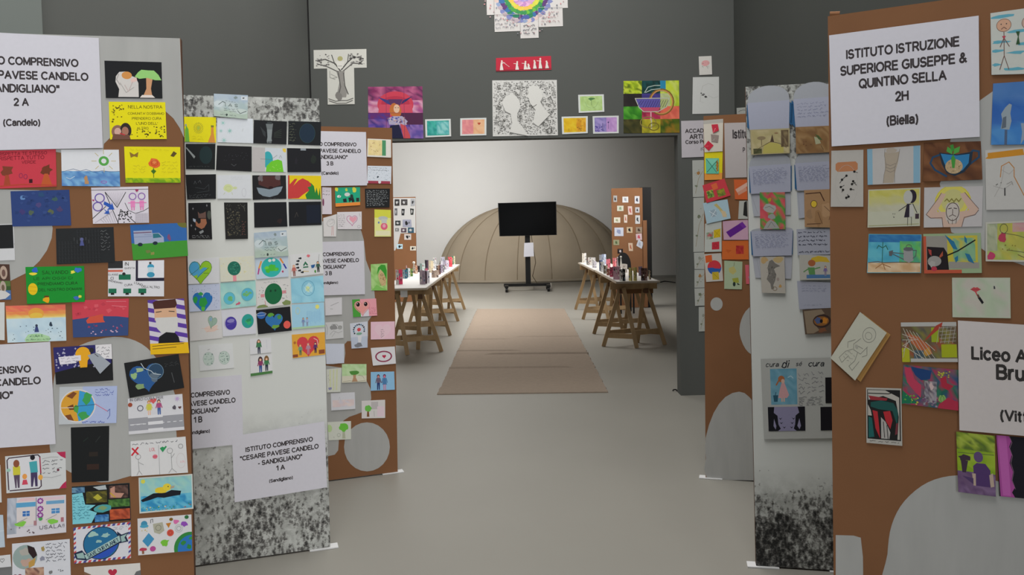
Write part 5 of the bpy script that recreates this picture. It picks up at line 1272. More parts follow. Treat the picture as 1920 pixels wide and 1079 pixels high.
envelope(R3, [(1401, 194), (1480, 188), (1479, 242), (1405, 245)], 'open envelope with blank letter, top left of the envelope board', 30, [[(1400, 196), (1408, 206), (1406, 243), (1401, 240)], [(1478, 190), (1487, 196), (1484, 236), (1477, 228)]], 0)
envelope(R3, [(1487, 187), (1563, 181), (1563, 236), (1491, 240)], 'open envelope with handwritten letter, top right of the envelope board', 30, [[(1484, 188), (1494, 200), (1490, 239), (1482, 230)]], 5)
envelope(R3, [(1404, 313), (1482, 307), (1482, 360), (1408, 364)], 'open envelope with faint ruled letter above the stone stack card', 24, [[(1404, 315), (1410, 325), (1409, 362), (1405, 362)], [(1476, 318), (1484, 310), (1484, 358), (1479, 356)]], 11)
envelope(R3, [(1490, 307), (1563, 302), (1563, 356), (1494, 358)], 'open envelope with faint ruled letter above the moon hug card', 22, [[(1489, 309), (1498, 319), (1494, 357), (1490, 354)]], 11)
envelope(R3, [(1408, 434), (1486, 431), (1484, 479), (1412, 481)], 'open envelope with letter above the seahorse card', 6, [[(1407, 434), (1417, 442), (1414, 480), (1409, 478)], [(1477, 440), (1487, 432), (1486, 478), (1481, 474)]], 9)
a = sheet(R3, '1406,244 1480,241 1480,288 1408,291', '#a89c78', 'card of mushrooms and tower on a yellow bridge', e=6)
a.W_(3, 3, 97, 66, 10, 6, ['#b0a478', '#a89c70', '#b8ac84']).P('#b4aa5c', 30, 66, 34, 44, 50, 36, 70, 40, 84, 50, 84, 66).W_(78, 4, 97, 50, 4, 5, ['#6a5a44', '#5a4a38', '#8a7a58']).W_(6, 52, 28, 66, 4, 3, ['#5a5c3c', '#44462c']).E(28, 24, 11, 5, '#8a7a5c').L('#5c4c38', 1.4, 28, 28, 28, 44).P('#4c3c30', 50, 36, 56, 14, 60, 36).L('#5c4c38', 1.4, 10, 58, 30, 46, 52, 34, 74, 40, 92, 52).E(66, 12, 5, 2, '#8a6c50')
a = sheet(R3, '1491,239 1563,236 1563,286 1492,289', '#8f6e4a', 'brown painted card with a small green bird', e=6)
a.W_(2, 2, 98, 66, 10, 6, ['#94744c', '#86643f', '#9c7c54', '#7c5c3c']).P('#a8a888', 48, 26, 60, 30, 66, 44, 52, 46).P('#4c5c34', 50, 20, 60, 24, 70, 36, 60, 34).L('#4c3c28', 1.2, 66, 50, 72, 60).D(20, 38, 40, 50, 6, '#6a4c34', 1.5, 3)
a = sheet(R3, '1407,363 1482,361 1482,403 1413,406', '#a9acb4', 'white envelope back behind the stone stack card', 'envelope', 'envelope_back', e=1)
a.L('#8e9098', .8, 2, 4, 12, 60)
a = sheet(R3, '1424,361 1471,361 1472,430 1425,430', '#c44a54', 'upright red and green card with a stack of pale stones', e=6)
a.W_(0, 0, 68, 100, 7, 9, ['#c8505a', '#4a9a3c', '#c24854', '#4a9040', '#d05a60'], .45).B(26, 44, 16, 13, '#a8a8a4', 12, .15).B(32, 66, 9, 8, '#9a9a98').P('#a0a09c', 8, 100, 18, 82, 28, 74, 42, 82, 52, 98).L('#6a6a68', 1.2, 14, 42, 26, 38, 38, 46).L('#6a6a68', 1, 20, 96, 30, 80, 40, 94).B(26, 20, 5, 5, '#b8982c')
a = sheet(R3, '1494,361 1512,360 1512,408 1497,410', '#a9adb8', 'white envelope side behind the moon hug card', 'envelope', 'envelope_back', e=1, size=(40, 100))
a.L('#8e9098', 1, 4, 4, 8, 92)
a = sheet(R3, '1507,357 1558,355 1558,427 1508,426', '#a88460', 'upright tan card of a hug under a yellow moon', e=6)
a.E(24, 38, 8.5, 10, '#5a4030').E(24, 38, 7, 8.5, '#d8b83c').L('#4c3024', 2.6, 4, 10, 40, 8, 50, 30).B(54, 56, 13, 20, '#b4906c').B(36, 78, 10, 22, '#9c7854').L('#5c4030', 1.2, 34, 60, 44, 90).L('#5c4030', 1.2, 50, 44, 66, 60, 62, 80).L('#6a4c38', 2.4, 6, 92, 40, 90).B(12, 66, 8, 13, '#9c7c5c')
a = sheet(R3, '1493,430 1562,428 1562,477 1495,479', '#a5a8b6', 'letter handwritten in bold dark ink, right column of envelope board', 'letter', 'letter_sheet', e=5)
a.S(4, 4, 92, 46, 4, '#33364a', 1.3).S(4, 56, 92, 64, 1, '#33364a', 1.2)
a = sheet(R3, '1411,482 1486,479 1483,523 1416,521', '#a8aab2', 'white envelope back behind the seahorse card', 'envelope', 'envelope_back', e=1)
a.L('#8e9098', .8, 10, 8, 14, 62)
a = sheet(R3, '1424,482 1470,481 1472,550 1428,549', '#b2aca2', 'upright cream card with a grey spiny seahorse', e=6)
a.B(12, 10, 9, 8, '#b89a6c').B(52, 8, 13, 8, '#b8a274').P('#76726c', 20, 30, 26, 12, 34, 8, 42, 18, 56, 26, 44, 30, 38, 34, 44, 50, 40, 66, 34, 78, 36, 88, 28, 90, 26, 74, 16, 62, 22, 46).O(38, 88, 6, 5, '#7c6c54', 1.6).D(18, 20, 42, 70, 26, ['#4c4a46', '#8f8b84'], 1, 2.2).B(54, 80, 4, 5, '#b89258').E(48, 62, 4, 5, '#9c9088')
a = sheet(R3, '1498,478 1562,479 1562,524 1499,525', '#b2b0a8', 'card of a child under a yellow umbrella by a puddle', e=6)
a.P('#c8a834', 30, 22, 36, 8, 56, 2, 80, 6, 90, 20, 60, 18).E(36, 22, 11, 9, '#a4603c').P('#5c8c54', 24, 34, 44, 34, 46, 54, 28, 54).L('#5c8c54', 3, 26, 38, 12, 46).L('#5c8c54', 3, 44, 38, 60, 34).R(20, 54, 90, 64, '#4c74a0').M(76, 58, 28, '#7a6a9c', '#8a8094', '#6a4a5c')
a = sheet(R3, '1494,527 1562,530 1562,577 1498,580', '#a2a5b4', 'letter in faint ink hanging above the eye card', 'letter', 'letter_sheet', e=4)
a.S(12, 8, 92, 26, 3, '#8488a0', .8).S(14, 54, 80, 62, 1, '#9094a8', .7)
a = sheet(R3, '1504,581 1563,577 1563,624 1509,627', '#5a4a3e', 'dark card of a glowing orange and blue eye in a rim', e=6)
a.P('#8c7c68', 4, 4, 60, 2, 70, 14, 40, 20, 34, 40, 50, 58, 30, 66, 6, 66).E(60, 34, 30, 18, '#3c2c28').E(58, 34, 25, 13, '#8a5c30').B(46, 32, 9, 10, '#4c5c84').B(70, 34, 10, 9, '#c07c2c').E(58, 34, 5, 5, '#1c1820').B(60, 58, 16, 6, '#7c5038')
a = sheet(R3, '1426,673 1566,670 1567,821 1432,823', '#adaeaa', 'poster headed cura di se cura with a girl in pink', 'poster', 'paper_poster', e=4, size=(100, 110), port=True)
a.T('cura', 15, 8, '#22242a', w=17, shear=.25).T('di', 32, 8, '#22242a', w=8, shear=.25).T('sé', 51, 8, '#22242a', w=7, shear=.25).T('cura', 74, 8, '#22242a', w=20, shear=.25)
a.W_(12, 14, 48, 63, 6, 8, ['#6a9cb0', '#74a4b6', '#6294aa']).P('#c89a9c', 27, 34, 31, 33, 37, 50, 34, 54, 22, 54, 24, 44).E(27, 28, 4.5, 4.5, '#a4643c').L('#a4643c', 2, 24, 29, 20, 36).E(29, 31, 2.4, 3, '#d0aa98').R(26, 54, 28, 59, '#c8a898').R(29, 54, 31, 59, '#c8a898').P('#2a5468', 15, 50, 22, 50, 21, 59, 16, 59).L('#2a5468', 1, 18, 50, 19, 46).L('#a8c4cc', 1.1, 36, 26, 40, 24, 43, 27)
a.S(50, 20, 66, 50, 5, '#7c7c80', .6).S(68, 18, 84, 48, 5, '#7c7c80', .6).S(50, 52, 86, 65, 5, '#66666c', .55).R(7, 66, 58, 99, '#8a86a4').P('#14141c', 7, 66, 16, 66, 15, 74, 20, 78, 21, 90, 24, 96, 20, 99, 7, 99).P('#14141c', 58, 66, 48, 66, 50, 74, 45, 78, 44, 90, 42, 96, 46, 99, 58, 99).P('#8a86a4', 15, 82, 18, 92, 17, 97, 14, 92).P('#8a86a4', 50, 82, 52, 92, 50, 97, 47, 92)
for x, y in ((24, 82), (25, 88), (29, 94), (42, 82), (40, 88), (39, 94)):
    a.P('#1c1a26', x-2.5, y-1.5, x, y, x+2.5, y-1.5, x, y+1.6)
a.R(86, 27, 100, 62, '#141216').R(79, 67, 100, 99, '#16131a').P('#5c1c2c', 94, 72, 98, 70, 98, 90)

# ---------------------------------------------------------------- big brown board, right
sign(RN, '1555,67 1835,30 1837,257 1560,275', [('ISTITUTO ISTRUZIONE', 13, 75), ('SUPERIORE GIUSEPPE &', 22.6, 84), ('QUINTINO SELLA', 31.4, 58), ('2H', 41, 8), ('(Biella)', 55, 20.5)], 'large white school sign reading 2H Biella', e=3)
a = sheet(RN, '1796,601 2075,619 2075,830 1799,806', '#c1bab8', 'large white sign starting Liceo Ar, right frame edge', 'sign', 'paper_sign', e=3, port=True, size=(137, 102))
a.T('Liceo Artistico', 14, 29, '#33302f', w=100, bold=.024, al='l').T('Brun', 38, 45, '#33302f', w=34, bold=.024, al='l').T('(Vitto)', 41, 84.5, '#33302f', w=36, bold=.02, al='l')
a = sheet(RN, '1857,25 1935,14 1935,139 1859,141', '#b9bcb6', 'upright card with two stick figures on blue strokes', size=(62, 100), port=True)

for y, x0, x1 in ((8, 0, 40), (34, 24, 60), (48, 2, 28), (54, 40, 62), (62, 0, 20), (66, 24, 54), (84, 0, 16), (92, 20, 50)):
    a.B((x0+x1)/2, y, (x1-x0)/2, 2.6, '#5a9cae', 10, .3)
for x, c in ((20, '#c49a80'), (58, '#b89c90')):
    a.E(x, 22, 11, 10, c).O(x, 22, 11, 10, '#7a5c50', .8).L('#6a4c44', 1.1, x, 33, x, 70, x-7, 92).L('#6a4c44', 1.1, x, 70, x+7, 92).L('#6a4c44', 1.1, x-6, 56, x, 42, x+8, 56).E(x-4, 20, 1, 1, '#444').E(x+4, 20, 1, 1, '#444').L('#6a4c44', 1, x-4, 28, x, 25, x+4, 28).P('#b03a4c', x-3, 39, x+3, 39, x, 44)
a.P('#2c4c2c', 38, 34, 44, 34, 42, 42, 44, 54, 38, 54, 41, 42)
a = sheet(RN, '1862,157 1960,150 1960,271 1858,272', '#3a6cac', 'blue card with pale carved statues', size=(80, 100))
a.W_(0, 0, 80, 100, 6, 8, [['#4a74ac', '#4470aa'], ['#2c5ca4', '#3464aa'], ['#3c78b8', '#4a84bc']]).P('#8c98a0', 14, 50, 20, 40, 26, 34, 30, 36, 28, 50, 30, 62, 27, 76, 14, 74, 16, 60).P('#5a6470', 17, 56, 22, 54, 22, 72, 15, 74).R(20, 76, 24, 100, '#4a5c78').P('#8694a4', 44, 66, 50, 66, 56, 78, 58, 92, 50, 90, 44, 100, 46, 80)
a = sheet(RN, '1559,283 1619,281 1619,388 1558,388', '#a8a49e', 'upright card with a brown sausage shape and black beads', size=(58, 100))
a.P('#a8704c', 8, 24, 12, 21, 44, 20, 48, 24, 48, 34, 44, 37, 12, 38, 8, 34).O(28, 62, 20, 36, '#a09c96', .5)
for x, y, x2, y2 in ((42, 38, 48, 40), (28, 45, 20, 52), (20, 52, 16, 58), (18, 65, 24, 62), (22, 70, 20, 74), (38, 60, 44, 57), (40, 55, 46, 62), (36, 69, 42, 70), (28, 84, 34, 82), (32, 82, 30, 78)):
    a.L('#33302e', 1, x, y, x2, y2).E(x, y, 2.2, 2.2, '#1a1816', 10)
a = sheet(RN, '1626,280 1726,273 1726,343 1627,347', '#aeaba9', 'white card with a pencilled bandaged foot between blue bands')
a.R(0, 0, 10, 68, '#7ca0b4').R(87, 0, 99, 68, '#7ca0b4').P('#a09484', 33, 8, 52, 10, 62, 8, 58, 30, 52, 50, 50, 66, 30, 66, 34, 40).L('#77706a', .8, 34, 2, 33, 14, 36, 34, 32, 50, 30, 66).L('#77706a', .8, 62, 4, 58, 24, 52, 38, 52, 66).L('#77706a', .8, 35, 30, 44, 34, 54, 30).L('#77706a', .8, 35, 36, 44, 40, 54, 36).L('#77706a', .8, 36, 42, 44, 46, 52, 43).B(46, 5, 11, 6, '#a4998c')
a = sheet(RN, '1733,268 1839,265 1842,337 1731,341', '#5c3a24', 'brown painted card, blue cup with a green sprout')
a.W_(0, 0, 100, 68, 10, 6, ['#5e3a24', '#6a4428', '#50301e', '#744c30']).L('#22405c', 3.4, 28, 22, 16, 26, 12, 36, 20, 48, 40, 60).L('#22405c', 3.4, 78, 24, 86, 16, 96, 18, 96, 28, 80, 40).P('#1c2c3c', 27, 18, 58, 22, 86, 18, 82, 40, 70, 54, 54, 60, 40, 54, 32, 38).P('#2c74a4', 30, 20, 58, 24, 80, 22, 78, 38, 68, 50, 54, 56, 42, 50, 36, 36).E(53, 43, 15, 13, '#ab9472').D(42, 34, 64, 54, 24, ['#bca888', '#8c7858'], 1, 2).P('#3f8a38', 50, 46, 48, 28, 52, 22, 56, 30, 54, 46).P('#4a9440', 50, 22, 40, 16, 42, 8, 50, 14).P('#4a9440', 52, 22, 62, 18, 64, 8, 54, 12).P('#3a8434', 50, 18, 46, 6, 52, 4, 54, 14)
a = sheet(RN, '1628,356 1726,352 1725,424 1627,427', '#afaf9c', 'card with a black haired girl with a bucket on yellow ground')
a.W_(2, 2, 98, 40, 10, 5, [['#b0aa54', '#b8b264'], ['#b4b070', '#b0ac78'], ['#acaa90', '#b0ae98']]).E(84, 15, 9, 12, '#26202c').E(77, 16, 8.5, 12, '#aaaaa4').P('#26202c', 75, 28, 84, 28, 84, 52, 70, 52).P('#afaea8', 80, 30, 86, 28, 90, 50, 80, 52).L('#26202c', 1.3, 76, 30, 60, 40).L('#26202c', 1.3, 86, 28, 94, 44).R(91, 46, 98, 55, '#3a2c34').L('#26202c', 1, 77, 52, 77, 66).L('#26202c', 1, 84, 52, 84, 66).D(46, 44, 60, 54, 4, '#5c5c54', 1.2).L('#8c8c50', .8, 2, 65, 98, 64)
a = sheet(RN, '1733,352 1843,349 1841,425 1732,427', '#b4b0b0', 'white card of a bearded man raising both arms, yellow halo')
a.O(50, 26, 30, 28, '#c4b840', 2.4).E(50, 24, 28, 26, '#c8be5c', 28).E(50, 24, 20, 20, '#b8b478', 20).P('#c0a494', 4, 46, 24, 20, 30, 10, 38, 12, 30, 28, 22, 42, 40, 42, 64, 42, 78, 40, 68, 24, 62, 12, 70, 10, 80, 22, 94, 38, 90, 46, 70, 54, 66, 68, 34, 68, 32, 54, 10, 52)
a.L('#5c4440', .9, 4, 46, 24, 20, 30, 10).L('#5c4440', .9, 94, 38, 80, 22, 70, 10).L('#5c4440', .9, 4, 46, 12, 52, 32, 52, 34, 68).L('#5c4440', .9, 94, 40, 88, 48, 70, 52, 66, 68).P('#b8b0a8', 38, 32, 42, 27, 58, 27, 62, 34, 62, 54, 56, 62, 44, 62, 38, 54).O(50, 42, 11, 15, '#4c3c38', 1.2).L('#3c302c', 1.3, 43, 37, 48, 36).L('#3c302c', 1.3, 52, 36, 57, 37).L('#4c3c38', 1, 50, 38, 50, 46).L('#4c3c38', 1, 44, 50, 50, 47, 56, 50).L('#5c4c44', .8, 42, 56, 44, 62).L('#5c4c44', .8, 50, 54, 50, 63).L('#5c4c44', .8, 57, 54, 56, 62).L('#7c7434', 1.4, 36, 24, 40, 20, 44, 25, 48, 20, 52, 25, 56, 20, 60, 25, 64, 20)
a = sheet(RN, '1629,439 1728,440 1727,512 1626,512', '#5aa0b0', 'painted card with a watering can and a seedling over roots')
a.W_(1, 1, 99, 14, 10, 3, ['#2c6ca0', '#3878a8', '#2a649a']).W_(1, 14, 64, 52, 8, 5, ['#4c9cb4', '#5aa8b8', '#4494ac']).W_(60, 12, 99, 52, 6, 5, ['#4c9c84', '#58a85c', '#4a9470', '#6aac5c']).W_(1, 50, 99, 67, 10, 3, ['#c8ac88', '#c0a484', '#b8946c', '#ccb494']).L('#5c4030', 1.2, 2, 50, 20, 48, 32, 50, 60, 49, 98, 50).L('#8a5c34', 1.3, 28, 52, 16, 60).L('#8a5c34', 1.3, 30, 52, 34, 62).L('#8a5c34', 1.3, 28, 52, 44, 58).L('#265c4c', 1.2, 28, 50, 28, 24).L('#265c4c', 1.4, 28, 24, 20, 20, 17, 25).L('#265c4c', 1.4, 28, 24, 34, 20, 38, 27).L('#265c4c', 1.4, 28, 22, 28, 14).P('#8c8c8c', 67, 26, 84, 26, 86, 46, 78, 50, 68, 46).E(76, 26, 9, 3.6, '#5c5c60').L('#55565a', 1.4, 68, 44, 44, 33).L('#55565a', 1.4, 68, 34, 44, 32).P('#55565a', 40, 30, 48, 28, 46, 38, 41, 38).L('#55565a', 1.2, 84, 28, 91, 28, 90, 38, 85, 42).O(77, 22, 5, 4, '#55565a', 1)
a = sheet(RN, '1731,439 1839,437 1841,512 1733,513', '#8ca07c', 'collage card of a black bag with white flower and blue leaves')
a.R(5, 4, 42, 64, '#8c8880').R(42, 4, 94, 50, '#b4a83c').W_(52, 8, 90, 48, 5, 5, ['#6c9c78', '#b0a848', '#7ca480']).R(0, 4, 5, 64, '#b05038').R(0, 62, 66, 68, '#b05038').P('#8c8880', 44, 48, 96, 50, 96, 60, 44, 60).P('#1c1418', 6, 22, 36, 24, 42, 34, 44, 62, 6, 62).E(19, 47, 12, 9, '#8f8c88').B(14, 52, 6, 5, '#9c9894').P('#9c3c38', 8, 26, 14, 28, 14, 38, 10, 34).P('#9c4a34', 28, 38, 34, 30, 34, 38, 28, 42).E(18, 60, 5, 4, '#a83444').L('#14181a', 2.2, 40, 38, 60, 30, 90, 12).P('#24688c', 38, 2, 54, 14, 60, 28, 52, 26).P('#24688c', 72, 4, 76, 10, 76, 18, 72, 14).P('#24688c', 72, 34, 80, 36, 88, 52, 78, 48).P('#24688c', 54, 42, 60, 38, 60, 46, 56, 50)
a = sheet(RN, '1847,282 1930,276 1930,393 1849,394', '#b6b4b0', 'upright line drawing of a robed figure under an orange ribbon', size=(70, 100))
a.P('#c08428', 4, 5, 60, 2, 62, 12, 6, 15, 0, 14, 4, 11).L('#b0783c', 1.4, 24, 46, 26, 28, 38, 22, 46, 32, 46, 46, 62, 78).L('#9c9894', .8, 26, 34, 38, 42, 46, 34).L('#9c9894', .8, 30, 28, 28, 44, 24, 60, 14, 78).L('#9c9894', .8, 12, 60, 30, 66, 44, 56).R(30, 64, 32, 77, '#3c3a3a').D(16, 54, 28, 60, 3, '#55524e', 1.2).L('#8c8884', 1, 34, 58, 42, 54, 44, 60)
a = sheet(RN, '1848,417 1950,413 1950,492 1848,490', '#a8a45c', 'floral card in green, yellow and pink, right frame edge')
a.W_(3, 3, 97, 65, 9, 6, ['#a8a44c', '#98a450', '#b4ac4c', '#a8b070']).W_(3, 3, 22, 50, 3, 6, ['#a0a488', '#90987c', '#a8ac90']).W_(50, 3, 97, 18, 5, 3, ['#b8848c', '#b4948c', '#b88c7c']).B(32, 26, 7, 9, '#a83c50').B(10, 60, 9, 7, '#b03c60').L('#5c5c3c', 1, 36, 20, 60, 24, 90, 34).L('#5c5c3c', 1, 40, 48, 70, 52, 96, 60).O(34, 12, 7, 8, '#4c503c', 1).L('#5c4c3c', 1, 60, 56, 80, 64).D(30, 40, 56, 56, 8, '#7c6c2c', 1.4)
for q in ((0, 0, 100, 3), (0, 65, 100, 68), (0, 0, 3, 68)):
    a.R(*q, '#b4b2a8')
a = sheet(RN, '1785,521 1894,521 1895,597 1786,595', '#aeb4a0', 'pale card with red lips and a black lipstick')
a.W_(2, 2, 98, 66, 8, 5, ['#a8b49c', '#b0b4a4', '#a4b098', '#b4aea4']).P('#b4484c', 32, 20, 38, 16, 41, 17, 44, 16, 50, 20, 41, 25).L('#8c2c34', .8, 32, 20, 50, 20).L('#b4484c', 2.2, 41, 24, 44, 30).P('#5c4038', 43, 29, 46, 28, 49, 34, 45, 35).P('#17161a', 45, 35, 49, 33, 55, 42, 52, 45).P('#33343a', 72, 14, 74, 14, 75, 19, 72, 19)
a = sheet(RN, '1618,588 1670,628 1614,716 1563,675', '#9a7440', 'brown backing sheet under the tilted robot sketch', 'drawing', 'backing_sheet', e=1, size=(66, 100), port=True)
a.L('#86642f', .8, 62, 2, 62, 98)
a = sheet(RN, '1613,585 1663,624 1604,713 1558,671', '#b0afa0', 'tilted pencil sketch of a big headed figure', 'drawing', 'pencil_sketch', e=4, size=(66, 100), port=True)
a.O(40, 22, 13, 13, '#77766e', 1).O(40, 24, 7, 6, '#77766e', .8).L('#77766e', .9, 30, 36, 24, 52, 30, 60, 46, 58, 50, 40).L('#77766e', .9, 28, 60, 18, 72, 14, 88, 24, 92, 28, 74).L('#77766e', .9, 40, 60, 44, 74, 40, 88, 50, 90, 52, 70).L('#77766e', .9, 22, 44, 12, 56, 18, 64).L('#77766e', .9, 50, 42, 58, 52, 52, 60).L('#77766e', .9, 32, 50, 44, 48).B(32, 52, 4, 3, '#9a998e').S(20, 66, 46, 84, 3, '#8c8b82', .7)
a = sheet(RN, '1689,605 1793,604 1796,679 1692,679', '#7a7c3c', 'card of orange fish caught in a white net over lime blocks')
a.R(0, 0, 100, 7, '#aaa8a4').R(16, 62, 100, 68, '#aaa8a4').W_(0, 7, 100, 62, 12, 7, ['#5c4a34', '#6a6a3c', '#8c4c34', '#4c4c48', '#7c7438', '#6c5c4c']).R(55, 9, 68, 34, '#8c9c24').R(72, 38, 99, 60, '#98a01c').R(0, 44, 14, 68, '#a4a424').P('#a85c38', 12, 20, 30, 24, 50, 40, 56, 54, 36, 50, 18, 36).P('#b4843c', 38, 50, 50, 42, 54, 54, 44, 58).P('#9c3c30', 64, 6, 76, 0, 74, 8, 40, 34).W_(22, 48, 40, 62, 3, 3, ['#4c5c68', '#3c4c54'])
for i in range(5):
    a.L('#b8b4a8', .8, 4+i*6, 10+i*2, 28+i*8, 62).L('#b8b4a8', .8, 30-i*5, 30, 2, 20+i*10).L('#a8a49c', .7, 70+i*7, 8, 64+i*7, 36).L('#a8a49c', .7, 70, 10+i*6, 98, 8+i*6)
a.L('#b8b4a8', 1, 4, 40, 40, 62).L('#b8b4a8', 1, 44, 34, 60, 48)
a = sheet(RN, '1694,684 1797,694 1797,770 1691,757', '#4a4458', 'dense jungle card in red, green and blue', e=1)
a.W_(0, 0, 100, 68, 14, 9, ['#2c4c6a', '#a02c4c', '#2c6a54', '#5c5464', '#8c3c54', '#1c5a4c', '#74505c'], .45).P('#b03a54', 2, 4, 14, 4, 22, 24, 34, 32, 34, 54, 22, 44, 8, 30).P('#1c3c6c', 14, 2, 52, 6, 50, 20, 34, 24, 22, 16).P('#1c6a4c', 0, 44, 14, 54, 30, 64, 0, 68).W_(40, 24, 62, 60, 6, 7, ['#6c6470', '#8c8890', '#4c4450', '#a09898']).B(52, 32, 4, 6, '#c0a8a8').P('#a0283c', 68, 18, 78, 12, 80, 24, 92, 28, 82, 36, 72, 32).B(72, 52, 6, 8, '#7ca45c').O(72, 52, 3, 5, '#4c7a3c', 1).P('#a42c44', 66, 62, 82, 48, 100, 54, 100, 68, 64, 68)
a.D(60, 4, 86, 16, 16, '#b0b03c', 1.2, 2.2).D(4, 52, 34, 66, 14, ['#5ca03c', '#b8b040'], 1.2, 2.6).D(36, 50, 66, 66, 22, ['#9c7c94', '#6c4c6c', '#8c8c94'], 1.3, 3)
a = sheet(RN, '1624,727 1690,729 1692,836 1625,830', '#a8a59e', 'upright print of red shapes under a teal arch in black lines', size=(62, 100))
a.R(2, 3, 60, 92, '#1a1a1a').P('#a8a49c', 3, 4, 34, 4, 58, 16, 58, 24, 30, 14, 4, 22).L('#1a1a1a', 1.6, 4, 10, 40, 10, 58, 4).P('#8c2c34', 4, 14, 38, 18, 36, 22, 8, 22).P('#1c4c48', 8, 26, 26, 22, 48, 26, 56, 40, 54, 66, 46, 40, 22, 38, 8, 34).P('#a82830', 11, 40, 20, 42, 22, 62, 24, 90, 16, 72, 14, 56).P('#a82830', 30, 42, 42, 40, 46, 56, 42, 72, 34, 58).P('#a09c98', 26, 52, 34, 60, 42, 78, 40, 90, 26, 90).L('#1a1a1a', 1.2, 30, 60, 32, 88).L('#1a1a1a', 1.2, 36, 66, 38, 90).P('#1c5a58', 4, 52, 10, 54, 14, 88, 4, 90).P('#a8a49c', 3, 30, 8, 40, 10, 50, 3, 50).P('#a8a49c', 52, 20, 58, 24, 58, 90, 54, 90, 57, 50).P('#6c3038', 52, 62, 56, 60, 54, 80, 50, 82).S(6, 94, 56, 97, 1, '#55524e', .8)
a = sheet(RN, '1793,809 1865,817 1867,930 1797,921', '#7c8c34', 'upright two colour print of a man in violet on a lime lawn', size=(62, 100), e=4)
a.W_(0, 0, 62, 30, 8, 6, ['#8a9c34', '#6c8428', '#9cac44', '#54682c']).W_(0, 28, 62, 66, 6, 5, ['#8aa428', '#94ac34', '#7c9c24']).W_(0, 64, 62, 100, 8, 5, ['#6c5478', '#5c4468', '#7a6284', '#685070']).L('#5c6c34', 1.2, 2, 34, 60, 32).P('#4c3464', 26, 54, 32, 48, 46, 48, 54, 58, 54, 86, 28, 86).E(35, 38, 7.5, 9, '#5c4870').P('#b09c8c', 24, 66, 30, 66, 30, 86, 26, 86).P('#b09c8c', 52, 66, 58, 62, 60, 84, 54, 86).B(12, 42, 9, 5, '#3c2c3c').P('#3c2c3c', 6, 46, 18, 46, 14, 66, 8, 66).P('#4c3860', 8, 72, 26, 74, 26, 84)
a = sheet(RN, '1868,816 1962,824 1962,938 1874,930', '#16141e', 'black card with a torn magenta border at right frame edge', size=(80, 100), e=2)
a.P('#a04890', 0, 0, 20, 0, 24, 8, 20, 18, 24, 30, 20, 44, 25, 58, 22, 72, 27, 84, 22, 92, 27, 100, 2, 100).P('#b45ca4', 2, 0, 16, 0, 18, 40, 20, 98, 6, 98).L('#7c5c74', 1, 21, 0, 25, 10, 21, 20, 25, 32, 22, 44, 26, 58, 23, 72, 28, 86)

# ---------------------------------------------------------------- sheets on the far boards
far = [('740,374 749,374 749,386 740,386', '#2a2828', 'black and grey photo strip, left in the top row'), ('752,374 764,374 764,385 752,385', '#3a3636', 'dark double portrait photo in the top row'), ('770,373 778,373 778,386 770,387', '#8e9094', 'plain grey sheet at the top right corner'), ('740,391 745,391 745,404 740,404', '#55565a', 'tiny dark photo column at the left rim, second row'), ('753,392 759,392 758,404 753,404', '#1e1e20', 'narrow black photo, middle of second row'), ('769,391 776,392 775,403 770,403', '#242824', 'dark leaf photo, right of second row'), ('741,414 751,414 751,423 741,423', '#2c3230', 'dark photo in the third row, left'), ('755,412 771,412 772,426 755,426', '#8a8c9c', 'white card with a blue and black figure, third row'), ('741,428 748,428 748,434 741,434', '#6a6c6a', 'small striped card left in the fourth row'), ('752,428 762,428 762,436 752,436', '#4a3844', 'dark purple photo in the fourth row'), ('765,427 776,427 776,437 765,437', '#26485a', 'dark blue photo in the fourth row'), ('758,439 771,439 771,450 758,450', '#b8b0ac', 'pinkish card with a dark brown shape'), ('744,458 755,458 755,467 744,467', '#a8c4d0', 'light blue card on far left board'), ('769,462 780,462 780,470 769,470', '#c4beb0', 'cream card right, near the far board edge')]
for q, c, t in far:
    a = sheet(FL, q, c, t+' of the far left board' if 'far' not in t else t, 'card', 'small_card', e=2, lift=0, size=(60, 60), group='small cards on the far left board')
    dk = '#1c1c1e' if sum(lin(c)[:3]) > .6 else '#a8a8a8'
    a.B(26, 30, 12, 16, dk, 8).B(44, 26, 6, 10, '#5a5c60', 7)
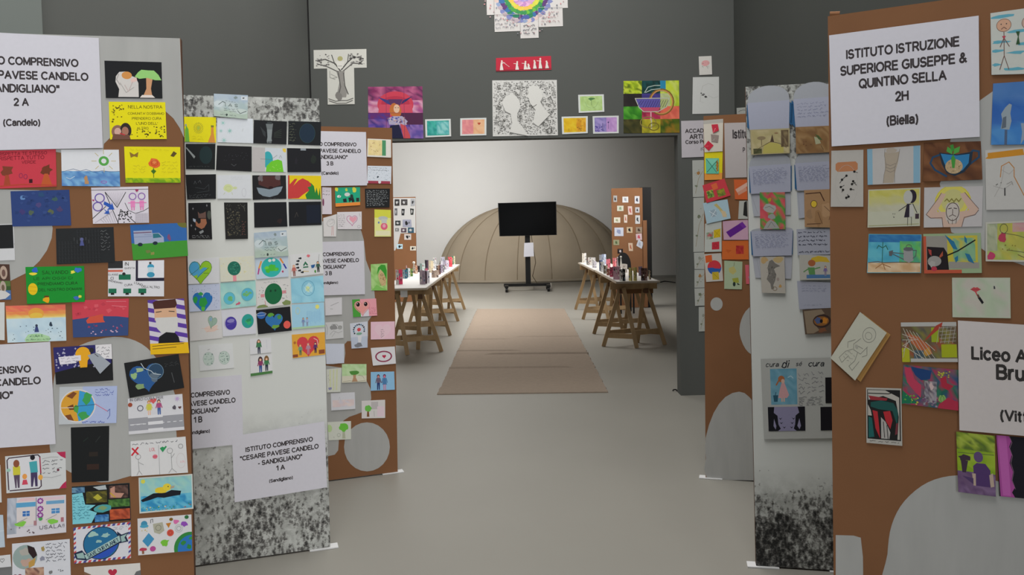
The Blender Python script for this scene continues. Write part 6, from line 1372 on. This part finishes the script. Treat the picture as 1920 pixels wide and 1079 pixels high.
far = [('1150,367 1157,367 1157,379 1150,379', '#9a9a98', '#2a2a34', 'grey card with dark figure, top left'), ('1167,369 1178,369 1178,380 1167,380', '#c4c4c4', '#8a8c94', 'white card with grey sketch, top middle'), ('1190,368 1199,368 1199,382 1190,382', '#c0c0c4', '#3a3a4a', 'white card with dark head, top right'), ('1157,386 1169,386 1169,396 1157,396', '#b8b8a8', '#7a8a70', 'cream card with leaves, second row left'), ('1177,387 1185,387 1186,403 1178,403', '#c0a8a0', '#a04a44', 'upright white card with red print, second row'), ('1191,389 1199,389 1199,399 1191,399', '#b0b0b4', '#26262c', 'grey card with black cross shape'), ('1170,403 1176,403 1176,418 1170,418', '#c4b8ac', '#a8584c', 'narrow white card with red mark'), ('1151,408 1163,408 1163,418 1151,418', '#c4c0b0', '#8a8c6c', 'cream card with small trees, third row left'), ('1191,404 1200,404 1200,420 1191,420', '#b8b8b8', '#3a3c40', 'upright grey card with dark column'), ('1152,427 1169,427 1169,443 1152,443', '#b4b8c4', '#8088a4', 'largest pale blue sheet of the column'), ('1175,426 1186,426 1186,437 1175,437', '#b09c80', '#14141a', 'brown card with a black arc'), ('1192,426 1204,426 1204,437 1192,437', '#8a7a68', '#3c2c24', 'dark floral card, fourth row right'), ('1192,439 1203,438 1204,450 1193,451', '#c0a8ac', '#b04a58', 'pink flower card, right rim'), ('1197,449 1207,455 1203,467 1193,461', '#b8bcc4', '#9aa0b0', 'tilted pale blue card at the right rim'), ('1150,450 1161,450 1161,460 1150,460', '#8a8a6c', '#4a5a3a', 'olive card, fifth row left'), ('1178,456 1186,456 1187,471 1179,471', '#c0a890', '#a05a44', 'upright peach card, fifth row'), ('1158,467 1168,467 1168,475 1158,476', '#1c1416', '#b8b0b0', 'black card with a white bird')]
for q, c, d, t in far:
    a = sheet(FR, q, c, t+' of far right column' if 'column' not in t else t, 'card', 'small_card', e=2, lift=0, size=(60, 60), group='small cards on the far right column')
    a.B(28, 30, 12, 15, d, 8).B(36, 40, 7, 6, d, 7).L(d, 1.6, 12, 12, 40, 16)
finish_sheets()
# ---------------------------------------------------------------- carpet runner
ya, yb = at_z(820, 741).y, at_z(980, 580).y
c = [at_z(820, 741), at_z(1140, 737), at_z(1058, 580), at_z(895, 580.5)]
NX, NY = 14, 110
V, Fc = [], []
rr = random.Random(3)
rows = sorted(set([j/NY for j in range(NY+1)]+[q+d for q in (.175, .30, .335, .47, .5, .66) for d in (-.0036, -.0018, 0, .0018, .0036)]))
cre = [(.175, 0, .78, .014), (.30, .3, 1.0, .015), (.335, 0, .45, .011), (.47, 0, .35, .008), (.5, .5, 1, .008), (.66, .1, .4, .006)]
for v in rows:
    for i in range(NX+1):
        u = i/NX
        p = (c[0]*(1-u)+c[1]*u)*(1-v)+(c[3]*(1-u)+c[2]*u)*v
        h = .009
        for q, u0, u1, a_ in cre:
            if u0-.02 <= u <= u1+.02:
                h += a_*max(0, 1-abs(v-q)/.0037)
        V.append((p.x+(0 if 0 < i < NX else rr.uniform(-.006, .006)), p.y, h))
n = len(rows)
Fc = [(j*(NX+1)+i, j*(NX+1)+i+1, (j+1)*(NX+1)+i+1, (j+1)*(NX+1)+i) for j in range(n-1) for i in range(NX)]
# hem down to the floor
edge = [j*(NX+1) for j in range(n)][::-1]+list(range(NX+1))[1:]+[j*(NX+1)+NX for j in range(n)][1:]+[(n-1)*(NX+1)+i for i in range(NX)][::-1][:-1]
b = len(V)
V += [(V[i][0], V[i][1], .0005) for i in edge]
k = len(edge)
Fc += [(edge[i], edge[(i+1) % k], b+(i+1) % k, b+i) for i in range(k)]
o = mesh_obj('carpet_runner', V, Fc, mat('beige_felt_carpet', '#8f8173', .95, .05, 30, spec=.1, bump=.3, bscale=220), None, (c[0]+c[1]+c[2]+c[3])/4)
props(o, 'long beige brown felt runner with cross creases on the grey floor', 'carpet')

# ---------------------------------------------------------------- trestle tables
def trestle(cx, y, label, flip=1, group=None, dark=False):
    """two A pairs of legs side by side under a beam; feet spread to both sides"""
    root = empty('trestle', (cx, y, 0), label, 'trestle', group)
    H = .70
    x = lambda v: cx+v*flip
    beam = MB().bar((x(-.27), y, H), (x(.27), y, H), .035, .08)
    beam.build('top_beam', WOOD, root)
    feet = [((-.36, -.02), (-.15, -.01)), ((.0, -.19), (-.12, -.04)), ((.07, .22), (.13, .04)), ((.36, .02), (.15, .0))]
    for (fx, fy), (tx, ty) in feet:
        MB().bar((x(fx), y+fy, 0.003), (x(tx), y+ty, H-.02), .045, .028, (0, 1, 0)).build('leg', WOOD, root)
    at = lambda i, z: tuple(feet[i][0][k]+(feet[i][1][k]-feet[i][0][k])*z/H for k in (0, 1))
    for i, j, z in ((0, 1, .13), (2, 3, .15), (1, 3, .17), (0, 2, .16)):
        (a0, b0), (a1, b1) = at(i, z), at(j, z)
        MB().bar((x(a0), y+b0, z), (x(a1), y+b1, z), .018, .055).build('cross_rail', WOOD, root)
    for s in (-1, 1):
        MB().bar((x(.14*s), y-.045, H-.06), (x(.14*s), y+.045, H-.06), .05, .05).build('hinge_block', mat('dark_stained_wood', '#5a3b22', .6), root)
    return root


def far_near(py_feet, px):
    return at_z(px, py_feet).y


LT = []      # left table
lx0, lx1 = at_z(741, 546, .75).x-.22, at_z(799, 543, .75).x
ly0 = at_z(790, 543, .75).y
ly1 = at_z(865, 497.5, .75).y
rx0, rx1 = at_z(1156, 531, .75).x, at_z(1233, 528, .75).x
ry0 = at_z(1160, 531, .75).y
ry1 = at_z(1084, 494, .75).y
TOPM = mat('white_table_top', '#d8d5d0', .45)
EDGEM = mat('table_top_edge', '#b7aa98', .6)


def tabletop(x0, x1, y0, y1, dz, label, skew=0.0, group='white table boards on trestles'):
    r = empty('table_board', ((x0+x1)/2, (y0+y1)/2, .742+dz), label, 'table', group)
    z = .742+dz
    vs = [(x0, y0), (x1, y0), (x1+skew, y1), (x0+skew, y1)]
    MB().prism([Vector((x, y, z+.004)) for x, y in vs], (0, 0, .018)).build('top_panel', TOPM, r)
    lw_ = .012
    for (p, q) in ((0, 1), (1, 2), (2, 3), (3, 0)):
        a_, b_ = Vector((*vs[p], z+.011)), Vector((*vs[q], z+.011))
        MB().bar(a_, b_, lw_, .022).build('edge_band', EDGEM, r)
    return r


ym = (ly0+ly1)/2
tabletop(lx0, lx1, ly0, ym-.01, 0, 'white table top of the left table, nearer half')
tabletop(lx0+.03, lx1+.01, ym+.01, ly1, 0, 'white table top of the left table, farther half', .02)
ym2 = (ry0+ry1)/2
tabletop(rx0, rx1, ry0, ym2-.01, 0, 'white table top of the right table, nearer half')
tabletop(rx0-.01, rx1-.02, ym2+.01, ry1, 0, 'white table top of the right table, farther half', -.03)
for i, (px, py, t) in enumerate(((800, 665, 'nearest'), (824, 634, 'second nearest'), (848, 606, 'third from the front'), (868, 583, 'farthest'))):
    p = at_z(px, py)
    y = min(max(p.y+.15, ly0+.25), ly1-.2)
    trestle((lx0+lx1)/2+.02, y, '%s pine trestle under the left table' % t, 1, 'pine trestles')
for i, (px, py, t) in enumerate(((1192, 662, 'nearest'), (1150, 630, 'second nearest'), (1120, 602, 'third from the front'), (1100, 583, 'farthest'))):
    p = at_z(px, py)
    y = min(max(p.y+.2, ry0+.22), ry1-.2)
    trestle((rx0+rx1)/2-.02, y, '%s pine trestle under the right table' % t, 1, 'pine trestles')
o = MB().box(rx0+.10, rx1-.02, ry0+.3, ry0+.32, .60, .741).build('cardboard_apron', mat('kraft_cardboard', '#8a6440', .85, .05, 10))
props(o, 'brown cardboard strip hanging under the front of the right table', 'cardboard')
o = MB().box(lx0+.24, lx1-.22, ly0+.1, ly0+.115, .66, .741).build('table_notice', WHITE)
props(o, 'small white notice under the front edge of the left table', 'notice')


# ---------------------------------------------------------------- folded cards standing on the tables
TZ = .7645


def on_table(p):
    x0, x1, y0, y1 = (lx0, lx1, ly0, ly1) if p.x < 0 else (rx0, rx1, ry0, ry1)
    p.x = min(max(p.x, x0+.05), x1-.07)
    p.y = min(max(p.y, y0+.04), y1-.08)
    mid = (y0+y1)/2
    if abs(p.y-mid) < .09:
        p.y = mid+.09
    return p


def folded(px, py, hp, wp, cols, label, grp, fold=None, n=2):
    p = on_table(at_z(px, py, TZ))
    s = p.y/F
    h, wd = hp*s, wp*s
    rr = random.Random(int(px*7+py))
    ang = fold if fold is not None else rr.uniform(.5, .8)
    V, Fc, C = [], [], []
    pts = []
    for i in range(n+1):
        pts.append((p.x-wd/2+wd*i/n, p.y+(.0 if i % 2 == 0 else -1)*ang*wd/n*(1 if i % 2 else 0)+.03))
    root = empty('folded_card', (p.x, p.y+.02, TZ), label, 'folded card', grp)
    for i in range(n):
        (x0, y0), (x1, y1) = pts[i], pts[i+1]
        d = Vector((x1-x0, y1-y0, 0))
        nn = Vector((d.y, -d.x, 0)).normalized()
        a, b_ = Vector((x0, y0, TZ+.001)), Vector((x1, y1, TZ+.001))
        hh = h*rr.uniform(.92, 1.0)
        q = [a, b_, b_+Vector((0, 0, hh)), a+Vector((0, 0, h))]
        V = q+[v-nn*.002 for v in q]
        base = cols[i % len(cols)] if i < len(cols) else cols[0]
        C = [lin(base, 1.6)]*8
        Fc = [(0, 1, 2, 3), (7, 6, 5, 4), (0, 4, 5, 1), (1, 5, 6, 2), (2, 6, 7, 3), (3, 7, 4, 0)]
        def uv(u, v, e):
            return a*(1-u)*(1-v)+b_*u*(1-v)+q[2]*u*v+q[3]*(1-u)*v+nn*e
        for t in range(9):
            cu, cv, r1, r2 = rr.uniform(.15, .85), rr.uniform(.1, .9), rr.uniform(.08, .24), rr.uniform(.04, .12)
            k = len(V)
            cc = lin(rr.choice(['#2c2a30', '#c9c4be', '#8a5c60', '#5c6c7c', cols[-1]]) if t % 2 else rr.choice(cols[-2:]), 1.5*rr.uniform(.6, 1.2))
            for m_ in range(7):
                an = m_*.8976
                V.append(uv(min(.97, max(.03, cu+r1*math.cos(an))), min(.97, max(.03, cv+r2*math.sin(an))), .0004+t*.0003))
                C.append(cc)
            Fc.append(tuple(range(k, k+7)))
        print_mesh('card_leaf', V, Fc, C, root, sum(q, Vector())/4)
    return root


def cone(px, py, hp, wp, col, label, grp, ball=None):
    p = on_table(at_z(px, py, TZ))
    s = p.y/F
    h, r = hp*s, wp*s/2
    n = 14
    vs = [(p.x+r*math.cos(6.2832*i/n), p.y+r*math.sin(6.2832*i/n), TZ) for i in range(n)]+[(p.x+r*.2*math.cos(6.2832*i/n), p.y+r*.2*math.sin(6.2832*i/n), TZ+h) for i in range(n)]
    fs = [(i, (i+1) % n, n+(i+1) % n, n+i) for i in range(n)]+[tuple(range(n, 2*n)), tuple(range(n))[::-1]]
    root = empty('paper_figure', (p.x, p.y, TZ), label, 'paper figure', grp)
    print_mesh('paper_cone', vs, fs, [lin(col, GAIN)]*len(vs), root)
    if ball:
        R_ = r*.75
        vs, fs = [], []
        for j in range(1, 7):
            for i in range(12):
                t, f_ = math.pi*j/7, 6.2832*i/12
                vs.append((p.x+R_*math.sin(t)*math.cos(f_), p.y+R_*math.sin(t)*math.sin(f_), TZ+h+R_*.8+R_*math.cos(t)))
        fs = [(j*12+i, j*12+(i+1) % 12, (j+1)*12+(i+1) % 12, (j+1)*12+i) for j in range(5) for i in range(12)]+[tuple(range(12))[::-1], tuple(range(60, 72))]
        print_mesh('paper_head', vs, fs, [lin(ball, GAIN)]*len(vs), root)
    return root


GL, GR = 'folded cards on the left table', 'folded cards on the right table'
W_, K_ = '#c9c6c2', '#2a2a30'
for a_ in ((748, 534, 28, 13, [W_, '#c03a5a'], 'white folded card with a crimson figure, nearest left corner of left table'),
           (759, 523, 17, 9, ['#9ab0b8', '#2c5c70'], 'pale blue folded card behind the crimson figure card'),
           (765, 521, 18, 8, ['#2c5a60', '#b8c4c4'], 'dark teal folded card near the left table edge'),
           (770, 519, 15, 8, ['#c0b044', '#4a6a38'], 'yellow and green folded card on the left table'),
           (776, 515, 16, 8, ['#cfc4b4', '#9a6a50'], 'cream folded card behind the yellow green one'),
           (785, 511, 12, 5, [K_, '#141418'], 'small black folded card on the left table'),
           (792, 516, 22, 10, ['#8a9c98', '#a8b4b0'], 'grey green folded card standing tall on the left table'),
           (800, 507, 19, 7, [K_, '#3c2c38'], 'dark folded card with grey patches behind the grey green one'),
           (799, 518, 14, 6, ['#c06a80', '#a04a60'], 'small rose folded card beside the grey green one'),
           (792, 534, 27, 11, ['#9a8c96', '#8c7c88'], 'mauve grey upright folded card, front of the left table'),
           (799, 533, 25, 4, ['#3a1c28', '#2a141c'], 'maroon card spine between the two front cards of left table'),
           (805, 531, 24, 9, ['#b0a4b4', '#d0ccd4'], 'lilac printed folded card, right front of the left table'),
           (808, 512, 23, 9, ['#cbc3b0', '#b8ac90'], 'tall cream folded card, middle of the left table'),
           (815, 505, 22, 6, [W_, '#8a8c90'], 'tall white folded card with raised grey arms, left table'),
           (816, 521, 14, 13, ['#a08c80', '#b4a294'], 'low taupe tent card, right side of left table'),
           (821, 516, 18, 6, ['#4a3830', '#8a7060'], 'brown folded card beside the taupe tent card'),
           (825, 515, 18, 4, ['#5a1c24', '#3a1418'], 'narrow dark red folded card on the left table'),
           (829, 513, 16, 6, ['#a89cb0', '#8c8494'], 'greyish lilac folded card beside the dark red one'),
           (834, 511, 14, 7, [W_, '#6a6a6c'], 'white slanted folded card, right rim of left table'),
           (830, 498, 16, 8, ['#a8a6ae', '#7c7a84'], 'grey lattice folded card toward the far end, left table'),
           (840, 506, 18, 10, ['#9c94a4', '#b0a8b4'], 'grey mauve folded card with a dark spot, far part of left table'),
           (841, 491, 10, 5, ['#c4b8b4', '#a89c98'], 'small pale folded card at the far end of the left table'),
           (847, 501, 19, 8, ['#b8323e', '#c84a50'], 'bright red folded card, far end of left table'),
           (855, 496, 16, 5, ['#2c7a5c', '#b0a88c'], 'green folded card, last on the left table')):
    folded(*a_, GL)
cone(753, 519, 21, 7, '#c09a98', 'pale pink paper cone on the left table', GL)
cone(768, 512, 14, 4, '#b8b0a0', 'thin grey paper cone on the left table', GL)
cone(775, 512, 17, 7, '#c8c4bc', 'white paper figure with a round head on the left table', GL, '#c9c4ba')
for a_ in ((1095, 493, 18, 8, ['#c8c2b6', W_], 'tall white folded card, far end of the right table'),
           (1099, 497, 14, 6, ['#5a564e', '#a8a294'], 'dark striped folded card beside the tall white one, right table'),
           (1110, 498, 15, 14, ['#c0bab4', '#8c8a88'], 'wide white dotted folded card toward the far end, right table'),
           (1108, 503, 13, 8, ['#b8b4b8', '#8c8890'], 'small lilac white folded card at left rim of the right table'),
           (1116, 509, 20, 4, ['#28406c', '#1c2c50'], 'navy blue folded card at the left rim, right table'),
           (1122, 511, 20, 8, ['#c2c0be', '#9a9ca0'], 'white folded card beside the navy one'),
           (1126, 514, 16, 8, ['#6c6658', '#7c7464'], 'olive grey folded card in front of the white one, right table'),
           (1124, 490, 14, 9, ['#8a8c94', '#a0a2a8'], 'grey folded card, far row of right table'),
           (1133, 497, 20, 8, ['#7c849a', '#a0a8b8'], 'blue grey folded card with loops, far row of right table'),
           (1131, 506, 18, 8, ['#6a7898', '#a4a8b4'], 'blue patterned folded card, middle of the right table'),
           (1141, 503, 17, 8, ['#c06a74', '#a04c58'], 'pink red folded card, middle of the right table'),
           (1154, 501, 17, 9, ['#b85a60', '#c88488'], 'rose ring folded card, middle right table'),
           (1136, 517, 13, 8, ['#8c5044', '#6c5c50'], 'low brick red folded card, left rim of right table'),
           (1144, 520, 19, 8, ['#9a3c54', '#6a2c3c'], 'dark rose folded card beside the pink mauve one'),
           (1155, 525, 25, 14, ['#b08c9c', '#a07c8c'], 'large pink mauve folded card, front left of the right table'),
           (1168, 528, 24, 11, [W_, '#1c1c1c'], 'white folded card with a black figure, front of right table'),
           (1172, 512, 17, 10, ['#c4bcb4', '#9c948c'], 'pale grey folded card behind the black figure card'),
           (1184, 528, 25, 7, ['#c8bc78', '#b8ac6c'], 'yellow folded card, left one of the two on right table'),
           (1193, 528, 26, 7, ['#c4b874', '#b0a466'], 'yellow folded card, right one of the two on right table'),
           (1204, 518, 18, 7, ['#6c5c6c', '#54485a'], 'purple grey folded card behind the yellow pair'),
           (1211, 528, 24, 12, ['#3c2a24', '#7c5c54'], 'dark brown framed picture card, front right of the right table'),
           (1220, 525, 18, 5, ['#a89c84', '#2c2420'], 'narrow cream and black folded card at the right front corner')):
    folded(*a_, GR)
cone(1180, 503, 20, 5, '#a8a49c', 'thin pale paper figure behind the yellow cards', GR, '#b0aca4')
cone(1195, 500, 16, 4, '#8c8484', 'grey paper figurine at the back of the right table', GR, '#9a9292')
cone(1165, 498, 12, 4, '#4a5c40', 'small dark green paper cone by the black chair back', GR)

# ---------------------------------------------------------------- screen on its rolling stand
sy = at_z(992, 546).y
S = Plane((0, sy), (1, sy))
base = S.hit(991, 543)
tv = empty('screen_stand', (base.x, sy, 0), 'large black flat screen on a wheeled pole stand before the dome', 'screen')
q = [S.hit(*p) for p in ((933.5, 381), (1043, 378), (1044, 441), (936.5, 443.5))]
MB().prism(q, (0, .05, 0)).build('screen_housing', BLACK, tv)
cq = sum(q, Vector())/4
MB().prism([cq+(p-cq)*.975+Vector((0, -.004, 0)) for p in q], (0, .003, 0)).build('screen_glass', SCREEN, tv)
px_ = base.x
MB().box(px_-.055, px_+.055, sy+.06, sy+.14, .10, 1.5).build('pole', BLACK, tv)
MB().box(px_-.2, px_+.2, sy+.05, sy+.07, 1.3, 1.75).build('wall_bracket', BLACK, tv)
MB().box(px_-.53, px_+.47, sy+.02, sy+.1, .10, .16).build('base_bar', BLACK, tv)
for s in (-.47, .42):
    MB().box(px_+s-.04, px_+s+.04, sy-.3, sy+.4, .095, .14).build('base_foot', BLACK, tv)
    for dy in (-.25, .35):
        w_ = MB().tube([(px_+s-.025, sy+dy, .05), (px_+s+.025, sy+dy, .05)], .049, 16)
        w_.build('caster', BLACK, tv)
nq = [S.hit(*p) for p in ((983, 456), (1000, 455), (1001, 481), (982, 482))]
nt_ = MB().prism([p+Vector((0, -.01, 0)) for p in nq], (0, .001, 0)).build('paper_notice', mat('white_paper', '#d4d4dc', .7))
props(nt_, 'white paper notice taped to the pole of the black screen', 'notice')
bx = MB().box(px_+.12, px_+.52, sy+.42, sy+.66, .0, .12).build('power_strip_box', mat('grey_plastic', '#9a948a', .6))
props(bx, 'low pale box on the floor behind the screen stand', 'box')
cb = MB().tube([(px_+.3, sy+.1, 1.3), (px_+.22, sy+.12, 1.24), (px_+.08, sy+.15, 1.22), (px_+.13, sy+.16, .9), (px_+.17, sy+.18, .6), (px_+.1, sy+.3, .3), (px_+.2, sy+.44, .13)], .008, 6).build('power_cable', mat('tan_cable', '#7a6a52', .6))
props(cb, 'thin cable hanging behind the screen pole', 'cable')
cf = MB().tube([at_z(x, y)+Vector((0, 0, .01)) for x, y in ((1205, 541), (1222, 534), (1235, 531), (1246, 528.5), (1256, 529.5), (1266, 531))], .012, 6).build('floor_cable', BLACK)
props(cf, 'dark cable lying on the floor at the right rear', 'cable')

# ---------------------------------------------------------------- pale fabric dome against the back wall
dx = at_y(1000, 500, YB).x
DRX, DRZ, DD = at_y(1178, 500, YB).x-dx, at_y(1000, 381.5, YB-.3).z, .95
dome = empty('fabric_dome', (dx, YB-.02, 0), 'beige half dome of sewn fabric gores against the white back wall', 'dome')
CLOTH = mat('beige_dome_cloth', '#a19480', .85, .03, 3, spec=.15)
SEAM = mat('dome_seam', '#8a7c66', .85)
NG = 9


def dpt(g, t):
    """g: 0..NG across, t: 0 floor .. 1 top"""
    th = math.pi*(1-g/NG)
    r = math.cos(t*math.pi/2)**.9 if t < 1 else 0
    z = DRZ*math.sin(t*math.pi/2)**.95 if t > 0 else 0
    return Vector((dx+DRX*r*math.cos(th), YB-.03-DD*r*math.sin(th)**.8, z+.004))


for g in range(NG):
    V, Fc = [], []
    A, B_ = 8, 22
    for j in range(B_+1):
        for i in range(A+1):
            p = dpt(g+i/A, j/B_)
            bul = math.sin(math.pi*i/A)*.035*math.cos(j/B_*math.pi/2)
            th = math.pi*(1-(g+i/A)/NG)
            wr = 0.012*math.sin(j*2.3+i) if g == 0 else 0
            V.append(p+Vector((math.cos(th)*bul, -math.sin(th)*bul-wr, 0)))
    Fc = [(j*(A+1)+i, (j+1)*(A+1)+i, (j+1)*(A+1)+i+1, j*(A+1)+i+1) for j in range(B_) for i in range(A)]
    mesh_obj('fabric_gore', V, Fc, CLOTH, dome, V[4], True)
for g in range(NG+1):
    MB().tube([dpt(g, j/18*.98)+Vector((0, -.006, 0)) for j in range(19)], .011, 6).build('seam', SEAM, dome)
MB().tube([dpt(g/3, 0)+Vector((0, -.02, .035)) for g in range(NG*3+1)], .035, 8).build('base_hem', mat('dome_hem', '#9c917f', .85), dome)

# ---------------------------------------------------------------- black chair behind the right table
cy_ = 12.85
cxp = at_y(1169, 480, cy_)
ch = empty('black_chair', (cxp.x, cy_, 0), 'black chair with rounded back behind the right table', 'chair')
w2 = at_y(1183, 480, cy_).x-cxp.x
ztop = at_y(1169, 474, cy_).z
pl = []
for i in range(21):
    t = math.pi*i/20
    pl.append(Vector((cxp.x-w2*math.cos(t), cy_, ztop-.22+.22*math.sin(t))))
pl += [Vector((cxp.x+w2*.9, cy_, .5)), Vector((cxp.x-w2*.9, cy_, .5))]
MB().prism(pl, (0, .04, 0)).build('backrest', BLACKM, ch)
MB().box(cxp.x-w2, cxp.x+w2, cy_-.38, cy_, .43, .48).build('seat', BLACKM, ch)
for sx_ in (-1, 1):
    for dy in (-.35, -.03):
        MB().bar((cxp.x+sx_*(w2-.02), cy_+dy, .002), (cxp.x+sx_*(w2-.02), cy_+dy, .44), .025, .025).build('leg', BLACKM, ch)
# tiny dark thing on the floor by the jamb
p = at_z(1265.5, 734.5)
o = MB().tube([p+Vector((-.02, 0, .006)), p+Vector((-.008, 0, .016)), p+Vector((.008, 0, .016)), p+Vector((.02, 0, .004))], .006, 6).build('scrap', BLACKM)
props(o, 'tiny dark scrap on the floor beside the dark jamb', 'scrap')
seen = {}
for o in bpy.data.objects:
    if 'label' in o and o.parent is None:
        if o['label'] in seen: print('DUP LABEL', o['label'])
        if not 4 <= len(o['label'].split()) <= 16: print('LABEL LEN', len(o['label'].split()), o['label'])
        seen[o['label']] = 1
